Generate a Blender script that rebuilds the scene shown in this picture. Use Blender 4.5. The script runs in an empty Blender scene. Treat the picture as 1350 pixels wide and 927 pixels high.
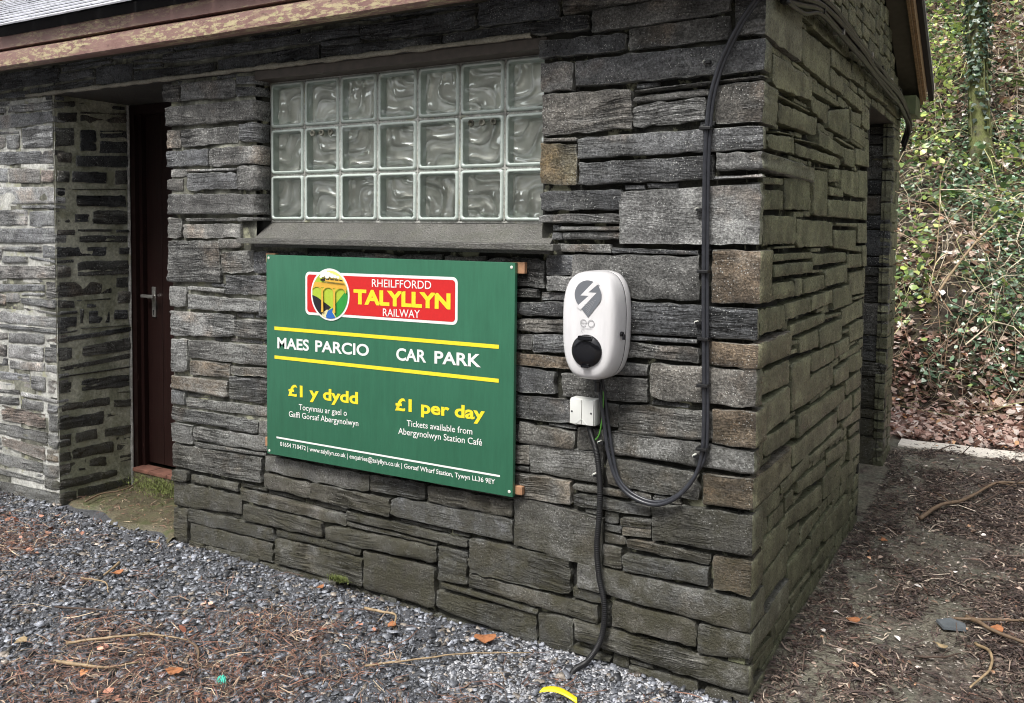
import bpy, bmesh, math, random
import numpy as np
from mathutils import Vector, Matrix, noise

C = bpy.data.collections.new("Scene Objects")
bpy.context.scene.collection.children.link(C)
scn = bpy.context.scene

# ------------------------------------------------------------------ camera
CAM = (0.7169, -2.6724, 1.4817)
yaw, pitch, roll = 0.534216, -0.0532207, 0.0106524
fw = Vector((-math.sin(yaw)*math.cos(pitch), math.cos(yaw)*math.cos(pitch), math.sin(pitch)))
rt = Vector((math.cos(yaw), math.sin(yaw), 0.0))
up = rt.cross(fw)
r2 = rt*math.cos(roll) + up*math.sin(roll)
u2 = -rt*math.sin(roll) + up*math.cos(roll)
cd = bpy.data.cameras.new("camera")
cam = bpy.data.objects.new("camera", cd)
C.objects.link(cam)
m = Matrix((r2, u2, -fw)).transposed().to_4x4()
m.translation = Vector(CAM)
cam.matrix_world = m
cd.sensor_width = 36.0
cd.lens = 1148.015/1350*36
cd.shift_x = -(677.765-675)/1350
cd.shift_y = -(463.5-365.007)/1350
cd.clip_start = 0.05
cd.clip_end = 500
scn.camera = cam

# ------------------------------------------------------------------ sky and sun
SUN_EL, SUN_AZ = math.radians(56), math.radians(-172)     # azimuth measured from +Y, clockwise
world = bpy.data.worlds.new("World")
scn.world = world
world.use_nodes = True
wn, wl = world.node_tree.nodes, world.node_tree.links
bg = wn["Background"]
sky = wn.new("ShaderNodeTexSky")
sky.sky_type = 'NISHITA'
sky.sun_disc = False
sky.sun_elevation = SUN_EL
sky.sun_rotation = SUN_AZ
sky.air_density = 1.0
sky.dust_density = 4.0
hsv = wn.new("ShaderNodeHueSaturation")
hsv.inputs["Saturation"].default_value = 0.22
wl.new(sky.outputs[0], hsv.inputs["Color"])
wl.new(hsv.outputs[0], bg.inputs[0])
bg.inputs[1].default_value = 0.085
sd = bpy.data.lights.new("sun", 'SUN')
sd.energy = 1.5
sd.angle = math.radians(16)
sd.color = (1.0, 0.97, 0.92)
sun = bpy.data.objects.new("sun", sd)
C.objects.link(sun)
ldir = Vector((math.sin(SUN_AZ)*math.cos(SUN_EL), math.cos(SUN_AZ)*math.cos(SUN_EL), math.sin(SUN_EL)))
sun.rotation_euler = ldir.to_track_quat('Z', 'Y').to_euler()
sun.location = ldir*20
scn.view_settings.view_transform = 'Standard'
scn.view_settings.look = 'None'
scn.view_settings.gamma = 1
scn.view_settings.exposure = 1.30
scn.cycles.use_denoising = True
scn.cycles.pixel_filter_type = 'BLACKMAN_HARRIS'
scn.cycles.filter_width = 1.05
scn.cycles.max_bounces = 8
scn.cycles.transparent_max_bounces = 12
STONES = {
'F': '''-2761 -2643 -2644 -2762 2137 2130 2050 2059;-2637 -2281 -2281 -2638 2136 2129 2045 2055;-2273 -2169 -2169 -2273 2137 2131 2097 2104 R 83;-2273 -2169 -2169 -2274 2093 2086 2047 2049 R 83;-2745 -2169 -2169 -2747 2034 2031 1944 1945 R 83;-2746 -2650 -2651 -2747 1927 1926 1844 1846;-2644 -2268 -2269 -2646 1926 1925 1854 1844;-2262 -2169 -2169 -2263 1934 1933 1852 1856 R 83;-2746 -2459 -2460 -2747 1832 1833 1758 1755;-2448 -2169 -2169 -2449 1835 1834 1756 1751 R 83;-2604 -2276 -2277 -2604 1744 1742 1728 1732;-2745 -2636 -2637 -2746 1704 1702 1646 1646;-2604 -2279 -2280 -2605 1725 1723 1652 1646;-2269 -2169 -2169 -2270 1748 1749 1642 1644 R 83;-2733 -2169 -2169 -2734 1633 1628 1538 1539 R 83;-2736 -2642 -2643 -2738 1524 1523 1431 1429;-2631 -2253 -2254 -2632 1494 1500 1438 1429;-2607 -2272 -2272 -2607 1521 1521 1509 1506;-2266 -2169 -2169 -2266 1527 1527 1512 1507 R 83;-2732 -2384 -2386 -2735 1416 1424 1235 1225;-2397 -2254 -2254 -2397 1429 1431 1388 1388;-2380 -2178 -2179 -2381 1374 1383 1285 1279;-2171 -2073 -2074 -2171 1379 1381 1289 1290;-2730 -2615 -2617 -2731 1205 1207 1113 1109;-2604 -2362 -2362 -2604 1212 1209 1188 1193;-2356 -1984 -1984 -2357 1270 1281 1197 1185;-2602 -2142 -2143 -2603 1174 1169 1114 1106;-2137 -1984 -1984 -2138 1169 1175 1101 1096;-2727 -2302 -2303 -2729 1090 1097 995 974;-2295 -1984 -1985 -2296 1076 1092 1005 1000;-2722 -2610 -2612 -2724 960 966 811 803;-2603 -1985 -1985 -2605 962 975 883 879;-2595 -2330 -2331 -2596 870 872 810 803 b 0;-2323 -1985 -1986 -2324 866 883 843 827;-2722 -2344 -2345 -2723 787 795 718 724 b 0;-2334 -1986 -1986 -2335 819 843 722 717;-2723 -2628 -2629 -2724 719 722 657 651;-2626 -1932 -1932 -2626 692 712 666 647;-2720 -2150 -2151 -2721 641 640 583 577;-2148 -1932 -1932 -2148 640 653 580 579;-2722 -2580 -2581 -2723 563 568 478 474;-2572 -1932 -1933 -2572 564 584 516 499;-2565 -2109 -2110 -2565 493 504 489 470;-2723 -2136 -2136 -2725 464 479 364 357;-2719 -2616 -2616 -2720 343 348 296 286;-2594 -2283 -2283 -2594 336 341 302 299;-2717 -2263 -2264 -2719 287 288 204 164;-2110 -1529 -1529 -2110 495 496 423 427;-2114 -1842 -1842 -2114 417 409 348 351;-1842 -1423 -1423 -1842 416 414 345 348;-2265 -1652 -1652 -2266 324 313 265 271;-2243 -1779 -1779 -2244 256 259 194 184;-2719 -2625 -2628 -2721 159 170 -2 -15;-2618 -2060 -2060 -2619 172 180 121 106;-2607 -2073 -2074 -2608 105 111 26 22;-2503 -2158 -2159 -2503 19 30 1 -8;-2045 -1575 -1575 -2045 178 189 160 147;-2050 -1564 -1563 -2050 139 150 31 31;-2154 -1706 -1706 -2155 14 26 -1 -11;-2620 -2178 -2179 -2621 -8 -5 -48 -56;-2613 -2510 -2510 -2613 21 21 4 1;-1521 -1251 -1250 -1521 499 505 441 436;-1238 -860 -860 -1237 503 505 445 437;-1418 -860 -858 -1418 425 442 351 350;-1646 -1054 -1054 -1646 330 322 294 292;-1644 -1196 -1196 -1644 284 283 274 269;-1760 -1196 -1195 -1760 249 270 204 190;-1186 -1059 -1058 -1185 276 273 147 144;-1554 -1205 -1204 -1554 182 189 27 28;-1195 -756 -755 -1194 100 105 0 29;-1170 -751 -751 -1170 136 127 111 120;-1385 -1051 -1051 -1385 6 -3 -27 -16;-1051 -664 -663 -1051 -7 15 -8 -27;-1667 -1460 -1460 -1667 17 1 -25 -19;-855 -507 -504 -853 525 502 325 346;-1046 -624 -622 -1044 333 336 215 203;-1044 -513 -512 -1044 195 197 133 146;-1055 -761 -761 -1055 253 222 203 227;-862 -698 -696 -861 996 989 911 905;-666 -349 -348 -664 989 997 920 907;-850 -513 -512 -849 893 901 821 809;-503 -453 -452 -502 899 896 826 823;-836 -614 -613 -835 797 787 727 722;-860 -839 -838 -859 784 784 725 722;-603 -498 -497 -602 804 808 734 728;-859 -795 -794 -858 709 715 650 640;-792 -510 -508 -790 718 732 623 621;-854 -794 -794 -854 634 640 620 618;-854 -628 -627 -852 611 614 532 519;-616 -409 -408 -616 606 612 590 584;-614 -331 -331 -613 578 573 543 531;-430 -324 -324 -430 522 532 518 510;-450 -127 -125 -448 901 915 821 806;-485 0 0 -483 811 805 734 734 Q 58;-491 -172 -170 -490 720 711 623 621;-437 -329 -328 -437 515 527 502 489;-431 -331 -330 -431 488 501 471 459;-987 -746 -744 -986 1381 1386 1284 1277;-733 -631 -630 -732 1393 1399 1330 1328;-729 -627 -626 -728 1325 1325 1272 1273;-864 -767 -767 -864 1276 1277 1246 1244;-864 -663 -662 -863 1226 1235 1185 1182;-863 -605 -605 -862 1165 1179 1132 1122;-862 -788 -787 -862 1109 1114 1059 1056;-782 -605 -604 -781 1116 1125 1062 1053;-861 -603 -603 -861 1044 1045 1005 1001 b 0;-640 -186 -182 -638 1403 1406 1264 1259;-650 0 0 -648 1253 1249 1153 1138 Q 7;-555 -185 -184 -555 1139 1140 1128 1118;-612 -179 -178 -612 1111 1116 1070 1062;-525 -350 -349 -525 1040 1048 1005 1004;-152 0 0 -150 1140 1139 1063 1063 bQ 435;-339 0 0 -337 1051 1059 943 934 Q 62;-125 0 0 -123 927 928 817 819 bQ 121;-155 0 0 -153 714 719 622 616 bQ 493;-139 0 0 -135 1434 1426 1265 1261 bQ 147;-485 -186 -186 -484 1428 1423 1411 1410;-458 0 0 -455 1613 1633 1447 1442 rQ 36;-137 0 0 -137 1656 1660 1651 1647 lQ 24;-134 0 0 -133 1729 1729 1674 1675 Q 736;-613 -146 -144 -612 1713 1722 1649 1638;-618 0 0 -617 1800 1807 1736 1728 Q 31;-762 -623 -621 -760 1786 1777 1639 1641 o 0;-750 -623 -623 -750 1801 1800 1788 1789;-762 -455 -454 -761 1620 1621 1553 1554;-764 -457 -456 -764 1538 1543 1508 1509;-677 -458 -458 -677 1496 1498 1485 1483;-671 -458 -458 -670 1478 1483 1455 1454;-688 -490 -490 -687 1436 1439 1411 1410;-571 -101 -99 -570 2219 2228 2161 2145;-773 -446 -445 -772 2139 2132 2074 2078;-438 -99 -97 -437 2143 2152 2078 2076;-87 0 0 -81 2331 2320 2081 2086 Q 478;-763 -639 -638 -761 2059 2059 1960 1963;-628 0 0 -626 2056 2065 1974 1970 Q 68;-758 -424 -421 -756 1953 1952 1821 1813;-410 0 0 -410 1943 1959 1948 1935 Q 30;-415 -170 -170 -415 1922 1932 1910 1903;-417 -175 -173 -416 1897 1903 1834 1823;-142 0 0 -139 1938 1940 1819 1821 Q 165;-745 -610 -608 -743 118 130 9 9;-608 -464 -464 -608 33 24 12 13;-489 -468 -466 -487 219 214 139 133;-879 -785 -785 -879 516 532 525 509;-602 0 0 -601 130 120 35 60 Q 52;-131 0 0 -130 21 30 -17 -36 Q 193;-395 -159 -158 -394 18 28 -24 -35;-460 -164 -162 -458 230 226 146 141;-159 0 0 -157 225 229 149 130 Q 511;-594 0 0 -593 334 332 232 248 Q 154;-325 0 0 -322 586 605 476 467 Q 118;-414 -126 -126 -414 454 451 419 421;-424 -130 -129 -423 398 413 354 341;-114 0 0 -112 453 460 352 350 bQ 131;-4730 -3572 -3574 -4735 2290 2290 2213 2193;-3556 -3275 -3276 -3557 2253 2257 2215 2212;-3825 -3281 -3282 -3826 2196 2206 2163 2159;-4070 -3834 -3835 -4071 2192 2189 2154 2163;-4734 -4080 -4081 -4736 2198 2193 2160 2164;-3268 -2983 -2985 -3271 2264 2258 2163 2163;-2969 -2409 -2410 -2970 2214 2211 2159 2162;-2975 -2770 -2771 -2976 2246 2237 2221 2226;-2975 -2770 -2770 -2975 2272 2261 2244 2258;-3554 -3143 -3143 -3555 2295 2304 2295 2285;-3538 -3144 -3144 -3538 2280 2287 2272 2259;-4727 -3588 -3589 -4729 2365 2332 2301 2319;-2761 -1578 -1578 -2761 2276 2281 2242 2232;-2394 -1794 -1794 -2395 2219 2229 2157 2159;-3128 -2696 -2697 -3130 2353 2362 2285 2284;-2680 -2028 -2028 -2681 2364 2371 2321 2282;-2019 -1424 -1423 -2019 2345 2345 2293 2320;-1571 -1034 -1034 -1571 2277 2277 2208 2219;-1782 -1578 -1578 -1782 2237 2240 2211 2219;-1778 -1188 -1188 -1778 2215 2200 2166 2161;-1181 -582 -581 -1181 2199 2209 2157 2169;-1409 -1042 -1041 -1409 2371 2366 2290 2294;-1025 -699 -697 -1024 2294 2346 2210 2213;-684 -99 -96 -682 2369 2333 2241 2218''',
'L': '''-4439 -4057 -4058 -4440 2121 2113 2085 2094;-4010 -3629 -3629 -4011 2122 2126 2076 2084;-4441 -3629 -3629 -4445 2081 2071 2013 1989;-4360 -3945 -3946 -4361 1999 1983 1968 1972;-4054 -3938 -3941 -4057 1967 1962 1888 1892 l 0;-4445 -4067 -4069 -4448 1980 1963 1897 1907;-3907 -3629 -3629 -3910 1999 2001 1884 1887 l 0;-4535 -3629 -3629 -4538 1888 1871 1802 1814;-4453 -4053 -4055 -4456 1798 1791 1712 1717;-4045 -3753 -3755 -4048 1791 1779 1700 1707;-3740 -3629 -3629 -3742 1774 1768 1701 1706 p 0;-4631 -3629 -3629 -4636 1695 1687 1594 1587;-3928 -3629 -3629 -3929 1588 1590 1569 1570 l 0;-4462 -3876 -3879 -4466 1568 1566 1479 1475;-3861 -3629 -3629 -3864 1557 1561 1481 1472;-4642 -3629 -3629 -4645 1455 1472 1391 1374;-3743 -3629 -3629 -3746 1378 1380 1306 1308;-4302 -3748 -3749 -4303 1364 1372 1338 1339;-4471 -4120 -4123 -4475 1359 1365 1289 1280;-4109 -3884 -3885 -4111 1316 1317 1282 1271;-3861 -3629 -3629 -3862 1322 1302 1283 1305;-4476 -3629 -3629 -4479 1250 1275 1207 1177;-4480 -3725 -3726 -4482 1144 1175 1136 1100;-3717 -3629 -3629 -3720 1188 1192 1103 1098;-4313 -4093 -4095 -4316 1101 1106 1043 1031;-4088 -3960 -3961 -4090 1111 1115 1064 1057;-3945 -3629 -3629 -3946 1095 1099 1047 1060;-3944 -3726 -3727 -3945 1119 1129 1110 1102 l 0;-4040 -3629 -3629 -4041 1046 1031 1014 1024;-4486 -3629 -3629 -4489 1010 1005 945 943;-4489 -3629 -3629 -4490 938 941 915 913;-4492 -4085 -4086 -4493 867 895 857 830;-4077 -3740 -3742 -4079 898 910 856 837;-3726 -3629 -3629 -3727 907 910 863 864;-4495 -4092 -4095 -4497 801 830 759 744;-4079 -3754 -3757 -4082 833 840 757 756;-3742 -3629 -3629 -3745 845 847 765 758;-4429 -4082 -4084 -4431 731 751 697 675;-4070 -3745 -3746 -4071 748 754 708 693;-3738 -3629 -3629 -3739 750 752 709 711;-4500 -3882 -3885 -4504 673 683 608 583;-3867 -3736 -3738 -3870 680 680 601 605;-3718 -3629 -3629 -3720 673 674 597 594;-4505 -3978 -3979 -4506 554 589 558 527;-3962 -3629 -3629 -3963 582 573 551 555;-4507 -3992 -3993 -4509 511 548 498 459;-3956 -3759 -3760 -3958 547 546 493 488;-3722 -3629 -3629 -3724 542 543 504 489;-4156 -3746 -3748 -4159 484 480 403 406 p 0;-3709 -3629 -3629 -3712 486 487 404 394;-4512 -3734 -3736 -4516 382 387 316 306;-3719 -3629 -3629 -3721 384 387 313 323;-4166 -3752 -3754 -4167 309 301 230 258 p 0;-3740 -3629 -3629 -3742 298 307 235 232 b 0;-4519 -3777 -3778 -4522 219 214 156 142;-3769 -3629 -3629 -3771 210 221 155 144;-4523 -3772 -3773 -4525 133 126 99 84;-3767 -3629 -3629 -3769 140 146 80 78;-4705 -3629 -3629 -4710 38 76 -17 -80''',
'J': '''12 124 123 11 2124 2139 2100 2086;20 137 136 19 2071 2085 2025 2008;146 437 436 145 2090 2113 2031 2017;9 121 120 7 1993 2002 1899 1881;144 248 246 142 1996 2007 1881 1875;257 436 434 255 2003 2022 1881 1871;16 105 104 15 1867 1868 1806 1802;124 434 433 122 1857 1877 1804 1792;14 86 84 13 1772 1773 1704 1705;95 302 301 94 1773 1778 1706 1709;347 433 432 346 1794 1800 1708 1709;13 66 65 11 1684 1682 1597 1595;93 426 426 93 1679 1695 1681 1666;120 421 420 119 1646 1658 1585 1581;10 86 85 9 1557 1559 1486 1485;105 197 197 104 1550 1548 1496 1494;212 430 428 211 1571 1572 1489 1487;121 332 332 121 1468 1470 1447 1447;347 438 438 347 1467 1468 1443 1443;9 117 115 7 1467 1468 1386 1387;130 428 427 129 1434 1434 1385 1388;7 341 340 6 1374 1375 1312 1315;366 442 442 365 1368 1367 1324 1321;5 86 85 4 1276 1274 1209 1213;119 431 430 117 1299 1296 1209 1208;13 328 326 11 1191 1188 1106 1101;343 429 428 342 1203 1204 1135 1135;352 439 438 351 1123 1121 1047 1053;15 106 105 14 1093 1087 1043 1045;152 316 316 152 1088 1091 1073 1079;14 119 118 14 1037 1038 1012 1011;18 118 117 17 1004 1003 946 935;128 156 155 127 1046 1044 956 954;179 315 314 178 1029 1024 942 950;330 422 421 329 1023 1020 956 959;12 122 121 12 926 933 915 908;131 436 436 131 941 932 922 927;12 441 440 11 900 922 885 866;143 451 449 142 838 865 781 777;6 88 87 5 840 840 775 767;9 449 449 9 745 772 735 711;8 443 443 8 698 698 680 681;12 85 83 11 662 661 595 598;131 442 441 130 663 651 572 592;19 308 307 18 549 546 487 501;343 441 441 343 564 553 539 550;318 435 434 317 524 512 461 472;0 267 266 -1 474 471 389 405;265 449 448 265 371 364 303 321;3 75 74 1 387 386 311 313;94 226 225 93 382 379 320 320;334 416 415 333 270 263 225 224;1 74 73 0 292 289 232 240;74 324 323 73 298 296 222 236;166 278 277 165 229 218 154 166;288 343 342 287 207 208 153 156;353 441 440 352 211 206 149 155;0 96 94 -1 231 223 156 157;104 151 151 104 189 183 161 167;-6 342 341 -7 150 130 84 89;-3 98 96 -4 75 71 0 -8;102 450 449 101 74 67 10 -1''',
'S': '''515 1012 1035 530 2207 2218 2072 2084;660 1223 1230 667 2287 2280 2239 2235;392 658 667 400 2298 2302 2240 2235;1025 1475 1488 1036 2232 2246 2170 2160;1491 1830 1848 1506 2259 2275 2186 2176;1008 1280 1291 1019 2150 2138 2074 2072;1298 1816 1828 1308 2135 2125 2063 2070;114 679 690 125 2048 2055 1970 1942;191 670 671 192 1931 1935 1925 1921;681 1213 1217 685 2039 2039 2015 2007;687 987 999 694 1994 1992 1914 1941;204 774 784 211 1904 1920 1849 1839;1004 1480 1505 1014 1976 2045 1906 1907;1511 1767 1779 1521 2039 2053 1988 1984;1797 2012 2034 1818 2116 2107 1996 2006;1520 1843 1862 1536 1990 1987 1890 1899;1883 2587 2597 1893 2230 2240 2200 2178;2616 3021 3036 2629 2244 2246 2186 2188;77 417 424 82 1795 1812 1754 1743;452 1200 1206 457 1797 1807 1767 1754;450 813 814 451 1815 1830 1822 1805;203 427 427 204 1815 1825 1818 1805;806 1343 1350 814 1883 1860 1812 1819;1177 1614 1617 1179 1891 1887 1873 1879;1360 1617 1632 1372 1861 1870 1786 1788;1635 1904 1919 1648 1882 1891 1812 1808;1521 1898 1911 1533 1978 1969 1902 1913;1918 2040 2069 1945 1957 1961 1819 1818;769 1025 1052 793 1726 1734 1550 1551;1047 1290 1299 1055 1747 1760 1707 1691;773 1022 1024 774 1736 1749 1740 1729;1314 1735 1758 1330 1762 1776 1651 1664;1765 2012 2040 1790 1788 1800 1661 1656;1063 1355 1362 1069 1677 1678 1640 1638;1056 1887 1904 1067 1625 1641 1551 1550;1917 2029 2048 1935 1646 1646 1550 1552;39 288 291 41 1656 1665 1641 1631;44 313 320 50 1620 1625 1559 1552;318 702 717 330 1672 1689 1571 1559;43 482 494 52 1538 1545 1446 1442;205 495 496 206 1440 1441 1428 1428;506 1163 1179 518 1535 1534 1428 1430;1211 1738 1742 1214 1531 1535 1514 1514;1184 1732 1751 1196 1500 1503 1398 1422;1759 2027 2048 1777 1535 1538 1436 1436;1758 1907 1912 1763 1426 1424 1395 1397;1928 2040 2053 1939 1428 1427 1363 1369;186 778 781 189 1416 1413 1387 1387;196 783 789 201 1382 1378 1331 1336;793 1505 1512 800 1406 1401 1356 1355;1527 1899 1912 1539 1390 1387 1318 1322;1911 2041 2062 1931 1423 1422 1317 1321;165 494 501 171 1319 1316 1256 1260;506 609 618 514 1321 1321 1252 1256;628 1013 1022 636 1315 1316 1255 1257;1030 1514 1528 1041 1335 1345 1266 1264;773 1003 1005 775 1344 1339 1326 1328;1584 1999 2022 1603 1301 1303 1182 1194;28 359 368 36 1244 1240 1157 1162;363 771 780 370 1239 1243 1180 1182;783 1187 1196 791 1243 1247 1187 1182;1205 1649 1666 1219 1246 1249 1155 1154;1692 1924 1927 1695 1181 1179 1162 1165;1447 1914 1930 1461 1144 1155 1068 1058;450 1046 1052 456 1161 1160 1115 1114;1065 1429 1432 1068 1145 1134 1116 1124;610 941 952 618 1099 1102 1025 1037;957 1426 1442 969 1100 1105 1007 1019;457 598 600 460 1103 1094 1076 1082;60 575 577 62 1077 1066 1045 1056;1640 1982 2000 1656 1053 1056 958 966;1464 1629 1633 1466 1042 1042 1023 1027;808 1279 1290 818 1015 1003 930 937;1297 1636 1649 1308 1001 1003 932 931;1422 1922 1929 1427 935 934 896 905;479 787 812 500 1021 1014 828 838;807 1254 1269 820 929 927 828 830;1279 1634 1650 1290 881 895 799 811;1632 1978 1996 1646 903 894 801 823;63 457 468 70 1040 1042 947 964;1587 2001 2018 1600 797 796 709 722;92 463 476 103 942 948 837 830;605 1535 1547 617 814 786 712 720;1400 1777 1794 1412 714 706 607 633;1800 1999 2014 1813 702 705 627 632;134 580 589 141 821 806 735 750;515 1364 1377 525 714 694 614 628;1515 2005 2020 1520 610 620 541 579;826 1518 1524 830 609 595 555 576;84 127 135 91 825 822 745 745;370 824 832 375 612 623 562 564;637 1156 1166 643 555 523 450 507;1187 1635 1648 1197 544 510 436 478;1725 2023 2044 1744 491 469 358 383;1716 2011 2021 1724 541 535 482 500;1114 1502 1521 1129 455 445 326 353;1552 1859 1871 1565 388 374 305 307;468 1101 1115 475 481 430 336 419;27 359 367 32 614 609 538 560;1161 1748 1773 1175 252 229 85 155;133 468 479 144 473 469 369 365;152 486 499 160 356 364 244 272;501 894 909 514 284 262 150 168;56 543 544 57 142 135 119 128;60 315 317 62 97 83 60 80;70 314 317 72 123 98 60 95;919 1357 1375 931 271 278 162 184;956 1332 1346 963 138 138 51 90;525 900 904 527 152 132 101 133''',
'Fb': '''-1978 -1698 -1698 -1978 860 860 765 765;-1183 -903 -903 -1183 2456 2456 2371 2371;-1973 -1668 -1668 -1973 1270 1270 1195 1195;-1973 -1688 -1688 -1973 1355 1355 1275 1275;-1923 -1698 -1698 -1923 760 760 665 665;-2533 -2313 -2313 -2533 2466 2466 2371 2371;-1688 -1438 -1438 -1688 825 825 745 745;-1808 -1543 -1543 -1808 2426 2426 2351 2351;-1923 -1598 -1598 -1923 560 560 500 500;-1388 -1183 -1183 -1388 1340 1340 1245 1245;-1808 -1543 -1543 -1808 2501 2501 2431 2431;-1153 -873 -873 -1153 1225 1225 1160 1160;-1678 -1398 -1398 -1678 1385 1385 1320 1320;-2118 -1818 -1818 -2118 2456 2456 2396 2396;-1128 -943 -943 -1128 1095 1095 1000 1000;-1773 -1588 -1588 -1773 1190 1190 1095 1095;-1773 -1588 -1588 -1773 1090 1090 995 995;-1578 -1398 -1398 -1578 1260 1260 1165 1165;-1978 -1783 -1783 -1978 950 950 865 865;-893 -673 -673 -893 2501 2501 2426 2426;-2168 -1918 -1918 -2168 -15 -15 -80 -80;-1388 -1138 -1138 -1388 1020 1020 955 955;-183 2 2 -183 2426 2426 2341 2341;-1608 -1303 -1303 -1608 -30 -30 -80 -80;-1588 -1413 -1413 -1588 590 590 505 505;-1218 -1043 -1043 -1218 815 815 730 730;-1038 -873 -873 -1038 995 995 905 905;-1033 -868 -868 -1033 730 730 640 640;-603 -408 -408 -603 -5 -5 -80 -80;-1423 -1228 -1228 -1423 755 755 680 680;-1923 -1603 -1603 -1923 610 610 565 565;-663 -513 -513 -663 2466 2466 2371 2371;-1773 -1583 -1583 -1773 990 990 915 915;-1033 -868 -868 -1033 820 820 735 735;-1128 -873 -873 -1128 1155 1155 1100 1100;-1218 -1043 -1043 -1218 680 680 600 600;-1218 -1043 -1043 -1218 900 900 820 820;-1428 -1228 -1228 -1428 870 870 800 800;-1573 -1398 -1398 -1573 1025 1025 945 945;-1978 -1783 -1783 -1978 1190 1190 1120 1120;-1978 -1783 -1783 -1978 1025 1025 955 955;-1578 -1398 -1398 -1578 1105 1105 1030 1030;-1493 -1293 -1293 -1493 940 940 875 875;-398 -78 -78 -398 -40 -40 -80 -80;-343 -193 -193 -343 2436 2436 2351 2351;-503 -353 -353 -503 2501 2501 2416 2416;-1388 -1138 -1138 -1388 1135 1135 1085 1085;-818 -613 -613 -818 -20 -20 -80 -80;-1403 -1228 -1228 -1403 675 675 605 605;-1388 -1168 -1168 -1388 1080 1080 1025 1025;-1403 -1108 -1108 -1403 550 550 510 510;-1658 -1423 -1423 -1658 1315 1315 1265 1265;-893 -748 -748 -893 2421 2421 2341 2341;-1388 -1163 -1163 -1388 1240 1240 1190 1190;-1533 -1213 -1213 -1533 2411 2411 2376 2376;-1293 -1053 -1053 -1293 -35 -35 -80 -80;-1773 -1503 -1503 -1773 910 910 870 870;-1533 -1318 -1318 -1533 2466 2466 2416 2416;-1283 -1048 -1048 -1283 950 950 905 905;-2303 -2128 -2128 -2303 2501 2501 2441 2441;-2303 -2128 -2128 -2303 2436 2436 2376 2376;-1908 -1618 -1618 -1908 -45 -45 -80 -80;-1923 -1698 -1698 -1923 660 660 615 615;-1388 -1163 -1163 -1388 1185 1185 1140 1140;-1593 -1413 -1413 -1593 650 650 595 595;-1043 -828 -828 -1043 -35 -35 -80 -80;-1308 -1068 -1068 -1308 2501 2501 2461 2461;-1688 -1478 -1478 -1688 740 740 695 695;-1173 -1003 -1003 -1173 1330 1330 1275 1275;-2723 -2543 -2543 -2723 2461 2461 2411 2411;-1173 -993 -993 -1173 1385 1385 1335 1335;-1578 -1398 -1398 -1578 1160 1160 1110 1110;-1688 -1433 -1433 -1688 690 690 655 655;-1688 -1438 -1438 -1688 865 865 830 830;-1098 -888 -888 -1098 550 550 510 510;-1148 -938 -938 -1148 1270 1270 1230 1230;-1388 -1183 -1183 -1388 1385 1385 1345 1345;-2018 -1818 -1818 -2018 2391 2391 2351 2351;-1218 -1018 -1018 -1218 595 595 555 555;-1403 -1228 -1228 -1403 600 600 555 555;-183 -13 -13 -183 2476 2476 2431 2431;-1978 -1808 -1808 -1978 1075 1075 1030 1030;-343 -193 -193 -343 2491 2491 2441 2441;-503 -353 -353 -503 2411 2411 2361 2361;-1428 -1228 -1228 -1428 795 795 760 760;-1218 -1043 -1043 -1218 725 725 685 685;-1978 -1783 -1783 -1978 1115 1115 1080 1080;-2118 -1948 -1948 -2118 2501 2501 2461 2461;-1033 -903 -903 -1033 2366 2366 2316 2316;-1533 -1318 -1318 -1533 2501 2501 2471 2471;-2723 -2543 -2543 -2723 2406 2406 2371 2371;-2723 -2543 -2543 -2723 2501 2501 2466 2466;-1058 -903 -903 -1058 2501 2501 2461 2461;-1033 -858 -858 -1033 860 860 825 825;-1033 -858 -858 -1033 900 900 865 865;-1033 -863 -863 -1033 635 635 600 600;-1908 -1713 -1713 -1908 -10 -10 -40 -40;-1008 -863 -863 -1008 595 595 555 555;-2533 -2353 -2353 -2533 2501 2501 2471 2471;-498 -433 -433 -498 415 415 340 340;-1938 -1818 -1818 -1938 2501 2501 2461 2461;-1308 -1193 -1193 -1308 2456 2456 2416 2416;-1658 -1588 -1588 -1658 1260 1260 1195 1195;-663 -513 -513 -663 2501 2501 2471 2471;-2723 -2613 -2613 -2723 1750 1750 1710 1710;-613 -498 -498 -613 240 240 205 205;-2063 -1983 -1983 -2063 1385 1385 1335 1335;-2723 -2628 -2628 -2723 -20 -20 -60 -60;-2063 -1983 -1983 -2063 1330 1330 1285 1285;-68 2 2 -68 -30 -30 -80 -80;-593 -533 -533 -593 1055 1055 1000 1000;-1128 -1048 -1048 -1128 995 995 955 955;-1688 -1603 -1603 -1688 650 650 615 615;-933 -868 -868 -933 1045 1045 1000 1000;-738 -673 -673 -738 2421 2421 2376 2376;-933 -873 -873 -933 1095 1095 1050 1050;-498 -423 -423 -498 455 455 420 420;-1453 -1393 -1393 -1453 20 20 -20 -20;-398 -333 -333 -398 615 615 580 580''',
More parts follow.
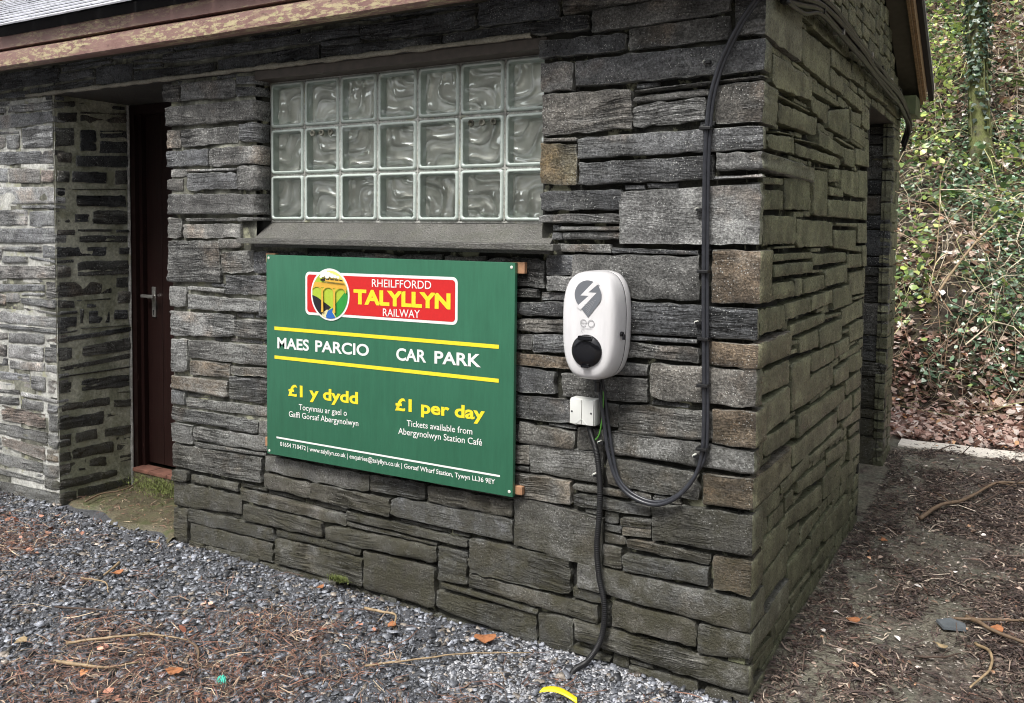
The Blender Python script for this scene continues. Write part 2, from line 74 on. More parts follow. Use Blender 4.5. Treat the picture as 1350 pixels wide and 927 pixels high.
'Fs': '''-2358 -2178 -2178 -2358 -55 -55 -80 -80;-498 -438 -438 -498 485 485 460 460;-1573 -1503 -1503 -1573 940 940 915 915;-758 -658 -658 -758 1265 1265 1240 1240;-1973 -1753 -1753 -1973 1385 1385 1360 1360;-2723 -2428 -2428 -2723 -65 -65 -80 -80;-2418 -2368 -2368 -2418 -60 -60 -80 -80;-1703 -1618 -1618 -1703 -25 -25 -40 -40;-653 -613 -613 -653 5 5 -15 -15;-458 -403 -403 -458 45 45 0 0;-393 -313 -313 -393 40 40 25 25;-503 -468 -468 -503 50 50 30 30;-583 -513 -513 -583 50 50 35 35;-48 2 2 -48 140 140 125 125;-2333 -2283 -2283 -2333 195 195 180 180;-1828 -1653 -1653 -1828 340 340 320 320;-2103 -1893 -1893 -2103 340 340 325 325;-1883 -1838 -1838 -1883 340 340 325 325;-2273 -2113 -2113 -2273 345 345 330 330;-1378 -1138 -1138 -1378 345 345 330 330;-1128 -1053 -1053 -1128 345 345 330 330;-498 -448 -448 -498 530 530 490 490;-573 -508 -508 -573 525 525 510 510;-323 -233 -233 -323 615 615 595 595;-1468 -1433 -1433 -1468 740 740 695 695;-2618 -2453 -2453 -2618 715 715 700 700;-1978 -1938 -1938 -1978 760 760 715 715;-718 -613 -613 -718 810 810 795 795;-1283 -1228 -1228 -1283 900 900 875 875;-338 -208 -208 -338 930 930 915 915;-2438 -2393 -2393 -2438 985 985 970 970;-2338 -2138 -2138 -2338 990 990 975 975;-2128 -1988 -1988 -2128 995 995 980 980;-2293 -2188 -2188 -2293 1105 1105 1085 1085;-2178 -2148 -2148 -2178 1105 1105 1090 1090;-593 -563 -563 -593 1135 1135 1120 1120;-2448 -2368 -2368 -2448 1230 1230 1215 1215;-928 -873 -873 -928 1275 1275 1240 1240;-1743 -1688 -1688 -1743 1385 1385 1360 1360;-178 -148 -148 -178 1440 1440 1410 1410;-718 -678 -678 -718 1475 1475 1450 1450;-718 -688 -688 -718 1505 1505 1480 1480;-448 -378 -378 -448 1635 1635 1620 1620;-368 -263 -263 -368 1640 1640 1625 1625;-193 -148 -148 -193 1830 1830 1815 1815;-413 -333 -333 -413 1965 1965 1950 1950;-2678 -2648 -2648 -2678 2150 2150 2135 2135;-2408 -2283 -2283 -2408 2150 2150 2135 2135;-2128 -1918 -1918 -2128 2311 2311 2286 2286;-2213 -2138 -2138 -2213 2306 2306 2286 2286;-1533 -1418 -1418 -1533 2371 2371 2351 2351;-183 2 2 -183 2501 2501 2481 2481''',
'Lb': '''-4314 -4069 -4069 -4314 2501 2501 2421 2421;-3799 -3589 -3589 -3799 2491 2491 2401 2401;-4544 -4229 -4229 -4544 440 440 390 390;-3974 -3809 -3809 -3974 2486 2486 2391 2391;-3419 -3199 -3199 -3419 2436 2436 2366 2366;-2914 -2724 -2724 -2914 2446 2446 2366 2366;-4484 -4324 -4324 -4484 2456 2456 2361 2361;-4414 -4214 -4214 -4414 300 300 225 225;-3189 -2924 -2924 -3189 2461 2461 2406 2406;-3419 -3199 -3199 -3419 2361 2361 2306 2306;-3419 -3219 -3219 -3419 2501 2501 2441 2441;-3799 -3589 -3589 -3799 2396 2396 2341 2341;-3189 -2924 -2924 -3189 2401 2401 2361 2361;-3579 -3429 -3429 -3579 2371 2371 2301 2301;-4144 -3984 -3984 -4144 2416 2416 2351 2351;-4314 -4154 -4154 -4314 2416 2416 2356 2356;-2914 -2724 -2724 -2914 2501 2501 2451 2451;-3579 -3429 -3429 -3579 2496 2496 2436 2436;-3209 -2964 -2964 -3209 2501 2501 2466 2466;-4134 -3849 -3849 -4134 -50 -50 -80 -80;-3839 -3629 -3629 -3839 -40 -40 -80 -80;-3579 -3429 -3429 -3579 2431 2431 2376 2376;-3974 -3809 -3809 -3974 2386 2386 2346 2346;-4484 -4324 -4324 -4484 2501 2501 2461 2461;-4059 -3984 -3984 -4059 2501 2501 2421 2421;-4214 -4019 -4019 -4214 2150 2150 2120 2120;-4389 -4324 -4324 -4389 1070 1070 1025 1025''',
'Ls': '''-4219 -4144 -4144 -4219 -55 -55 -80 -80;-4459 -4324 -4324 -4459 80 80 55 55;-4314 -4179 -4179 -4314 85 85 60 60;-4314 -4169 -4169 -4314 470 470 445 445;-3729 -3629 -3629 -3729 705 705 680 680;-4424 -4359 -4359 -4424 905 905 880 880;-4389 -4324 -4324 -4389 1100 1100 1075 1075;-4444 -4224 -4224 -4444 2150 2150 2125 2125;-4394 -4229 -4229 -4394 -65 -65 -80 -80;-4169 -4039 -4039 -4169 85 85 65 65;-4029 -3894 -3894 -4029 90 90 70 70;-3884 -3779 -3779 -3884 90 90 75 75;-3849 -3779 -3779 -3849 150 150 130 130;-3904 -3859 -3859 -3904 150 150 135 135;-4144 -3894 -3894 -4144 235 235 220 220;-4204 -4154 -4154 -4204 250 250 225 225;-4204 -4174 -4174 -4204 305 305 255 255;-4219 -4169 -4169 -4219 440 440 400 400;-4449 -4324 -4324 -4449 460 460 445 445;-4359 -4319 -4319 -4359 585 585 570 570;-3849 -3739 -3739 -3849 700 700 685 685;-4414 -4354 -4354 -4414 830 830 815 815;-4344 -4279 -4279 -4344 835 835 820 820;-4269 -4209 -4209 -4269 840 840 825 825;-4199 -4139 -4139 -4199 845 845 830 830;-4129 -4089 -4089 -4129 850 850 835 835;-4349 -4284 -4284 -4349 905 905 885 885;-4274 -4214 -4214 -4274 905 905 890 890;-4184 -4139 -4139 -4184 910 910 895 895;-4279 -4109 -4109 -4279 1030 1030 1015 1015;-4099 -4049 -4049 -4099 1035 1035 1020 1020;-4414 -4304 -4304 -4414 1175 1175 1155 1155;-4294 -4179 -4179 -4294 1180 1180 1160 1160;-4169 -4054 -4054 -4169 1180 1180 1165 1165;-4044 -3929 -3929 -4044 1185 1185 1170 1170;-3919 -3809 -3809 -3919 1190 1190 1175 1175;-3799 -3729 -3729 -3799 1195 1195 1180 1180;-4409 -4254 -4254 -4409 1275 1275 1260 1260;-4244 -4119 -4119 -4244 1280 1280 1265 1265;-3874 -3754 -3754 -3874 1290 1290 1275 1275;-4119 -3939 -3939 -4119 1585 1585 1570 1570;-3694 -3629 -3629 -3694 1795 1795 1775 1775;-3744 -3704 -3704 -3744 1795 1795 1780 1780;-4049 -4019 -4019 -4049 2115 2115 2080 2080;-4009 -3734 -3734 -4009 2150 2150 2130 2130;-3724 -3629 -3629 -3724 2150 2150 2130 2130;-3189 -3139 -3139 -3189 2356 2356 2311 2311''',
'Jb': '''275 440 440 275 415 415 375 375;350 440 440 350 145 145 75 75;275 440 440 275 455 455 420 420;130 290 290 130 2140 2140 2105 2105;300 425 425 300 2150 2150 2115 2115;0 110 110 0 1310 1310 1280 1280;165 235 235 165 1070 1070 1035 1035;375 440 440 375 300 300 270 270''',
'Js': '''0 255 255 0 580 580 555 555;125 155 155 125 225 225 190 190;335 365 365 335 305 305 275 275;275 310 310 275 480 480 465 465;390 440 440 390 535 535 520 520;340 380 380 340 540 540 525 525;280 335 335 280 575 575 550 550;300 440 440 300 675 675 660 660;240 440 440 240 720 720 705 705;75 110 110 75 770 770 755 755;95 135 135 95 865 865 775 775;0 85 85 0 860 860 845 845;145 180 180 145 865 865 845 845;190 235 235 190 870 870 850 850;245 295 295 245 870 870 855 855;305 350 350 305 875 875 860 860;375 440 440 375 1040 1040 1025 1025;245 365 365 245 1045 1045 1030 1030;115 155 155 115 1075 1075 1050 1050;245 340 340 245 1065 1065 1050 1050;115 145 145 115 1095 1095 1080 1080;405 440 440 405 1315 1315 1300 1300;95 200 200 95 1575 1575 1555 1555;0 85 85 0 1590 1590 1565 1565;75 110 110 75 1660 1660 1595 1595;75 150 150 75 1700 1700 1685 1685;50 115 115 50 1800 1800 1785 1785;85 135 135 85 1890 1890 1875 1875;0 30 30 0 2150 2150 2130 2130;40 70 70 40 2150 2150 2135 2135''',
'Sb': '''2950 3235 3235 2950 2060 2060 1940 1940;2950 3210 3210 2950 780 780 655 655;200 455 455 200 20 20 -80 -80;675 930 930 675 2387 2387 2292 2292;2950 3140 3140 2950 1800 1800 1675 1675;825 1065 1065 825 2537 2537 2442 2442;2950 3140 3140 2950 1670 1670 1555 1555;2950 3140 3140 2950 1175 1175 1060 1060;2950 3140 3140 2950 1285 1285 1180 1180;2950 3140 3140 2950 1395 1395 1290 1290;1735 1945 1945 1735 2737 2737 2642 2642;2950 3275 3275 2950 1935 1935 1875 1875;555 770 770 555 2627 2627 2537 2537;1955 2170 2170 1955 2677 2677 2587 2587;1735 1940 1940 1735 2832 2832 2742 2742;1165 1380 1380 1165 2777 2777 2692 2692;1650 1890 1890 1650 3032 3032 2957 2957;405 625 625 405 2462 2462 2382 2382;3140 3280 3280 3140 100 100 -25 -25;2950 3215 3215 2950 650 650 585 585;635 815 815 635 2532 2532 2437 2437;2950 3130 3130 2950 155 155 60 60;2950 3140 3140 2950 1490 1490 1400 1400;2790 2965 2965 2790 2347 2347 2252 2252;780 1015 1015 780 2612 2612 2542 2542;3125 3280 3280 3125 480 480 375 375;555 725 725 555 380 380 285 285;965 1135 1135 965 65 65 -30 -30;225 395 395 225 2422 2422 2327 2327;2120 2285 2285 2120 2882 2882 2787 2787;1560 1725 1725 1560 2917 2917 2822 2822;3150 3280 3280 3150 1870 1870 1750 1750;735 955 955 735 345 345 275 275;1185 1405 1405 1185 2687 2687 2617 2617;2950 3130 3130 2950 55 55 -30 -30;2790 2960 2960 2790 2442 2442 2352 2352;2950 3150 3150 2950 860 860 785 785;780 1010 1010 780 2682 2682 2617 2617;3150 3280 3280 3150 1070 1070 955 955;2950 3115 3115 2950 580 580 490 490;1495 1660 1660 1495 90 90 0 0;3125 3280 3280 3125 370 370 275 275;1570 1725 1725 1570 2732 2732 2637 2637;1735 1945 1945 1735 2637 2637 2567 2567;1415 1585 1585 1415 2352 2352 2267 2267;1415 1585 1585 1415 2502 2502 2417 2417;2950 3120 3120 2950 950 950 865 865;1990 2170 2170 1990 2457 2457 2377 2377;1990 2170 2170 1990 2582 2582 2502 2502;1950 2110 2110 1950 2847 2847 2757 2757;3150 3280 3280 3150 1500 1500 1390 1390;385 605 605 385 105 105 40 40;3150 3280 3280 3150 1745 1745 1635 1635;1850 2000 2000 1850 80 80 -15 -15;940 1090 1090 940 2437 2437 2342 2342;2325 2475 2475 2325 2337 2337 2242 2242;1240 1405 1405 1240 2332 2332 2247 2247;3140 3280 3280 3140 205 205 105 105;1800 2000 2000 1800 2357 2357 2287 2287;630 785 785 630 10 10 -80 -80;3160 3280 3280 3160 900 900 785 785;1145 1340 1340 1145 -10 -10 -80 -80;2120 2315 2315 2120 2312 2312 2242 2242;1595 1790 1790 1595 2347 2347 2277 2277;795 955 955 795 70 70 -15 -15;1165 1325 1325 1165 2867 2867 2782 2782;1495 1675 1675 1495 -5 -5 -80 -80;2950 3220 3220 2950 2115 2115 2065 2065;1335 1475 1475 1335 2952 2952 2857 2857;1790 1980 1980 1790 2562 2562 2492 2492;1940 2080 2080 1940 1155 1155 1060 1060;2325 2465 2465 2325 2542 2542 2447 2447;1850 2070 2070 1850 -20 -20 -80 -80;2615 2780 2780 2615 2332 2332 2252 2252;1560 1725 1725 1560 2817 2817 2737 2737;1685 1840 1840 1685 5 5 -80 -80;1260 1405 1405 1260 2552 2552 2462 2462;1415 1560 1560 1415 2727 2727 2637 2637;1485 1630 1630 1485 3097 3097 3007 3007;3045 3215 3215 3045 2262 2262 2187 2187;1415 1585 1585 1415 2582 2582 2507 2507;2325 2465 2465 2325 2717 2717 2627 2627;2950 3130 3130 2950 230 230 160 160;2475 2615 2615 2475 2727 2727 2637 2637;1485 1640 1640 1485 3002 3002 2922 2922;2950 3140 3140 2950 -35 -35 -100 -100;1120 1250 1250 1120 2432 2432 2337 2337;1925 2070 2070 1925 170 170 85 85;1780 1915 1915 1780 295 295 205 205;1390 1550 1550 1390 2852 2852 2777 2777;2790 2930 2930 2790 2532 2532 2447 2447;1955 2125 2125 1955 2752 2752 2682 2682;3150 3280 3280 3150 1385 1385 1295 1295;1925 2080 2080 1925 250 250 175 175;2625 2780 2780 2625 2647 2647 2572 2572;240 450 450 240 530 530 475 475;380 545 545 380 2537 2537 2467 2467;1020 1155 1155 1020 2742 2742 2657 2657;2330 2585 2585 2330 2187 2187 2142 2142;1855 2110 2110 1855 2282 2282 2237 2237;2645 2780 2780 2645 2422 2422 2337 2337;1790 1980 1980 1790 2487 2487 2427 2427;1205 1405 1405 1205 2612 2612 2557 2557;1260 1405 1405 1260 2457 2457 2382 2382;465 620 620 465 -10 -10 -80 -80;1020 1155 1155 1020 2827 2827 2747 2747;2180 2315 2315 2180 2617 2617 2537 2537;1800 1980 1980 1800 2422 2422 2362 2362;1415 1655 1655 1415 2632 2632 2587 2587;0 215 215 0 2377 2377 2327 2327;2950 3115 3115 2950 485 485 420 420;2950 3115 3115 2950 1870 1870 1805 1805;2485 2635 2635 2485 2462 2462 2392 2392;0 190 190 0 -25 -25 -80 -80;2950 3140 3140 2950 1550 1550 1495 1495;3150 3280 3280 3150 1215 1215 1135 1135;1735 1940 1940 1735 2887 2887 2837 2837;2775 3030 3030 2775 2182 2182 2142 2142;2485 2605 2605 2485 2332 2332 2247 2247;1910 2095 2095 1910 2972 2972 2917 2917;485 630 630 485 2377 2377 2307 2307;2180 2315 2315 2180 2392 2392 2317 2317;3125 3280 3280 3125 2332 2332 2267 2267;2950 3115 3115 2950 350 350 290 290;1735 1900 1900 1735 2952 2952 2892 2892;2950 3115 3115 2950 415 415 355 355;1145 1340 1340 1145 45 45 -5 -5;1595 1790 1790 1595 2402 2402 2352 2352;795 955 955 795 -20 -20 -80 -80;2950 3140 3140 2950 1005 1005 955 955;1780 1915 1915 1780 155 155 85 85;2970 3115 3115 2970 2432 2432 2367 2367;1415 1585 1585 1415 2412 2412 2357 2357;630 785 785 630 75 75 15 15;3150 3280 3280 3150 -30 -30 -100 -100;3150 3280 3280 3150 1290 1290 1220 1220;3040 3265 3265 3040 2182 2182 2142 2142;1580 1730 1730 1580 300 300 240 240;1880 2080 2080 1880 345 345 300 300;2010 2170 2170 2010 2372 2372 2317 2317;1350 1485 1485 1350 -15 -15 -80 -80;2180 2315 2315 2180 2462 2462 2397 2397;2180 2315 2315 2180 2532 2532 2467 2467;1075 1250 1250 1075 2547 2547 2497 2497;1950 2095 2095 1950 2912 2912 2852 2852;2625 2770 2770 2625 2527 2527 2467 2467;2950 3140 3140 2950 1055 1055 1010 1010;1670 1840 1840 1670 60 60 10 10;3150 3280 3280 3150 1570 1570 1505 1505;3140 3280 3280 3140 270 270 210 210;380 545 545 380 2592 2592 2542 2542;1100 1250 1250 1100 2492 2492 2437 2437;2950 3115 3115 2950 285 285 235 235;2325 2475 2475 2325 2442 2442 2387 2387;2180 2315 2315 2180 2682 2682 2622 2622;2135 2315 2315 2135 2732 2732 2687 2687;950 1110 1110 950 2337 2337 2287 2287;465 595 595 465 545 545 485 485;3125 3280 3280 3125 2387 2387 2337 2337;2975 3115 3115 2975 2362 2362 2307 2307;2475 2615 2615 2475 2632 2632 2577 2577;2325 2465 2465 2325 2777 2777 2722 2722;965 1135 1135 965 -35 -35 -80 -80;1025 1195 1195 1025 2597 2597 2552 2552;1025 1175 1175 1025 2652 2652 2602 2602;2485 2635 2635 2485 2387 2387 2337 2337;1350 1485 1485 1350 45 45 -10 -10;205 370 370 205 2472 2472 2427 2427;1595 1780 1780 1595 2532 2532 2492 2492;1595 1780 1780 1595 2447 2447 2407 2407;965 1110 1110 965 330 330 280 280;1935 2080 2080 1935 950 950 900 900;2140 2320 2320 2140 2182 2182 2142 2142;3150 3280 3280 3150 1130 1130 1075 1075;3150 3280 3280 3150 1630 1630 1575 1575;2475 2615 2615 2475 2517 2517 2467 2467;2475 2615 2615 2475 2572 2572 2522 2522;3125 3280 3280 3125 530 530 485 485;3125 3280 3280 3125 580 580 535 535;2595 2765 2765 2595 2182 2182 2142 2142;635 805 805 635 2432 2432 2392 2392;2135 2285 2285 2135 2782 2782 2737 2737;3130 3280 3280 3130 950 950 905 905;1705 1930 1930 1705 2172 2172 2142 2142;2010 2080 2080 2010 1050 1050 955 955''',
'Ss': '''1120 1265 1265 1120 325 325 280 280;1595 1780 1780 1595 2487 2487 2452 2452;1275 1435 1435 1275 325 325 285 285;1390 1550 1550 1390 2772 2772 2732 2732;125 230 230 125 540 540 480 480;1990 2170 2170 1990 2497 2497 2462 2462;555 735 735 555 2667 2667 2632 2632;465 620 620 465 35 35 -5 -5;1925 2080 2080 1925 295 295 255 255;1555 1710 1710 1555 560 560 520 520;3220 3280 3280 3220 755 755 655 655;1495 1695 1695 1495 2172 2172 2142 2142;2325 2475 2475 2325 2382 2382 2342 2342;1595 1725 1725 1595 2582 2582 2537 2537;1260 1405 1405 1260 2377 2377 2337 2337;1940 2130 2130 1940 2172 2172 2142 2142;1445 1570 1570 1445 290 290 245 245;2625 2780 2780 2625 2567 2567 2532 2532;1780 1915 1915 1780 200 200 160 160;200 375 375 200 55 55 25 25;1585 1715 1715 1585 430 430 390 390;1355 1485 1485 1355 90 90 50 50;1225 1370 1370 1225 2065 2065 2030 2030;2975 3115 3115 2975 2302 2302 2267 2267;2325 2465 2465 2325 2582 2582 2547 2547;2325 2465 2465 2325 2622 2622 2587 2587;2645 2780 2780 2645 2462 2462 2427 2427;815 930 930 815 2432 2432 2392 2392;555 625 625 555 2532 2532 2467 2467;2020 2080 2080 2020 695 695 625 625;2005 2080 2080 2005 855 855 800 800;1060 1195 1195 1060 1180 1180 1150 1150;60 190 190 60 65 65 35 35;1485 1550 1550 1485 2917 2917 2857 2857;1120 1230 1230 1120 2322 2322 2287 2287;1655 1715 1715 1655 495 495 435 435;920 1010 1010 920 2827 2827 2787 2787;1215 1305 1305 1215 1805 1805 1765 1765;405 475 475 405 2377 2377 2327 2327;3225 3280 3280 3225 645 645 585 585;2010 2080 2080 2010 80 80 35 35;2010 2080 2080 2010 30 30 -15 -15;2025 2080 2080 2025 795 795 745 745;1665 1725 1725 1665 2632 2632 2587 2587;2005 2080 2080 2005 895 895 860 860;1090 1155 1155 1090 2867 2867 2832 2832;1105 1180 1180 1105 560 560 530 530;1650 1725 1725 1650 2952 2952 2922 2922;2025 2080 2080 2025 740 740 700 700;375 440 440 375 1175 1175 1145 1145;620 775 775 620 105 105 80 80;920 1070 1070 920 170 170 145 145;375 455 455 375 560 560 535 535;1020 1095 1095 1020 560 560 535 535;940 1010 1010 940 565 565 540 540;1280 1415 1415 1280 925 925 900 900;1680 1755 1755 1680 1805 1805 1780 1780;1070 1170 1170 1070 1900 1900 1875 1875;835 965 965 835 1910 1910 1885 1885;40 105 105 40 1970 1970 1945 1945;1920 2080 2080 1920 1990 1990 1965 1965;705 840 840 705 2070 2070 2045 2045;1915 2050 2050 1915 2140 2140 2115 2115;325 375 375 325 115 115 60 60;1670 1840 1840 1670 80 80 65 65;915 950 950 915 140 140 85 85;1355 1515 1515 1355 110 110 95 95;0 50 50 0 145 145 125 125;1080 1150 1150 1080 165 165 150 150;165 380 380 165 250 250 235 235;1740 1770 1770 1740 300 300 235 235;1385 1435 1435 1385 280 280 250 250;510 545 545 510 355 355 290 290;1445 1545 1545 1445 320 320 300 300;510 545 545 510 405 405 360 360;1530 1575 1575 1530 435 435 395 395;650 795 795 650 485 485 470 470;605 640 640 605 500 500 475 475;2030 2080 2080 2030 560 560 475 475;1655 1710 1710 1655 515 515 500 500;1490 1545 1545 1490 550 550 525 525;1420 1480 1480 1420 550 550 530 530;1355 1410 1410 1355 555 555 535 535;1290 1345 1345 1290 555 555 540 540;855 930 930 855 565 565 545 545;2030 2080 2080 2030 620 620 565 565;1440 1505 1505 1440 620 620 600 600;1385 1430 1430 1385 625 625 605 605;65 260 260 65 740 740 725 725;1030 1170 1170 1030 825 825 805 805;1180 1270 1270 1180 820 820 805 805;860 1020 1020 860 825 825 810 810;425 595 595 425 830 830 815 815;1655 1885 1885 1655 955 955 940 940;1895 1925 1925 1895 955 955 940 940;1935 2080 2080 1935 1175 1175 1160 1160;915 1050 1050 915 1180 1180 1165 1165;2030 2080 2080 2030 1230 1230 1180 1180;2030 2080 2080 2030 1310 1310 1235 1235;1535 1575 1575 1535 1315 1315 1255 1255;155 185 185 155 1380 1380 1330 1330;790 960 960 790 1425 1425 1410 1410;155 195 195 155 1435 1435 1420 1420;500 640 640 500 1560 1560 1540 1540;650 760 760 650 1565 1565 1545 1545;725 760 760 725 1615 1615 1570 1570;725 760 760 725 1670 1670 1620 1620;2050 2080 2080 2050 1690 1690 1650 1650;1240 1305 1305 1240 1700 1700 1685 1685;2050 2080 2080 2050 1800 1800 1695 1695;40 70 70 40 1815 1815 1735 1735;400 550 550 400 1750 1750 1735 1735;560 705 705 560 1750 1750 1735 1735;715 765 765 715 1755 1755 1735 1735;1315 1350 1350 1315 1805 1805 1780 1780;1640 1670 1670 1640 1800 1800 1780 1780;80 110 110 80 1815 1815 1800 1800;175 240 240 175 1835 1835 1820 1820;435 485 485 435 1835 1835 1820 1820;495 605 605 495 1840 1840 1825 1825;975 1060 1060 975 1900 1900 1880 1880;795 825 825 795 1925 1925 1890 1890;450 650 650 450 1955 1955 1940 1940;75 105 105 75 2045 2045 1975 1975;1870 1910 1910 1870 1995 1995 1975 1975;1005 1040 1040 1005 2005 2005 1985 1985;1050 1080 1080 1050 2005 2005 1990 1990;2045 2080 2080 2045 2095 2095 1995 1995;1380 1410 1410 1380 2065 2065 2035 2035;850 985 985 850 2065 2065 2045 2045;995 1175 1175 995 2065 2065 2045 2045;1185 1215 1215 1185 2070 2070 2045 2045;1420 1480 1480 1420 2060 2060 2045 2045;1515 1565 1565 1515 2060 2060 2045 2045;75 105 105 75 2075 2075 2050 2050;115 265 265 115 2075 2075 2055 2055;275 405 405 275 2075 2075 2055 2055;415 590 590 415 2075 2075 2060 2060;600 695 695 600 2075 2075 2060 2060;1835 1905 1905 1835 2140 2140 2120 2120;2010 2110 2110 2010 2312 2312 2287 2287;1285 1485 1485 1285 2162 2162 2142 2142;3225 3280 3280 3225 2262 2262 2187 2187;485 600 600 485 2232 2232 2212 2212;3220 3280 3280 3220 780 780 760 760;3230 3280 3280 3230 2140 2140 2065 2065;2950 3220 3220 2950 2140 2140 2120 2120''',
}

# ------------------------------------------------------------------ helpers
def tag(o, label=None, cat=None, group=None, kind=None):
    if label: o['label'] = label
    if cat: o['category'] = cat
    if group: o['group'] = group
    if kind: o['kind'] = kind
    return o

def link(name, me, parent=None, color=None):
    o = bpy.data.objects.new(name, me)
    C.objects.link(o)
    if parent is not None: o.parent = parent
    if color is not None: o.color = (*color, 1)
    return o

def empty(name, loc=(0, 0, 0)):
    o = bpy.data.objects.new(name, None)
    o.location = loc
    o.empty_display_size = 0.1
    C.objects.link(o)
    return o

def mesh(name, verts, faces, mats, smooth=False, midx=None):
    me = bpy.data.meshes.new(name)
    me.from_pydata([tuple(v) for v in verts], [], faces)
    for mt in (mats if isinstance(mats, (list, tuple)) else [mats]): me.materials.append(mt)
    if midx is not None: me.polygons.foreach_set("material_index", midx)
    if smooth: me.polygons.foreach_set("use_smooth", [True]*len(me.polygons))
    me.update()
    return me

class MB:
    """collects simple shapes for one mesh"""
    def __init__(s): s.v = []; s.f = []; s.mi = []; s.cur = 0
    def add(s, vs, fs):
        b = len(s.v); s.v += [tuple(x) for x in vs]
        for f in fs: s.f.append(tuple(b+i for i in f)); s.mi.append(s.cur)
    def box(s, x0, x1, y0, y1, z0, z1, bev=0.0):
        if bev <= 0:
            vs = [(x, y, z) for x in (x0, x1) for y in (y0, y1) for z in (z0, z1)]
            s.add(vs, [(0,1,3,2),(4,6,7,5),(0,4,5,1),(2,3,7,6),(0,2,6,4),(1,5,7,3)])
            return
        bm = bmesh.new()
        r = bmesh.ops.create_cube(bm, size=1.0)
        for v in bm.verts:
            v.co = Vector(((x0+x1)/2+v.co.x*(x1-x0), (y0+y1)/2+v.co.y*(y1-y0), (z0+z1)/2+v.co.z*(z1-z0)))
        bmesh.ops.bevel(bm, geom=bm.edges[:]+bm.verts[:], offset=bev, segments=2, affect='EDGES', profile=0.6)
        bm.verts.index_update()
        s.add([v.co[:] for v in bm.verts], [tuple(v.index for v in f.verts) for f in bm.faces])
        bm.free()
    def tube(s, pts, rad, n=8, cap=True, ribs=None, flat=1.0):
        pts = [Vector(p) for p in pts]
        m_ = len(pts); rings = []
        prev = None
        for i, p in enumerate(pts):
            t = (pts[min(i+1, m_-1)]-pts[max(i-1, 0)]).normalized()
            a = prev if prev is not None else Vector((0, 0, 1)) if abs(t.z) < .9 else Vector((0, 1, 0))
            a = (a - t*a.dot(t)).normalized(); prev = a
            b = t.cross(a)
            r = rad[i] if isinstance(rad, (list, tuple)) else rad
            if ribs: r *= ribs[i % len(ribs)]
            rings.append([p+(a*math.cos(k*2*math.pi/n)+b*math.sin(k*2*math.pi/n))*r for k in range(n)])
        vs = [v for R in rings for v in R]; fs = []
        for i in range(m_-1):
            for k in range(n):
                fs.append((i*n+k, i*n+(k+1) % n, (i+1)*n+(k+1) % n, (i+1)*n+k))
        if cap:
            fs.append(tuple(range(n-1, -1, -1))); fs.append(tuple((m_-1)*n+k for k in range(n)))
        s.add(vs, fs)
    def lathe(s, c, axis, prof, n=20):
        axis = Vector(axis).normalized()
        a = Vector((0, 0, 1)) if abs(axis.z) < .9 else Vector((1, 0, 0))
        a = (a-axis*a.dot(axis)).normalized(); b = axis.cross(a)
        c = Vector(c); vs = []; fs = []
        for (r, h) in prof:
            for k in range(n):
                t = k*2*math.pi/n
                vs.append(c+axis*h+(a*math.cos(t)+b*math.sin(t))*r)
        for i in range(len(prof)-1):
            for k in range(n):
                fs.append((i*n+k, i*n+(k+1) % n, (i+1)*n+(k+1) % n, (i+1)*n+k))
        fs.append(tuple(range(n-1, -1, -1))); fs.append(tuple((len(prof)-1)*n+k for k in range(n)))
        s.add(vs, fs)
    def poly_y(s, pts, y0, y1):
        """extrude an xz polygon from y0 (front, smaller y) to y1"""
        n = len(pts)
        vs = [(x, y0, z) for x, z in pts]+[(x, y1, z) for x, z in pts]
        fs = [tuple(range(n)), tuple(range(2*n-1, n-1, -1))]
        for i in range(n): fs.append((i, n+i, n+(i+1) % n, (i+1) % n))
        s.add(vs, fs)
    def build(s, name, mats, parent=None, smooth=False, color=None, autosmooth=None):
        me = mesh(name, s.v, s.f, mats, smooth, s.mi if isinstance(mats, (list, tuple)) else None)
        if autosmooth:
            bm = bmesh.new(); bm.from_mesh(me)
            bmesh.ops.recalc_face_normals(bm, faces=bm.faces[:])
            for e in bm.edges:
                if len(e.link_faces) == 2 and e.calc_face_angle(0) > math.radians(autosmooth): e.smooth = False
            for f in bm.faces: f.smooth = True
            bm.to_mesh(me); bm.free()
        return link(name, me, parent, color)

def catmull(pts, sub=6):
    P = [Vector(p) for p in pts]
    P = [P[0]*2-P[1]]+P+[P[-1]*2-P[-2]]
    out = []
    for i in range(1, len(P)-2):
        for k in range(sub):
            t = k/sub
            a, b, c, d = P[i-1], P[i], P[i+1], P[i+2]
            out.append(0.5*((2*b)+(-a+c)*t+(2*a-5*b+4*c-d)*t*t+(-a+3*b-3*c+d)*t*t*t))
    out.append(P[-2])
    return out

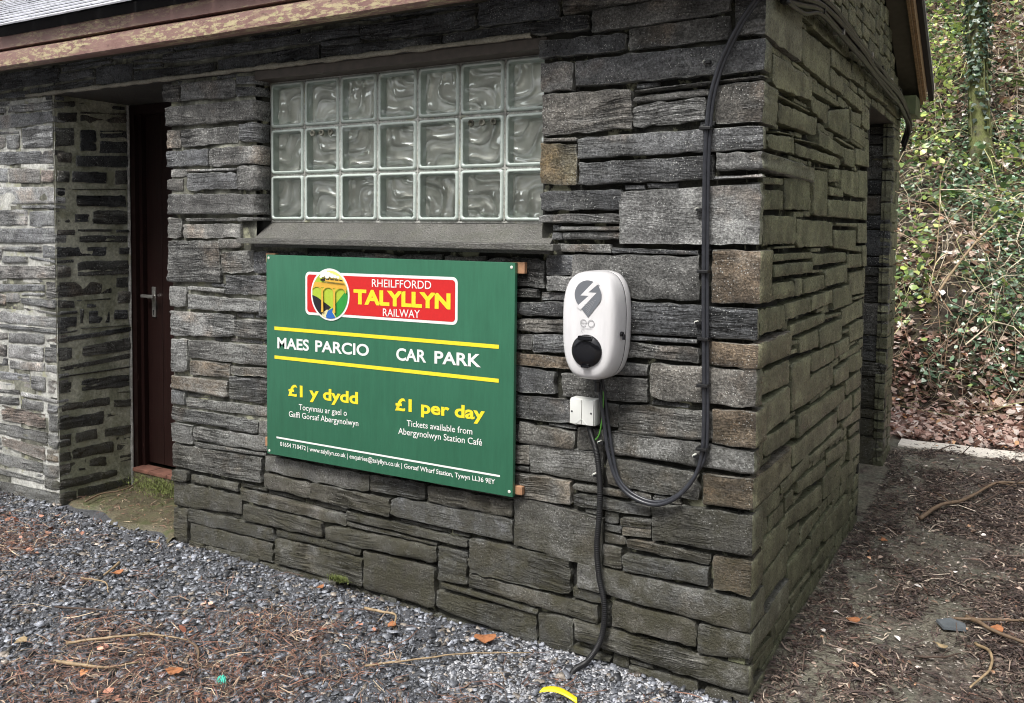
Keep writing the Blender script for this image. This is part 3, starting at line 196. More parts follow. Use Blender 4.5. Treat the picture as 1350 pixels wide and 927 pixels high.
# ------------------------------------------------------------------ materials
class NT:
    def __init__(s, name):
        s.m = bpy.data.materials.new(name); s.m.use_nodes = True
        s.n = s.m.node_tree.nodes; s.l = s.m.node_tree.links
        s.b = s.n["Principled BSDF"]; s.out = s.n["Material Output"]
    def _in(s, sock, v):
        if v is None: return
        if isinstance(v, bpy.types.NodeSocket): s.l.new(v, sock)
        elif isinstance(v, (tuple, list)) and len(v) == 3 and sock.type == 'RGBA': sock.default_value = (*v, 1)
        else: sock.default_value = v
    def pos(s):
        g = s.n.new("ShaderNodeNewGeometry"); return g.outputs["Position"]
    def nrm(s):
        g = s.n.new("ShaderNodeNewGeometry"); return g.outputs["True Normal"]
    def info(s):
        return s.n.new("ShaderNodeObjectInfo")
    def map(s, v, scale=(1, 1, 1), loc=None, rot=None):
        q = s.n.new("ShaderNodeMapping"); s._in(q.inputs[0], v); q.inputs["Scale"].default_value = scale
        if loc is not None: s._in(q.inputs["Location"], loc)
        if rot is not None: q.inputs["Rotation"].default_value = rot
        return q.outputs[0]
    def noise(s, v, scale, detail=4, rough=.55, dist=0, out=0):
        q = s.n.new("ShaderNodeTexNoise"); s._in(q.inputs["Vector"], v)
        q.inputs["Scale"].default_value = scale; q.inputs["Detail"].default_value = detail
        q.inputs["Roughness"].default_value = rough; q.inputs["Distortion"].default_value = dist
        return q.outputs[out]
    def vor(s, v, scale, feat='F1', out="Distance", rand=1):
        q = s.n.new("ShaderNodeTexVoronoi"); q.feature = feat; s._in(q.inputs["Vector"], v)
        q.inputs["Scale"].default_value = scale; q.inputs["Randomness"].default_value = rand
        return q.outputs[out]
    def ramp(s, v, stops, interp='LINEAR'):
        q = s.n.new("ShaderNodeValToRGB"); s._in(q.inputs[0], v); e = q.color_ramp; e.interpolation = interp
        while len(e.elements) > 1: e.elements.remove(e.elements[-1])
        for i, (p, c) in enumerate(stops):
            if isinstance(c, (int, float)): c = (c, c, c)
            if i == 0: el = e.elements[0]; el.position = p
            else: el = e.elements.new(p)
            el.color = (*c, 1)
        return q.outputs[0]
    def mix(s, f, a, b, mode='MIX'):
        q = s.n.new("ShaderNodeMix"); q.data_type = 'RGBA'; q.blend_type = mode
        s._in(q.inputs[0], f); s._in(q.inputs[6], a); s._in(q.inputs[7], b); return q.outputs[2]
    def math(s, op, a, b=0.0, c=None, clamp=False):
        q = s.n.new("ShaderNodeMath"); q.operation = op; q.use_clamp = clamp
        s._in(q.inputs[0], a); s._in(q.inputs[1], b)
        if c is not None: s._in(q.inputs[2], c)
        return q.outputs[0]
    def sep(s, v):
        q = s.n.new("ShaderNodeSeparateXYZ"); s._in(q.inputs[0], v); return q.outputs
    def mrange(s, v, a, b, c=0, d=1):
        q = s.n.new("ShaderNodeMapRange"); s._in(q.inputs[0], v)
        for i, x in enumerate((a, b, c, d)): q.inputs[i+1].default_value = x
        return q.outputs[0]
    def bump(s, h, strength=.5, dist=.005, normal=None):
        q = s.n.new("ShaderNodeBump"); s._in(q.inputs["Height"], h)
        q.inputs["Strength"].default_value = strength; q.inputs["Distance"].default_value = dist
        if normal is not None: s.l.new(normal, q.inputs["Normal"])
        return q.outputs[0]
    def fin(s, col=None, rough=None, normal=None, **kw):
        s._in(s.b.inputs["Base Color"], col); s._in(s.b.inputs["Roughness"], rough)
        if normal is not None: s.l.new(normal, s.b.inputs["Normal"])
        for k, v in kw.items(): s._in(s.b.inputs[k.replace('_', ' ')], v)
        return s.m

def simple(name, col, rough=.5, metallic=0, grime=.25, nscale=30, bump=.0, spec=.5):
    t = NT(name); p = t.pos()
    n = t.noise(p, nscale, 5, .6)
    g = t.ramp(n, [(.3, 1-grime), (.7, 1)])
    c = t.mix(1.0, col, g, 'MULTIPLY')
    nm = t.bump(t.noise(p, nscale*4, 4), bump, .002) if bump else None
    return t.fin(c, rough, nm, Metallic=metallic, Specular_IOR_Level=spec)

def slate_material(name, side=False, pale=0.0, algae=0.0):
    """weathered, damp slate: cleavage grain, run-off streaks, lichen dots, chalky bloom, algae near the ground"""
    t = NT(name); p = t.pos(); inf = t.info()
    rd = inf.outputs["Random"]
    rr = [t.math('FRACT', t.math('MULTIPLY', rd, k)) for k in (7.31, 17.93, 41.7, 97.1)]
    off = t.n.new("ShaderNodeCombineXYZ")
    for i in range(3): t.l.new(t.math('MULTIPLY', rr[i], 19.0), off.inputs[i])
    rot = t.n.new("ShaderNodeCombineXYZ")
    t.l.new(t.math('MULTIPLY', t.math('SUBTRACT', rr[1], .5), .16), rot.inputs[1]); t.l.new(t.math('MULTIPLY', t.math('SUBTRACT', rr[2], .5), .2), rot.inputs[0])
    q = t.n.new("ShaderNodeMapping"); t.l.new(p, q.inputs[0]); t.l.new(off.outputs[0], q.inputs[1]); t.l.new(rot.outputs[0], q.inputs[2])
    pl = q.outputs[0]
    warp = t.noise(pl, 4.0, 4, out=1)
    add = t.n.new("ShaderNodeVectorMath"); add.operation = 'MULTIPLY_ADD'
    t.l.new(warp, add.inputs[0]); add.inputs[1].default_value = (.03, .03, .035); t.l.new(pl, add.inputs[2])
    pw = add.outputs[0]
    grain = t.noise(t.map(pw, (9, 9, 62)), 1.0, 9, .78)                 # cleavage seen edge on
    ledge = t.noise(t.map(pw, (2.2, 2.2, 24)), 1.0, 5, .6)               # broader broken layers
    blotch = t.noise(pl, 8.0, 8, .68)
    fine = t.noise(pl, 130.0, 6, .75)
    pit = t.vor(pl, 170.0)
    streak = t.noise(t.map(pl, (48, 48, 4)), 1.0, 5, .65)               # water running down the face
    gs = t.math('MULTIPLY', t.math('POWER', rr[3], 1.6), t.ramp(t.noise(pl, 5.5, 4), [(.35, .35), (.6, 1.15)]))                                # some faces are layered, some sawn smooth
    base = inf.outputs["Color"]
    if side:
        base = t.mix(.72, base, t.mix(rr[0], (.112, .120, .068), (.165, .168, .102)))
    mul = lambda a, f, lo, hi, fac=1.0: t.mix(fac, a, t.ramp(f, [(lo[0], lo[1]), (hi[0], hi[1])]), 'MULTIPLY')
    c = t.mix(1.0, base, t.ramp(blotch, [(.32, .34), (.5, 1.0), (.68, 2.1)]), 'MULTIPLY')
    c = t.mix(gs if not side else .35, c, t.mix(1.0, c, t.ramp(grain, [(.32, .42), (.5, 1.0), (.68, 1.7)]), 'MULTIPLY'))
    c = t.mix(1.0, c, t.ramp(fine, [(.36, .35), (.52, 1.0), (.66, 2.1)]), 'MULTIPLY')
    if not side:
        # split cleavage: sharp sub-parallel ridges in patches
        rg = t.noise(t.map(pw, (3.0, 3.0, 34), rot=(.05, .09, 0)), 1.0, 7, .62)
        rg = t.math('ABSOLUTE', t.math('SUBTRACT', rg, .5))
        rm = t.math('MULTIPLY', t.ramp(t.noise(pl, 3.6, 4), [(.46, 0), (.60, 1)]), t.ramp(rr[0], [(.25, .15), (.6, 1)]))
        crack = t.math('MULTIPLY', t.ramp(rg, [(0.0, 0), (.06, .75), (.16, 1)]), rm)
        c = t.mix(rm, c, t.mix(1.0, c, t.ramp(rg, [(0.0, .18), (.035, .8), (.10, 1.25), (.2, 2.0)]), 'MULTIPLY'))
        sm = t.math('MULTIPLY', t.ramp(t.noise(pl, 4.5, 3), [(.50, 0), (.66, .6)]), rr[2])
        c = t.mix(sm, c, t.mix(1.0, c, t.ramp(streak, [(.40, .35), (.50, 1.15)]), 'MULTIPLY'))
        bl = t.noise(p, 2.4, 6, .65)
        blm = t.math('MULTIPLY', t.ramp(bl, [(.50-.10*pale, 0), (.70-.12*pale, 1)]), t.ramp(t.math('ADD', t.math('MULTIPLY', grain, .5), t.math('MULTIPLY', fine, .5)), [(.44, 0), (.60, 1)]))
        c = t.mix(t.math('MULTIPLY', blm, .6+.35*pale), c, (.50, .51, .49))
        ru = t.ramp(t.noise(pl, 3.5, 4, .6), [(.56, 0), (.72, .6)])
        c = t.mix(ru, c, t.mix(1.0, c, (1.45, 1.08, .78), 'MULTIPLY'))
        dots = t.math('LESS_THAN', t.vor(pl, 105.0), .20)
        dm = t.math('MULTIPLY', dots, t.ramp(t.noise(pl, 9, 4), [(.46, 0), (.56, .8)]))
        c = t.mix(dm, c, (.68, .69, .66))
    else:
        dots = t.math('LESS_THAN', t.vor(pl, 17.0), .055)
        dm = t.math('MULTIPLY', dots, t.ramp(t.noise(pl, 3, 2), [(.55, 0), (.6, .9)]))
        c = t.mix(dm, c, (.62, .63, .56))
        rim = t.ramp(t.noise(t.map(p, (8, 8, 30)), 1.0, 6, .7), [(.56, 0), (.72, .55)])
        c = t.mix(rim, c, (.20, .205, .14))
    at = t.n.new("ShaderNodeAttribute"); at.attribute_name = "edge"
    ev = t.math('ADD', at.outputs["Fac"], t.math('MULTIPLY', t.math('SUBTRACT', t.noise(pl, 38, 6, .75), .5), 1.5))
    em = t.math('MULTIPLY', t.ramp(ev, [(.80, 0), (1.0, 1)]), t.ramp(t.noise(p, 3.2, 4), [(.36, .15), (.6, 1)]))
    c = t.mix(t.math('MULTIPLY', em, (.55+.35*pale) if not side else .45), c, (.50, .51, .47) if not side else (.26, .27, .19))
    z = t.sep(p)[2]
    low = t.mrange(t.math('ADD', z, t.math('MULTIPLY', t.noise(p, 5, 4), .5)), 1.30, .45)
    am = t.math('MULTIPLY', low, t.ramp(t.noise(pl, 14, 5, .65), [(.3, .3), (.6, 1)]), clamp=True)
    am = t.math('MULTIPLY', am, algae)
    c = t.mix(am, c, (.060, .056, .031) if not side else (.070, .073, .038))
    h = t.math('ADD', t.math('MULTIPLY', t.math('MULTIPLY', grain, gs), 1.3 if not side else .35), t.math('MULTIPLY', fine, .9))
    h = t.math('ADD', h, t.math('MULTIPLY', blotch, .9))
    h = t.math('ADD', h, t.math('MULTIPLY', t.math('MULTIPLY', ledge, gs), 1.6 if not side else .2))
    h = t.math('SUBTRACT', h, t.math('MULTIPLY', t.math('LESS_THAN', pit, .22), .12))
    if not side:
        h = t.math('ADD', h, t.math('MULTIPLY', crack, 2.2))
    nm = t.bump(h, 1.0 if not side else .65, .014 if not side else .007)
    ro = t.ramp(t.noise(pl, 60, 4, .6), [(.35, .20), (.65, .60)])
    return t.fin(c, ro, nm, Specular_IOR_Level=.6)

M = {}
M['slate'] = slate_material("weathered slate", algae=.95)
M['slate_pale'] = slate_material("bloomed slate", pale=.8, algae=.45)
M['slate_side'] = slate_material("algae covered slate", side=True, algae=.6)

def mortar(name, ca, cb, dark=None):
    t = NT(name); p = t.pos()
    n = t.noise(p, 7, 6, .65); n2 = t.noise(p, 70, 5, .7)
    c = t.mix(t.ramp(n, [(.42, 0), (.62, 1)]), ca, cb)
    c = t.mix(1.0, c, t.ramp(n2, [(.3, .55), (.6, 1.1)]), 'MULTIPLY')
    li = t.ramp(t.noise(p, 11, 6, .65), [(.57, 0), (.64, .9)])
    c = t.mix(li, c, (.36, .36, .25))
    return t.fin(c, .9, t.bump(t.math('ADD', n2, t.noise(p, 260, 3)), .8, .006))
M['mortar_dark'] = mortar("dirty recessed mortar", (.014, .014, .012), (.05, .05, .036))
M['mortar_mid'] = mortar("grey lime mortar", (.07, .07, .055), (.34, .34, .28))
M['mortar_pale'] = mortar("pale lime mortar", (.36, .36, .33), (.64, .64, .60))
M['mortar_reveal'] = mortar("greenish lime mortar", (.30, .31, .22), (.62, .62, .50))  # pale greenish mortar of the doorway reveal

def concrete(name, col, moss=.4, rough=.8):
    t = NT(name); p = t.pos()
    c = t.mix(1.0, col, t.ramp(t.noise(p, 5, 6, .65), [(.3, .6), (.7, 1.2)]), 'MULTIPLY')
    c = t.mix(1.0, c, t.ramp(t.noise(p, 120, 4, .7), [(.3, .55), (.6, 1.15)]), 'MULTIPLY')
    mm = t.math('MULTIPLY', t.ramp(t.noise(p, 8, 5, .65), [(.48, 0), (.62, 1)]), moss)
    c = t.mix(mm, c, (.07, .085, .03))
    return t.fin(c, rough, t.bump(t.math('ADD', t.noise(p, 90, 5, .7), t.vor(p, 150)), .6, .004))
M['lintel'] = concrete("old concrete lintel", (.075, .072, .065), .1)
M['pointing'] = concrete("smeared cement fillet", (.36, .34, .28), .1)
M['sill'] = concrete("weathered sill", (.125, .122, .112), .15, .3)
M['step'] = concrete("mossy doorstep concrete", (.105, .092, .055), .75, .6)
M['ledge'] = simple("pale concrete path edge", (.86, .80, .71), .7, grime=.18, nscale=40, bump=.3)
M['soffit'] = simple("stained soffit board", (.09, .085, .06), .7, bump=.3)
M['barge'] = simple("barge board timber", (.36, .24, .12), .6, grime=.6, nscale=60, bump=.3)
M['black_felt'] = simple("black roofing edge", (.01, .01, .011), .6)
M['green_box'] = simple("green stained box end", (.13, .16, .07), .6, grime=.6, nscale=14, bump=.2)
M['board_green'] = None

def painted_eave():
    t = NT("flaking brown eave paint"); p = t.pos()
    n = t.noise(t.map(p, (4, 12, 14)), 4.5, 10, .75)
    c = t.mix(t.ramp(t.noise(p, 6, 4), [(.3, 0), (.7, 1)]), (.20, .105, .092), (.29, .175, .150))
    big = t.ramp(t.noise(t.map(p, (1.6, 8, 9)), 1.3, 4), [(.44, 0), (.58, 1)])
    c = t.mix(t.math('MULTIPLY', t.ramp(n, [(.49, 0), (.55, .85)]), big), c, (.52, .45, .26))
    g = t.ramp(t.noise(t.map(p, (5, 14, 14)), 5, 10, .75), [(.58, 0), (.63, 1)])
    c = t.mix(t.math('MULTIPLY', g, big), c, (.42, .42, .20))
    dk = t.ramp(t.noise(t.map(p, (10, 30, 30)), 2, 6, .7), [(.60, 0), (.66, .7)])
    c = t.mix(dk, c, (.10, .055, .045))
    return t.fin(c, .5, t.bump(n, .5, .003))
M['eave'] = painted_eave()

def roof_slate():
    t = NT("roof slate"); p = t.pos(); inf = t.info()
    c = t.mix(inf.outputs["Random"], (.58, .59, .64), (.72, .73, .78))
    c = t.mix(1.0, c, t.ramp(t.noise(p, 18, 6, .65), [(.3, .7), (.7, 1.15)]), 'MULTIPLY')
    return t.fin(c, .38, t.bump(t.noise(p, 60, 5), .3, .003))
M['roof'] = roof_slate()

def door_wood():
    t = NT("dark red brown door stain"); p = t.pos()
    g = t.noise(t.map(p, (70, 70, 3)), 1, 6, .6)
    c = t.mix(g, (.007, .0028, .0024), (.021, .008, .007))
    sc = t.ramp(t.noise(t.map(p, (90, 90, 14)), 1, 5, .7), [(.66, 0), (.70, .55)])
    c = t.mix(sc, c, (.17, .10, .085))
    return t.fin(c, .36, t.bump(g, .35, .002))
M['door'] = door_wood()
M['tile'] = simple("red quarry tile", (.20, .095, .07), .5, grime=.5, nscale=18, bump=.3)
M['chrome'] = simple("worn satin metal", (.62, .61, .58), .32, metallic=.85, grime=.2)
M['nail'] = simple("white nail head", (.75, .75, .68), .5)
M['cable_grey'] = simple("weathered grey sheath", (.038, .040, .048), .3, grime=.4, nscale=50, bump=.15)
M['cable_black'] = simple("black corrugated conduit", (.012, .012, .013), .42, grime=.3)
M['earth'] = simple("green and yellow sheath", (.08, .26, .04), .4)
M['plastic_black'] = simple("glossy black plastic", (.006, .006, .008), .12, grime=.1)
M['plastic_white'] = simple("off white box plastic", (.70, .71, .68), .35, grime=.06, nscale=12)
M['plastic_grey'] = simple("grey print", (.16, .17, .19), .45, grime=.1)
M['plastic_lightgrey'] = simple("pale grey print", (.42, .42, .43), .45, grime=.1)
M['seam'] = simple("dark seam", (.08, .08, .085), .6)

def white_case():
    t = NT("white gloss case"); p = t.pos()
    c = t.mix(1.0, (.74, .73, .74), t.ramp(t.noise(t.map(p, (30, 30, 7)), 1, 5, .6), [(.25, .86), (.6, 1)]), 'MULTIPLY')
    dk = t.ramp(t.vor(p, 60), [(.0, .5), (.035, 0)])
    c = t.mix(t.math('MULTIPLY', dk, t.ramp(t.noise(p, 9), [(.55, 0), (.6, 1)])), c, (.3, .28, .25))
    return t.fin(c, .28, None, Coat_Weight=.4, Coat_Roughness=.12)
M['case'] = white_case()

def sign_green():
    t = NT("green painted sign board"); p = t.pos()
    c = t.mix(t.noise(p, 4, 4), (.028, .125, .070), (.038, .155, .090))
    st = t.ramp(t.noise(t.map(p, (45, 45, 5)), 1, 8, .75), [(.3, .84), (.65, 1.08)])
    c = t.mix(1.0, c, st, 'MULTIPLY')
    sp = t.ramp(t.noise(t.map(p, (160, 160, 16)), 1, 4, .7), [(.70, 0), (.75, .35)])
    c = t.mix(sp, c, (.16, .32, .22))
    return t.fin(c, .36, t.bump(t.noise(t.map(p, (140, 140, 6)), 1, 5), .25, .0015))
M['board_green'] = sign_green()
def paint(name, col, rough=.4):
    return simple(name, col, rough, grime=.10, nscale=90)
M['p_yellow'] = paint("sign yellow", (.90, .72, .035))
M['p_white'] = paint("sign white", (.82, .83, .80))
M['p_red'] = paint("sign red", (.62, .022, .022))
M['p_black'] = paint("sign black", (.018, .018, .02))
M['p_lime'] = paint("sign lime", (.42, .55, .05))
M['p_paleyellow'] = paint("sign pale yellow", (.82, .72, .22))
M['p_green'] = paint("sign leaf green", (.03, .30, .05))
M['p_blue'] = paint("sign blue", (.03, .14, .48))
M['p_cream'] = paint("sign cream", (.75, .68, .38))
M['p_orange'] = paint("sign ochre", (.72, .42, .06))
M['batten'] = simple("raw timber batten", (.46, .25, .14), .7, grime=.35, nscale=50, bump=.3)

# glass
def pane_mat(name, tint, ior, rough):
    t = NT(name)
    tr = t.n.new("ShaderNodeBsdfTransparent"); tr.inputs[0].default_value = (*tint, 1)
    gl = t.n.new("ShaderNodeBsdfGlossy"); gl.inputs["Roughness"].default_value = rough
    gl.inputs["Color"].default_value = (1, 1, 1, 1)
    fr = t.n.new("ShaderNodeFresnel"); fr.inputs[0].default_value = ior
    mx = t.n.new("ShaderNodeMixShader")
    t.l.new(fr.outputs[0], mx.inputs[0]); t.l.new(tr.outputs[0], mx.inputs[1]); t.l.new(gl.outputs[0], mx.inputs[2])
    t.l.new(mx.outputs[0], t.out.inputs[0])
    return t.m
M['glass_face'] = pane_mat("moulded glass face", (.97, .99, .975), 1.55, .04)
def glass_edge():
    t = NT("pale green glass rim"); p = t.pos()
    c = t.mix(t.noise(p, 45, 4), (.60, .70, .64), (.80, .88, .83))
    return t.fin(c, .12, t.bump(t.noise(p, 60, 3), .3, .003), Transmission_Weight=.25, Specular_IOR_Level=.8)
M['glass_edge'] = glass_edge()
def glass_back():
    t = NT("moulded inner glass"); p = t.pos()
    n = t.noise(p, 9, 5, .6, .4)
    c = t.ramp(n, [(.3, (.62, .60, .54)), (.55, (.82, .80, .74)), (.75, (.90, .89, .85))])
    t.fin(c, .3, None)
    gl = t.n.new("ShaderNodeBsdfGlossy"); gl.inputs["Roughness"].default_value = .035
    gl.inputs["Color"].default_value = (.95, 1, .98, 1)
    fr = t.n.new("ShaderNodeFresnel"); fr.inputs[0].default_value = 2.9
    mx = t.n.new("ShaderNodeMixShader")
    t.l.new(fr.outputs[0], mx.inputs[0]); t.l.new(t.b.outputs[0], mx.inputs[1]); t.l.new(gl.outputs[0], mx.inputs[2])
    t.l.new(mx.outputs[0], t.out.inputs[0])
    return t.m
M['glass_back'] = glass_back()
M['dark_frame'] = simple("dark brown window head", (.085, .068, .055), .6, grime=.4)

# ------------------------------------------------------------------ ground shape
def smooth(a, b, x):
    t = min(1, max(0, (x-a)/(b-a))); return t*t*(3-2*t)
def ground_z(x, y):
    z = 0.10*smooth(2.1, 3.3, y)
    if y > 4.35:
        k = y-4.35
        z += 0.80*k*smooth(0, .9, k)
        z += .35*(noise.noise(Vector((x*.5, y*.5, 3)))) * smooth(.3, 2.5, k)
        z += .12*(noise.noise(Vector((x*1.7, y*1.7, 9)))) * smooth(.2, 1, k)
    z += .012*noise.noise(Vector((x*2.3, y*2.3, 0)))*(1 if y > -.02 or x > .1 or x < -6 else .7)
    if y < -16: z += (-16-y)*.45*smooth(-16, -20, y)  # rise towards the slope added behind the camera
    return z

# ------------------------------------------------------------------ station hut
XD, XL, ZL, DW, XW, ZW = -2.7229, -3.6290, 2.1515, 0.0814, -2.1567, 1.5169
Y1, Y2, YE, DD = 2.08, 2.95, 3.30, 0.45
XEND = -6.6
rnd = random.Random(11)
hut = empty("station_hut", (-2.0, 1.6, 0))
tag(hut, "low dark slate stone building with glass block window and open doorways", "building")
OFF = Vector((-2.0, 1.6, 0))
def hb(v): return tuple(Vector(v)-OFF)

class HB(MB):
    """mesh builder whose coordinates are world ones, built under the hut"""
    def build(s, name, mats, parent=None, **k):
        base = OFF if parent is hut else Vector((0, 0, 0))
        s.v = [tuple(Vector(v)-base) for v in s.v]
        return super().build(name, mats, parent, **k)

def wallmap(kind, u, v, n, uc):
    if kind in 'FL':
        if u <= uc: return (u if u < uc else uc+n, -n, v)
        return (uc+n, u-uc, v)
    if kind == 'J': return (XL+n, u, v)
    return (n, u, v)

def stone_geo(kind, Q, dep, rough, seed, prd, cell=.032, uc=0.0, small=False):
    """one stone: a pillowed, uneven face grid (wrapping the corner when dep > 0) with a skirt into the wall"""
    (x0, x1, x2, x3, z0, z1, z2, z3) = Q
    L = max(.01, (x1+x2-x0-x3)/2); H = max(.008, (z0+z1-z2-z3)/2)
    nu = max(2, min(16, int(round(L/cell)))); nv = max(2, min(6, int(round(H/(cell*.7)))))
    layered = (not small) and rnd.random() < .45 and kind != 'S'
    if layered: nv = max(3, min(9, int(H/.013)))
    if small: nu = max(2, min(4, nu)); nv = 2
    if rough: nv = 9; nu = 12
    us = [i/nu for i in range(nu+1)]
    e = min(.0045, L*.12)/L
    us = [0, e]+[t for t in us[1:-1] if e < t < 1-e]+[1-e, 1]
    ex = []
    if dep > 0:
        us = us[:-2]+[1-e*.6, 1]
        k = max(2, min(8, int(dep/.045)))
        ee = min(.0045, dep*.2)
        ex = [(i+1)/k*dep for i in range(k-1)]
        ex = [t for t in ex if ee < t < dep-ee]+[dep-ee, dep]
    eh = min(.0038, H*.16)/H
    vs_ = [0, eh]+[t for t in [j/nv for j in range(1, nv)] if eh < t < 1-eh]+[1-eh, 1]
    nu_, nv_ = len(us)+len(ex), len(vs_)
    cor = [rnd.random()**3*min(.018, L*.12, H*.4) for _ in range(4)]; E = []
    V = []; depthrow = [ (rnd.random()-.5)*(.020 if rough else .013 if layered else .004) for _ in vs_]
    for i in range(nu_):
        side = i >= len(us)
        for j, t in enumerate(vs_):
            if not side:
                s = us[i]
                xa = x3+(x0-x3)*t; xb = x2+(x1-x2)*t
                u = xa+(xb-xa)*s
                v = (z3+(z2-z3)*s)*(1-t)+(z0+(z1-z0)*s)*t
            else:
                s = 1; u = uc+ex[i-len(us)]
                v = z2*(1-t)+z1*t
            bu = (i == 0) or (i == nu_-1); bv = (j == 0) or (j == nv_-1)
            P = Vector((u*11+seed, v*11, seed*3.1))
            if bv: v += noise.noise(Vector((u*24, seed*7+j, 1)))*min(.007, H*.14)*(.6 if kind == 'S' else 1) + noise.noise(Vector((u*75, seed*5+j, 4)))*min(.0035, H*.09)
            if bu: u += noise.noise(Vector((v*30, seed*9+i, 2)))*min(.007, L*.09) + noise.noise(Vector((v*90, seed*3+i, 7)))*min(.003, L*.05)
            if not side or True:
                s_ = us[i] if not side else 1
                dl, dr = s_*L, (1-s_)*L+(ex[i-len(us)] if side else 0); db_, dt = t*H, (1-t)*H
                for q_, (a_, b_) in enumerate(((dl, db_), (dl, dt), (dr, db_), (dr, dt))):
                    k_ = cor[q_]
                    if k_ > .003 and a_ < k_ and (dep <= 0 or q_ < 2):
                        v += (k_-a_)*(.7 if q_ in (0, 2) else -.7)*max(0, 1-b_/(H*.6))
            n = prd + (noise.noise(P*.7)*.004 + noise.noise(P*4.3)*.0026)*(.45 if kind == 'S' else 1) + depthrow[j]*(.4+abs(noise.noise(Vector((u*7, j*3.3, seed)))))
            if bu or bv: n -= (.0020 if kind == 'S' else .0030)+.0022*noise.noise(P*3)
            if bu and bv: n -= .003
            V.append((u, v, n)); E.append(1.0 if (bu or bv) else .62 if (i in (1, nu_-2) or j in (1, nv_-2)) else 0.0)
    F = []
    idx = lambda i, j: i*nv_+j
    for i in range(nu_-1):
        for j in range(nv_-1):
            F.append((idx(i, j), idx(i+1, j), idx(i+1, j+1), idx(i, j+1)))
    ns = len(F)
    border = [idx(i, 0) for i in range(nu_)]+[idx(nu_-1, j) for j in range(1, nv_)]+[idx(i, nv_-1) for i in range(nu_-2, -1, -1)]+[idx(0, j) for j in range(nv_-2, 0, -1)]
    W = [wallmap(kind, u, v, n, uc) for u, v, n in V]
    b0 = len(W)
    for b in border: W.append(W[b])
    b1 = len(W)
    for b in border:
        u, v, n = V[b]; W.append(wallmap(kind, u, v, -.06, uc))
    k = len(border)
    for i in range(k):
        F.append((b0+i, b1+i, b1+(i+1) % k, b0+(i+1) % k))
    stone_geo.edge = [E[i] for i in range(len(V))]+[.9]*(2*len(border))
    return W, F, ns

TINT = dict(F=[(.135,.138,.142),(.165,.163,.156),(.110,.114,.120),(.190,.186,.174),(.145,.136,.122),(.21,.21,.205)],
            L=[(.18,.185,.195),(.235,.237,.24),(.145,.15,.16),(.28,.28,.28),(.20,.19,.18)],
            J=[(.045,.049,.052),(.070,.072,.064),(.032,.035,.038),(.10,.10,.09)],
            S=[(.080,.080,.050),(.092,.090,.058),(.068,.070,.046),(.102,.100,.066),(.078,.075,.052)])
SPECIAL = dict(b=(.150,.115,.080), p=(.29,.23,.20), l=(.32,.325,.33), o=(.12,.10,.055), r=(.24,.24,.235))

def parse(s, full):
    out = []
    for ln in s.split(';'):
        if not ln: continue
        t = ln.split()
        q = [int(x)/1000 for x in t[:8]]
        out.append((q, t[8] if len(t) > 8 else '', int(t[9])/1000 if len(t) > 9 else 0.0))
    return out

def lay(kind, parent, key, filler=False):
    for q, fl, dep in parse(STONES[key], True):
        k_ = .0045 if kind == 'J' else .0026 if kind == 'S' else .0018 if kind == 'L' else .001 if (kind == 'F' and q[0] < -2.2) else 0
        if filler and kind in 'LJ': k_ += .002
        q = [q[0]+k_, q[1]-k_*(0 if dep > 0 else 1), q[2]-k_*(0 if dep > 0 else 1), q[3]+k_, q[4]-k_, q[5]-k_, q[6]+k_, q[7]+k_]
        seed = rnd.random()*50
        zc = (q[4]+q[6])/2; xc = (q[0]+q[1])/2
        col = None
        for ch in fl:
            if ch in SPECIAL: col = SPECIAL[ch]
        if col is None:
            if fl and 'Q' in fl and kind == 'F': col = rnd.choice(TINT['F'])
            else: col = rnd.choice(TINT[kind])
            f = rnd.choice((.62, .85, 1.0, 1.0, 1.15, 1.45))*rnd.uniform(.9, 1.1); col = tuple(c*f for c in col)
            if kind == 'F': col = tuple(c*.84 for c in col)
            if kind in 'FL' and zc > ZL+.015 and xc < -.8: col = tuple(c*f for c in (.070, .075, .082))  # courses under the eave: dry slate tone, with eave shade painted in
            elif kind == 'F' and xc < -2.0: col = tuple(c*1.22 for c in col)
        prd = rnd.uniform(.000, .010) if kind == 'F' else rnd.uniform(-.002, .006)
        if kind == 'S': prd = rnd.uniform(-.001, .006)
        if filler: prd -= .007
        if dep > 0: prd = max(prd, .006)+.003
        mat = M['slate']
        if kind == 'S': mat = M['slate_side']
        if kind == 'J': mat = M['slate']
        if kind == 'L' or (kind == 'F' and xc < -2.2 and zc < 1.5): mat = M['slate_pale']
        if kind == 'F' and zc < .34: mat = M['slate']
        uc = 0.0
        if 'R' in fl: uc = XW-.012
        elif kind == 'L': uc = 99
        g = stone_geo(kind, q, dep, 'r' in fl, seed, prd, uc=uc if dep > 0 else 99)
        W, F, ns = g
        mats = [mat]
        if dep > 0 and 'Q' in fl: mats = [mat, M['slate_side']]
        me = mesh("stone", [hb(v) for v in W], F, mats)
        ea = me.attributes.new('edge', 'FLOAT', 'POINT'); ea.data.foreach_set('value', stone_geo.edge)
        sm = [True]*ns+[False]*(len(F)-ns)
        me.polygons.foreach_set("use_smooth", sm)
        if len(mats) > 1:
            me.polygons.foreach_set("material_index", [1 if (f.normal.x > .6 and f.center.x+OFF.x > uc-.02) else 0 for f in me.polygons])
        o = link("stone", me, parent, col)
        o['_'] = 1; del o['_']

def lay_small(kind, parent, keys, label):
    b = MB(); 
    for key in keys:
        for q, fl, dep in parse(STONES[key], True):
            W, F, ns = stone_geo(kind, q, 0, False, rnd.random()*50, rnd.uniform(-.012, -.004), small=True, uc=99)
            b.add([hb(v) for v in W], F)
    mat = M['slate_side'] if kind == 'S' else M['slate_pale'] if kind == 'L' else M['slate']
    o = b.build("packing_stones", mat, parent, color=TINT[kind][0])
    tag(o, kind="stuff")

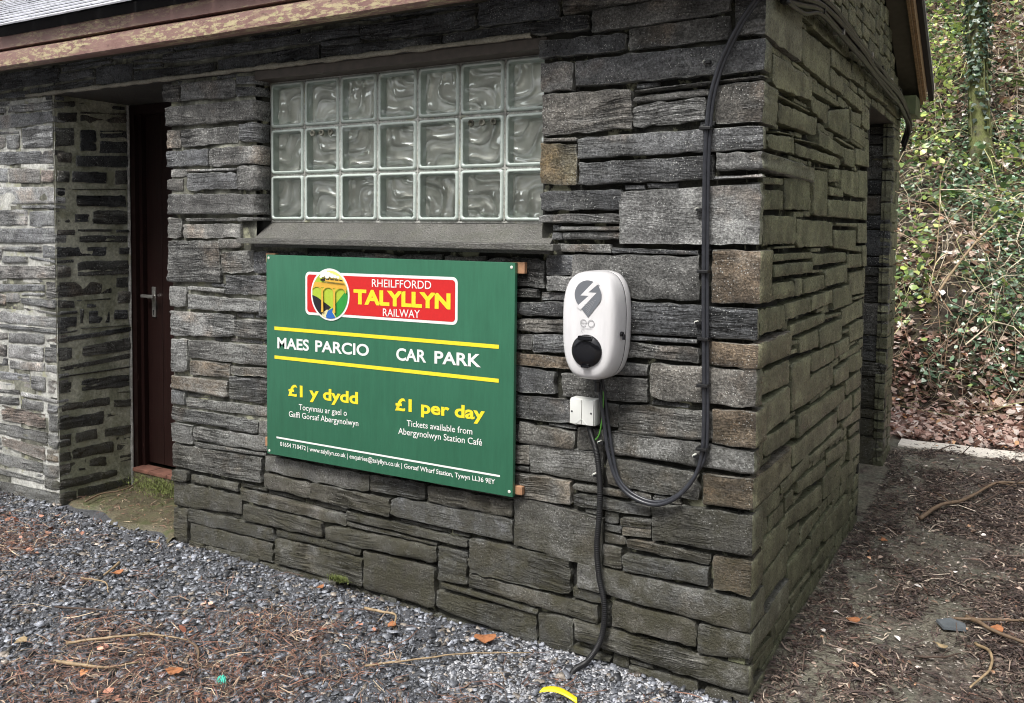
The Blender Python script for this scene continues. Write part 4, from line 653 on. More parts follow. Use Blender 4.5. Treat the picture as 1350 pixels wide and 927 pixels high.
def backing(name, u0, u1, z0, z1, fn, depth, mats, thick, matfn=None, holes=(), step=.05):
    """rough mortar bed behind the stones: a displaced sheet with real wall thickness behind it"""
    nu = int((u1-u0)/step); nv = int((z1-z0)/step)
    V = []; F = []; mi = []
    for i in range(nu+1):
        for j in range(nv+1):
            u = u0+(u1-u0)*i/nu; v = z0+(z1-z0)*j/nv
            d = depth(u, v)+min(.5*abs(depth(u, v)), .05*max(0, noise.noise(Vector((u*5, v*7, 4)))-.12))+.005*noise.noise(Vector((u*9, v*9, 1)))+.003*noise.noise(Vector((u*31, v*31, 5)))
            V.append(hb(fn(u, v, d)))
    for i in range(nu):
        for j in range(nv):
            u = u0+(u1-u0)*(i+.5)/nu; v = z0+(z1-z0)*(j+.5)/nv
            if any(a < u < b and c < v < e for a, b, c, e in holes): continue
            a = i*(nv+1)+j
            F.append((a, a+nv+1, a+nv+2, a+1)); mi.append(matfn(u, v) if matfn else 0)
    o = link(name, mesh(name, V, F, mats, True, mi), hut)
    return o

ff = lambda u, v, n: (u, -n, v)
sf = lambda u, v, n: (n, u, v)
ROOF0, PITCH = 2.43, .52
def roof(y): return ROOF0+PITCH*min(y+.22, 3.52-y)

# front wall (doorway to corner), with the window opening left free
wall_f = empty("wall"); wall_f.parent = hut; wall_f.location = (0, 0, 0)
def wall_sheet(parent, u0, u1, z0, z1, fn, depth, mats, matfn, holes):
    o = backing("mortar", u0, u1, z0, z1, fn, depth, mats, 0, matfn, holes)
    o.parent = parent
    return o
WIN = (XW-.012, -.745, 1.47, ZL)
wall_sheet(wall_f, XD, -.012, -.15, 2.40, ff,
           lambda u, v: -.015-.010*smooth(-2.3, -1.5, u)-.004*smooth(.7, .2, v),
           [M['mortar_dark'], M['mortar_mid']],
           lambda u, v: 1 if (u < -1.9+.5*noise.noise(Vector((u*3, v*3, 0))) and v > .45 and v < 2.2) or (v > 2.15 and u < -.8) else 0, [(WIN[0], WIN[1], WIN[2]-.02, WIN[3]-.0)])
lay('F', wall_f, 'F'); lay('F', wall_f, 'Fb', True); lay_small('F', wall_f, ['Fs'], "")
# left wall, its course over the doorway and the doorway reveal
wall_l = empty("wall"); wall_l.parent = hut
wall_sheet(wall_l, XEND, XL+.002, -.15, 2.40, ff, lambda u, v: -.005, [M['mortar_pale'], M['mortar_mid']],
           lambda u, v: 1 if v > 2.15 or noise.noise(Vector((u*4, v*4, 8))) > .15 else 0, [])
wall_sheet(wall_l, XL+.002, XD, ZL+.02, 2.40, ff, lambda u, v: -.012, [M['mortar_mid']], lambda u, v: 0, [])
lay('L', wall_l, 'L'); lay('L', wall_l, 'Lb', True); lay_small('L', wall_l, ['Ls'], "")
wall_j = empty("wall"); wall_j.parent = hut
tag(wall_j, "dark shaded stone reveal inside the doorway")
wall_sheet(wall_j, 0.0, DD, -.05, ZL+.02, lambda u, v, n: (XL+n, u, v), lambda u, v: -.003, [M['mortar_reveal']], lambda u, v: 0, [])
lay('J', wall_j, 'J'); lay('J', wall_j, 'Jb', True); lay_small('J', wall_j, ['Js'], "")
# gable wall with the side doorway
wall_s = empty("wall"); wall_s.parent = hut
tag(wall_s, "olive green algae covered gable wall")
wall_sheet(wall_s, 0.0, YE, -.15, 3.35, sf, lambda u, v: -.040, [M['mortar_dark']], lambda u, v: 0,
           [(Y1, Y2, -.2, 2.14)]+[(a*.06-.3, a*.06-.24, roof(a*.06-.27)-.06, 9) for a in range(70)])
lay('S', wall_s, 'S'); lay('S', wall_s, 'Sb', True); lay_small('S', wall_s, ['Ss'], "")

# closed carcass: wall thickness, inner faces, openings
b = HB()
def slab(x0, x1, y0, y1, z0, z1): b.box(x0, x1, y0, y1, z0, z1)
slab(XD+.002, WIN[0]+.0, .05, .45, -.1, 2.44)
slab(WIN[1], -.05, .05, .45, -.1, 2.44)
slab(WIN[0], WIN[1], .16, .45, -.1, 1.46)
slab(WIN[0], WIN[1], .16, .45, ZL+.003, 2.44)
slab(XL, XD+.002, .06, .45, ZL+.06, 2.44)
slab(XEND, XL-.03, .05, .45, -.1, 2.44)
slab(-.45, -.05, .452, Y1-.03, -.1, 2.44)
slab(-.45, -.05, Y2+.05, YE-.03, -.1, 2.3)
slab(-.45, -.05, Y1-.028, Y2+.048, 2.17, 2.44)
slab(XEND, -.452, YE-.4, YE-.03, -.1, 2.3)
slab(XEND, XEND+.3, .452, YE-.402, -.1, 2.44)
slab(XEND, -.05, .0, YE-.03, 2.445, 2.46)
slab(XEND, -.452, .452, YE-.41, -.12, 0.0)
b.build("inner_wall", M['mortar_dark'], hut)
# stone jambs of the side doorway: the far jamb faces the camera
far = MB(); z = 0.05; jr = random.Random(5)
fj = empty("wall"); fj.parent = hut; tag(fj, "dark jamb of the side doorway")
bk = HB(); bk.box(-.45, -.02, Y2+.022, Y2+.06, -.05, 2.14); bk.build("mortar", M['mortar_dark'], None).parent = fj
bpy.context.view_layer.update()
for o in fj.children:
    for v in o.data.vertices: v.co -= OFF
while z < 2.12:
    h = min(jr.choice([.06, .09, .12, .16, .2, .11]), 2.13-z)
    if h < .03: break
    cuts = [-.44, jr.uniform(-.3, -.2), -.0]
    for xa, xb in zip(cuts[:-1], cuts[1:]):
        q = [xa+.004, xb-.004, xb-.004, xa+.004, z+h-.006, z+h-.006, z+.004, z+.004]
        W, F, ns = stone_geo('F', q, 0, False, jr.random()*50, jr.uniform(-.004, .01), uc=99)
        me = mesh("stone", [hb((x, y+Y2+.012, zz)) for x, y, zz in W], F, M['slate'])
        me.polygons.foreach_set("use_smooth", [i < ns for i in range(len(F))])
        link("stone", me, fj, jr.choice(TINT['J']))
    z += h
# near jamb of the side doorway is a plain edge
nb = HB(); nb.box(-.45, -.006, Y1-.028, Y1+.004, -.1, 2.14); nb.build("door_jamb", M['mortar_dark'], hut)
nb = HB(); nb.box(-.44, -.012, Y1-.02, Y2+.04, 2.142, 2.168); nb.build("lintel", M['lintel'], hut)
# plinth slab course along the front
# lintels
b = HB(); b.box(XL-.28, -.80, -.004, .05, ZL-.0, ZL+.018); b.box(XL+.002, XD+.05, .052, .56, ZL+.002, ZL+.055)
b.box(XL+.002, XD+.05, .0005, .051, ZL+.019, ZL+.05)
b.build("lintel", M['lintel'], hut)
# cement fillet smeared along the lintel edge
b = HB()
n_ = 90; vs = []; fs = []
xs_ = [XL-.22+i*((-.80)-(XL-.22))/n_ for i in range(n_+1)]
for i, x in enumerate(xs_):
    w = .011+.006*noise.noise(Vector((x*9, 0, 0)))+.006*noise.noise(Vector((x*31, 3, 0)))
    z0_ = ZL+.006+.004*noise.noise(Vector((x*13, 7, 0)))
    vs += [(x, -.006, z0_-w*.5), (x, -.017-.004*noise.noise(Vector((x*20, 1, 1))), z0_), (x, -.013, z0_+w), (x, .0, z0_+w*1.3), (x, .0, z0_-w*.6)]
for i in range(n_):
    for k in range(5):
        a = i*5+k; c_ = i*5+(k+1) % 5
        fs.append((a, c_, c_+5, a+5))
b.add(vs, fs); b.build("cement_fillet", M['pointing'], hut, smooth=True)

# ---- window of glass blocks
win = empty("window"); win.parent = hut
tag(win, "window of clear wavy glass blocks")
b = MB()
b.box(*[c for c in (WIN[0], WIN[1], DW+.012, DW+.078, ZW-.03, ZW+.0)])
for k in range(8):
    xa = XW-.01+.2*k
    b.box(xa+.0006, xa+.0094, DW+.007, DW+.078, ZW+.0005, ZW+.595)
for k in range(4):
    b.box(XW+.0, -.745, DW+.009, DW+.077, ZW-.01+.2*k+.0006, ZW-.01+.2*k+.0094)
b.v = [hb(v) for v in b.v]
b.build("mortar_joint", M['mortar_pale'], win)
b = MB(); b.box(WIN[0]+.001, WIN[1]-.001, .004, .15, ZW+.596, ZL-.001)
b.v = [hb(v) for v in b.v]; b.build("window_head", M['dark_frame'], win)

def block_mesh(variant):
    rr = random.Random(variant*13+1)
    S_ = .095; V = []; F = []; mi = []
    ph = [rr.uniform(0, 6.28) for _ in range(6)]; a0 = rr.uniform(.35, .9); sg = rr.choice((-1, 1))
    def wave(x, z):
        u = x*math.cos(a0)+z*math.sin(a0)*sg; w = -x*math.sin(a0)*sg+z*math.cos(a0)
        f = math.sin(u*44+ph[0]+1.5*math.sin(w*30+ph[1]))
        g = math.sin(w*36+ph[2]+1.2*math.sin(u*40+ph[3]))
        k = (1-abs(f))**2
        return .0058*k+.0026*g
    def face(y, amp, half, mat, n=26, bulge=0):
        b0 = len(V)
        for i in range(n+1):
            for j in range(n+1):
                x = (i/n*2-1)*half; z = (j/n*2-1)*half
                ed = min(1-abs(x)/half, 1-abs(z)/half)
                k = min(1, ed/.16)
                V.append((x, y+amp*wave(x, z)*k*k*(3-2*k) - bulge*min(1, ed/.1), z))
        for i in range(n):
            for j in range(n):
                a = b0+i*(n+1)+j
                F.append((a, a+n+1, a+n+2, a+1)); mi.append(mat)
    face(.004, 1.0, .0835, 0)                 # moulded front pane
    # rounded rim: outer square to inner square, stepped
    def ring(prof, mat):
        b0 = len(V); K = 4*8
        for (r, y) in prof:
            for c in range(4):
                sx, sz = ((1, 1), (-1, 1), (-1, -1), (1, -1))[c]
                rad = .012
                for q in range(8):
                    t = math.pi/2*c+math.pi/2*q/7
                    V.append(((r-rad)*sx+rad*math.cos(t), y, (r-rad)*sz+rad*math.sin(t)))
        for i in range(len(prof)-1):
            for k in range(K):
                F.append((b0+i*K+k, b0+i*K+(k+1) % K, b0+(i+1)*K+(k+1) % K, b0+(i+1)*K+k)); mi.append(mat)
    ring([(.095, .070), (.095, .006), (.0925, .001), (.088, -.001), (.084, .001), (.0832, .005), (.080, .012), (.0785, .036)], 1)
    face(.034, -2.7, .079, 2, n=30)           # rear pane
    me = mesh("glass_block", V, F, [M['glass_face'], M['glass_edge'], M['glass_back']], True, mi)
    return me
BM = [block_mesh(i) for i in range(6)]
vents = {(1, 1), (5, 1)}
for k in range(7):
    for r in range(3):
        o = link("glass_block", BM[(k*2+r*3+(k*r) % 2) % 6], win)
        o.location = Vector((XW+.095+.2*k, DW, ZW+.095+.2*r))-OFF
        o.rotation_euler = (0, math.pi/2*((k*3+r*5+k*r) % 4), 0)
        if (k, r) in vents:
            pass
# little vent rings on two blocks of the middle row
for k in (1, 5):
    for d in (-.05, 0, .05):
        b = MB()
        b.lathe((XW+.095+.2*k+d+.005, DW-.002, ZW+.2+.165), (0, -1, 0), [(.013, -.004), (.013, .003), (.010, .005), (.008, .003), (.007, -.002)], 14)
        b.v = [hb(v) for v in b.v]
        b.build("vent_hole", [M['mortar_mid']], win, smooth=True)

# ---- sill
b = HB()
b.box(-2.215, -.675, -.062, -.0, 1.414, 1.436, .003)
b.add([(XW-.01, -.004, 1.435), (-.72, -.004, 1.435), (-.72, DW+.008, ZW-.012), (XW-.01, DW+.008, ZW-.012), (XW-.01, -.004, 1.40), (-.72, -.004, 1.40), (-.72, DW+.008, 1.40), (XW-.01, DW+.008, 1.40)],
      [(0, 1, 2, 3), (4, 7, 6, 5), (0, 4, 5, 1), (1, 5, 6, 2), (2, 6, 7, 3), (3, 7, 4, 0)])
b.add([(-2.20, -.06, 1.4365), (-.69, -.06, 1.4365), (-.72, -.0045, 1.438), (XW-.01, -.0045, 1.438)], [(0, 1, 2, 3)])
b.build("sill", M['sill'], hut)

# ---- door
door = empty("door"); door.parent = hut
tag(door, "narrow view of a dark red brown door")
b = MB()
YD = .490
b.box(XL+.002, XL+.045, YD-.05, YD+.06, .0, ZL-.001)
b.box(XD-.048, XD-.002, YD-.05, YD+.06, .13, ZL-.001)
b.box(XL+.046, XD-.049, YD-.05, YD+.06, 2.10, ZL-.001)
b.box(XL+.046, XL+.072, YD-.025, YD+.055, .13, 2.099)
b.v = [hb(v) for v in b.v]; b.build("door_frame", M['door'], door)
b = MB()
nb_ = 6; xa, xb = XL+.074, XD-.052
for i in range(nb_):
    w = (xb-xa)/nb_
    b.box(xa+w*i+.0015, xa+w*(i+1)-.0015, YD, YD+.04, .145, 2.098, .002)
b.box(xa, xb, YD+.006, YD+.03, .146, 2.097)
b.v = [hb(v) for v in b.v]; b.build("door_leaf", M['door'], door)
b = MB()
hx = -3.492
b.box(hx-.016, hx+.016, YD-.008, YD+.0, .975, 1.145, .003)
b.lathe((hx, YD-.008, 1.09), (0, -1, 0), [(.011, 0), (.010, .035)], 12)
b.box(hx-.055, hx+.050, YD-.052, YD-.036, 1.085, 1.103, .004)
b.cur = 1
b.lathe((hx, YD-.008, 1.01), (0, -1, 0), [(.0055, 0), (.0055, .0012)], 10)
b.box(hx-.002, hx+.002, YD-.0095, YD-.008, .988, 1.008)
b.v = [hb(v) for v in b.v]; b.build("handle", [M['chrome'], M['p_black']], door, autosmooth=40)
b = HB(); n_ = 40; vs = []; fs = []
for i in range(n_+1):
    z = ZL*i/n_; w = .010+.006*noise.noise(Vector((z*7, 2, 0)))
    vs += [(XL-.001, .428-w*.5, z), (XL+.012+.004*noise.noise(Vector((z*11, 0, 0))), .434, z), (XL+.004, .4385, z), (XL-.001, .4385, z)]
for i in range(n_):
    for k in range(4): fs.append((i*4+k, i*4+(k+1) % 4, i*4+4+(k+1) % 4, i*4+4+k))
b.add(vs, fs); b.build("mortar_fillet", M['mortar_pale'], hut, smooth=True)
b = HB()
x = XL+.05
while x < XD-.05:
    w = .145
    b.box(x, min(XD-.003, x+w-.004), .398, YD-.001, .108, .128, .003); x += w
b.build("threshold", M['tile'], hut)
b = HB(); b.box(XL+.046, XD-.003, .405, .57, -.05, .107, .008); b.build("door_step", M['step'], hut)

# ---- roof
roofe = empty("roof"); roofe.parent = hut
tag(roofe, "grey slate roof with flaking brown painted eaves")
SL = math.hypot(1, PITCH)
def roofpt(x, y, h=0):
    z = ROOF0+PITCH*(y+.27)
    return (x, y-h*PITCH/SL, z+h/SL)
expo = .155; rows = 13
shared = {}
rr = random.Random(4)
def slate_mesh(w, key):
    if key in shared: return shared[key]
    b = MB(); r = random.Random(key); n = 6
    # slate lies on the slope: local x along the eave, local y up the slope
    lo = [(i/n*w, r.uniform(-.003, .003)) for i in range(n+1)]
    vs = [(x, y, .006) for x, y in lo]+[(w, .26, -.006), (0, .26, -.006)]
    k = len(vs); vs += [(x, y, -.001) for x, y in lo]+[(w, .26, -.012), (0, .26, -.012)]
    fs = [tuple(range(k)), tuple(range(2*k-1, k-1, -1))]+[(i, k+i, k+(i+1) % k, (i+1) % k) for i in range(k)]
    b.add(vs, fs)
    shared[key] = mesh("slate", b.v, b.f, M['roof'])
    return shared[key]
rest = MB()
ang = math.atan(PITCH)
for r_ in range(rows):
    x = -6.5-(r_ % 2)*.13
    while x < .1:
        w = .255
        y = -.29+r_*expo/SL
        base = Vector((x, y, ROOF0+PITCH*(y+.27)+.016))
        if -5.4 < x < -2.2:
            o = link("slate", slate_mesh(w-.004, rr.randrange(5)), roofe)
            o.matrix_local = Matrix.Translation(base-OFF+Vector((0, 0, rr.uniform(0, .0015)))) @ Matrix.Rotation(ang-rr.uniform(.014, .022), 4, 'X')
        else:
            ca, sa = math.cos(ang-.018), math.sin(ang-.018)
            P = lambda a, c_, d: hb(base+Vector((a, c_*ca-d*sa, c_*sa+d*ca)))
            rest.add([P(0, 0, .006), P(w-.004, 0, .006), P(w-.004, .26, -.006), P(0, .26, -.006), P(0, 0, -.001), P(w-.004, 0, -.001)],
                     [(0, 1, 2, 3), (0, 4, 5, 1)])
        x += w
tag(rest.build("slates", M['roof'], roofe), kind="stuff")
b = MB()   # under-roof deck, front and back slopes
YR = 1.65
def slope(x0, x1, ya, za, yb, zb, t):
    vs = [(x0, ya, za), (x1, ya, za), (x1, yb, zb), (x0, yb, zb)]; vs += [(x, y, z-t) for x, y, z in vs]
    b.add([hb(v) for v in vs], [(0, 1, 2, 3), (7, 6, 5, 4), (0, 4, 5, 1), (1, 5, 6, 2), (2, 6, 7, 3), (3, 7, 4, 0)])
zr = ROOF0+PITCH*(YR+.27)
slope(-6.5, .10, -.20, ROOF0+PITCH*.07-.006, YR, zr-.01, .012)
slope(-6.5, .10, YR+.001, zr-.01, 3.56, ROOF0-.004, .03)
b.box(*[-6.5-OFF.x, .10-OFF.x, -.205-OFF.y, -.19-OFF.y, 2.412, 2.462])
b.build("roof_deck", M['black_felt'], roofe)
b = MB()
slope(-6.5, .15, YR+.01, zr+.012, 3.60, ROOF0+.0, .012)
b.build("slates", M['roof'], roofe)
# eave: gutter board (lower) and fascia (upper), soffit
def strip(name, prof, x0, x1, mat, sm=False, n=1):
    b = MB(); k = len(prof); vs = []
    for i in range(n+1):
        x = x0+(x1-x0)*i/n
        vs += [hb((x, y, z+.002*noise.noise(Vector((x*2.1, y*9, z*9))))) for y, z in prof]
    fs = [(i*k+j, i*k+(j+1) % k, (i+1)*k+(j+1) % k, (i+1)*k+j) for i in range(n) for j in range(k)]
    fs += [tuple(range(k-1, -1, -1)), tuple(n*k+j for j in range(k))]
    b.add(vs, fs); return b.build(name, mat, roofe, autosmooth=35)
strip("fascia", [(-.222, 2.349), (-.222, 2.405), (-.214, 2.411), (-.17, 2.411), (-.17, 2.349)], -6.5, .12, M['eave'], n=60)
strip("gutter", [(-.214, 2.258), (-.224, 2.264), (-.228, 2.318), (-.225, 2.330), (-.216, 2.336), (-.196, 2.336), (-.17, 2.336), (-.17, 2.258)], -6.5, .12, M['eave'], n=60)
b = MB()
b.box(-6.5, .11, -.169, -.0, 2.300, 2.315); b.v = [hb(v) for v in b.v]; b.build("soffit", M['soffit'], roofe)
# gable verge at the right: sloping soffit, twin timber barge boards, dark slate edge
def verge(name, x0, x1, top, bot, mat, ya=YR, yb=3.50):
    b = MB(); 
    z = lambda y: ROOF0+PITCH*(3.56-y)
    vs = []
    for (y) in (ya, yb):
        vs += [hb((x0, y, z(y)-top)), hb((x1, y, z(y)-top)), hb((x1, y, z(y)-bot)), hb((x0, y, z(y)-bot))]
    b.add(vs, [(0, 3, 2, 1), (4, 5, 6, 7), (0, 1, 5, 4), (1, 2, 6, 5), (2, 3, 7, 6), (3, 0, 4, 7)])
    z2 = lambda y: ROOF0+PITCH*(y+.26)
    vs = []
    for (y) in (-.22, ya-.001):
        vs += [hb((x0, y, z2(y)-top)), hb((x1, y, z2(y)-top)), hb((x1, y, z2(y)-bot)), hb((x0, y, z2(y)-bot))]
    b.add(vs, [(0, 3, 2, 1), (4, 5, 6, 7), (0, 1, 5, 4), (1, 2, 6, 5), (2, 3, 7, 6), (3, 0, 4, 7)])
    return b.build(name, mat, roofe)
verge("verge_soffit", -.02, .088, .155, .168, M['soffit'])
verge("barge_board", .089, .104, .04, .200, M['barge'], yb=3.42)
verge("barge_board", .106, .120, .035, .178, M['barge'], yb=3.42)
verge("verge_edge", .121, .150, .0, .09, M['black_felt'], yb=3.56)
b = MB(); b.box(.004, .087, 3.17, 3.42, 2.215, 2.33); b.v = [hb(v) for v in b.v]; b.build("eave_box", M['green_box'], roofe)
b = MB(); b.box(-6.5, -.01, YE-.05, 3.42, 2.235, 2.33); b.v = [hb(v) for v in b.v]; b.build("soffit", M['soffit'], roofe)

# ------------------------------------------------------------------ car park sign
sign = empty("car_park_sign", (-1.437, 0, .945))
tag(sign, "green car park sign with red railway logo fixed below the glass block window", "sign")
SO = Vector((-1.437, 0, .945))
class SB(MB):
    def build(s, name, mats, parent=None, **k):
        s.v = [tuple(Vector(v)-SO) for v in s.v]; return super().build(name, mats, parent, **k)
# the board hangs slightly out of level
ZT0, ZT1, ZB0, ZB1 = 1.368, 1.370, .520, .533
XS0, XS1 = -2.053, -.834
YS = -.045
def zlev(x, z):
    t = (x-XS0)/(XS1-XS0); k = (z-.526)/(1.369-.526)
    return z+(1-k)*(-.006+.013*t)
b = SB(); b.box(XS0, XS1, YS, YS+.018, .526, 1.369, .0025)
b.v = [(x, y, zlev(x, z)) for x, y, z in b.v]
board = b.build("board", M['board_green'], sign, autosmooth=30)
for x0, x1, z0, z1 in ((-2.075, -2.02, 1.335, 1.375), (-.87, -.806, 1.330, 1.370), (-2.085, -2.02, .545, .583), (-.87, -.806, .540, .570)):
    b = SB(); b.box(x0, x1, -.0265, -.008, z0, z1, .002); b.build("batten", M['batten'], sign)
for x, z in ((XS0+.014, 1.355), (XS1-.014, 1.352), (XS0+.014, .54), (XS1-.014, .545)):
    b = SB(); b.lathe((x, YS, zlev(x, z)), (0, -1, 0), [(.006, -.001), (.006, .001), (.004, .002)], 10)
    b.build("screw", M['nail'], sign)

def text_mesh(s, bold=0.0, sx=1.0):
    c = bpy.data.curves.new("txt", 'FONT'); c.body = s; c.size = 1.0; c.offset = bold
    c.resolution_u = 4; c.extrude = 0.0
    o = bpy.data.objects.new("txt", c); C.objects.link(o)
    dg = bpy.context.evaluated_depsgraph_get()
    me = bpy.data.meshes.new_from_object(o.evaluated_get(dg))
    bpy.data.objects.remove(o); bpy.data.curves.remove(c)
    return me
def cap_height(ch, bold):
    me = text_mesh(ch, bold); zs = [v.co.y for v in me.vertices]; return min(zs), max(zs)
def lettering(name, s, x0, x1, zb0, zb1, h, mat, bold=0.0, y=YS-.0012, ref='E', parent=None, org=None, lev=False, th=.0008):
    """flat painted lettering: fitted between x0 and x1, sitting on a baseline from zb0 to zb1, h = capital height"""
    me = text_mesh(s, bold); lo, hi = cap_height(ref, bold)
    xs = [v.co.x for v in me.vertices]; a, c_ = min(xs), max(xs)
    org = org if org is not None else SO
    for v in me.vertices:
        t = (v.co.x-a)/(c_-a); X = x0+(x1-x0)*t
        Z = zb0+(zb1-zb0)*t+(v.co.y-lo)/(hi-lo)*h
        v.co = Vector((X, y, Z))-org
    me.name = name
    bm = bmesh.new(); bm.from_mesh(me)
    # face the street
    bm.normal_update()
    for f in bm.faces:
        if f.normal.y > 0: f.normal_flip()
    bm.to_mesh(me); bm.free()
    me.materials.clear(); me.materials.append(mat)
    return link(name, me, parent)
T = lambda s, x0, x1, a, c_, h, m_, bold, **k: lettering("lettering", s, x0, x1, a, c_, h, m_, bold, parent=board, **k)
T("MAES", -1.989, -1.810, .9765, .979, .0465, M['p_white'], .026)
T("PARCIO", -1.775, -1.493, .9795, .984, .0465, M['p_white'], .026)
T("CAR", -1.358, -1.216, .980, .9825, .0475, M['p_white'], .026)
T("PARK", -1.178, -.972, .983, .987, .0475, M['p_white'], .026)
T("£1 y dydd", -1.927, -1.548, .782, .788, .0485, M['p_yellow'], .031)
T("£1 per day", -1.362, -.953, .786, .795, .0485, M['p_yellow'], .031)
T("Tocynnau ar gael o", -1.867, -1.606, .730, .7345, .0235, M['p_white'], .006)
T("Gaffi Gorsaf Abergynolwyn", -1.924, -1.546, .6945, .7005, .0235, M['p_white'], .006)
T("Tickets available from", -1.306, -1.0065, .7315, .7372, .0235, M['p_white'], .006)
T("Abergynolwyn Station Café", -1.347, -.964, .696, .702, .0240, M['p_white'], .006)
T("01654 710472 | www.talyllyn.co.uk | enquiries@talyllyn.co.uk | Gorsaf Wharf Station, Tywyn LL36 9EY", -1.975, -.9075, .5635, .569, .0180, M['p_white'], .012)
def bar(x0, x1, za, zb, h, mat, y=YS-.0010):
    b = SB(); b.add([(x0, y, za), (x1, y, zb), (x1, y, zb+h), (x0, y, za+h)], [(0, 1, 2, 3)])
    return b.build("painted_line", mat, board)
bar(-2.0058, -.8967, 1.0530, 1.0600, .0145, M['p_yellow'])
bar(-2.0060, -.8960, .9310, .9385, .0142, M['p_yellow'])
bar(-1.9963, -.8872, .5935, .5985, .0072, M['p_white'])
# logo panel
def flat(name, pts, mat, y, parent):
    b = SB(); b.add([(x, y, z) for x, z in pts], [tuple(range(len(pts)))])
    me = b
    o = b.build(name, mat, parent)
    bm = bmesh.new(); bm.from_mesh(o.data)
    bm.normal_update()
    for f in bm.faces:
        if f.normal.y > 0: f.normal_flip()
    bmesh.ops.triangulate(bm, faces=bm.faces[:]); bm.to_mesh(o.data); bm.free()
    return o
def rrect(x0, x1, z0, z1, r, tilt=0.0):
    out = []
    for cx, cz, a in ((x1-r, z1-r, 0), (x0+r, z1-r, 90), (x0+r, z0+r, 180), (x1-r, z0+r, 270)):
        for k in range(7):
            t = math.radians(a+15*k); X = cx+r*math.cos(t)
            out.append((X, cz+r*math.sin(t)+tilt*(X-x0)))
    return out
def ell(cx, cz, a, c_, n=48): return [(cx+a*math.cos(t*2*math.pi/n), cz+c_*math.sin(t*2*math.pi/n)) for t in range(n)]
lg = empty("logo"); lg.parent = sign
tag(lg, "red railway logo panel with an oval viaduct and train picture")
tl = .006
flat("logo_panel", rrect(-1.829, -1.0753, 1.1285, 1.3045, .022, tl), M['p_white'], YS-.0012, lg)
flat("logo_panel", rrect(-1.818, -1.0863, 1.1395, 1.2935, .014, tl), M['p_red'], YS-.0018, lg)
for s, x0, x1, z0, z1, h, mt, bo in (("RHEILFFORDD", -1.4775, -1.194, 1.257, 1.2603, .0300, M['p_white'], .004),
                                  ("TALYLLYN", -1.5704, -1.1063, 1.185, 1.189, .0590, M['p_yellow'], .046),
                                  ("RAILWAY", -1.4226, -1.246, 1.1462, 1.149, .0295, M['p_white'], .004)):
    lettering("lettering", s, x0, x1, z0, z1, h, mt, bo, y=YS-.0025, parent=lg)
ecx, ecz, ea, ec = -1.694, 1.2165, .103, .105
flat("emblem", ell(ecx, ecz, ea, ec), M['p_white'], YS-.0026, lg)
ia, ic = ea-.0085, ec-.0085
def inside(pts):
    """clip a polygon to the emblem's inner ellipse"""
    n = 48; E = [(ia*math.cos(t*2*math.pi/n), ic*math.sin(t*2*math.pi/n)) for t in range(n)]
    poly = pts
    for i in range(n):
        a, c_ = E[i], E[(i+1) % n]; out = []
        f = lambda p_: (c_[0]-a[0])*(p_[1]-a[1])-(c_[1]-a[1])*(p_[0]-a[0])
        for j in range(len(poly)):
            P, Q_ = poly[j], poly[(j+1) % len(poly)]; fp, fq = f(P), f(Q_)
            if fp >= 0: out.append(P)
            if (fp >= 0) != (fq >= 0):
                t = fp/(fp-fq); out.append((P[0]+(Q_[0]-P[0])*t, P[1]+(Q_[1]-P[1])*t))
        poly = out
        if not poly: return None
    return [(ecx+x, ecz+z) for x, z in poly]
lay_ = [0]
def em(pts, mat, clip=True):
    lay_[0] += 1
    q = inside(pts) if clip else [(ecx+x, ecz+z) for x, z in pts]
    if q and len(q) > 2: flat("emblem", q, mat, YS-.0028-.00018*lay_[0], lg)
K = .1/150.0     # emblem pixel to metres
def E_(*p_): return [(x*K*1.0, z*K) for x, z in p_]
em(E_((-200, -200), (200, -200), (200, 200), (-200, 200)), M['p_paleyellow'])
em(E_((-200, 70), (-40, 70), (-60, 100), (-90, 200), (-200, 200)), M['p_lime'])
em(E_((-200, 60), (200, 60), (200, -30), (0, -95), (-200, 0)), M['p_lime'])
em(E_((-200, 70), (-10, -40), (20, -95), (-200, 10)), M['p_lime'])
em(E_((200, 60), (130, 30), (50, -50), (20, -85), (60, -150), (200, -200)), M['p_green'])
em(E_((-200, 10), (-100, -20), (10, -75), (-20, -100), (-70, -160), (-200, -200)), M['p_black'])
em(E_((-80, -160), (-60, -115), (-20, -90), (-12, -100), (-30, -130), (0, -200), (-90, -200)), M['p_cream'])
em(E_((-30, -130), (-14, -98), (24, -80), (20, -105), (50, -140), (60, -200), (-10, -200)), M['p_blue'])
em(E_((-200, 76), (200, 62), (200, 34), (-200, 46)), M['p_orange'])
for cx in (-100, -8, 90):                      # arches of the viaduct: yellow ring, lime void
    arc = [(cx+47*math.cos(t*math.pi/10), 18+32*math.sin(t*math.pi/10)) for t in range(11)]
    arc2 = [(cx+40*math.cos(t*math.pi/10), 12+30*math.sin(t*math.pi/10)) for t in range(10, -1, -1)]
    em(E_(*([(cx+52, 60)]+arc+[(cx-52, 60)])), M['p_orange']) if False else None
    for k in range(10):
        em(E_(arc[k], arc[k+1], arc2[10-k-1], arc2[10-k]), M['p_orange'])
for px in (-52, 44):
    em(E_((px-6, 30), (px+6, 30), (px+9, -108), (px-9, -108)), M['p_orange'])
em(E_((-66, 82), (-66, 94), (-38, 94), (-38, 99), (-28, 99), (-28, 82)), M['p_black'])
em(E_((-26, 80), (-26, 96), (120, 90), (120, 72)), M['p_orange'])
for k in range(4):
    em(E_((-22+k*36, 90-k), (-22+k*36, 96-k), (6+k*36, 95-k), (6+k*36, 89-k)), M['p_black'])
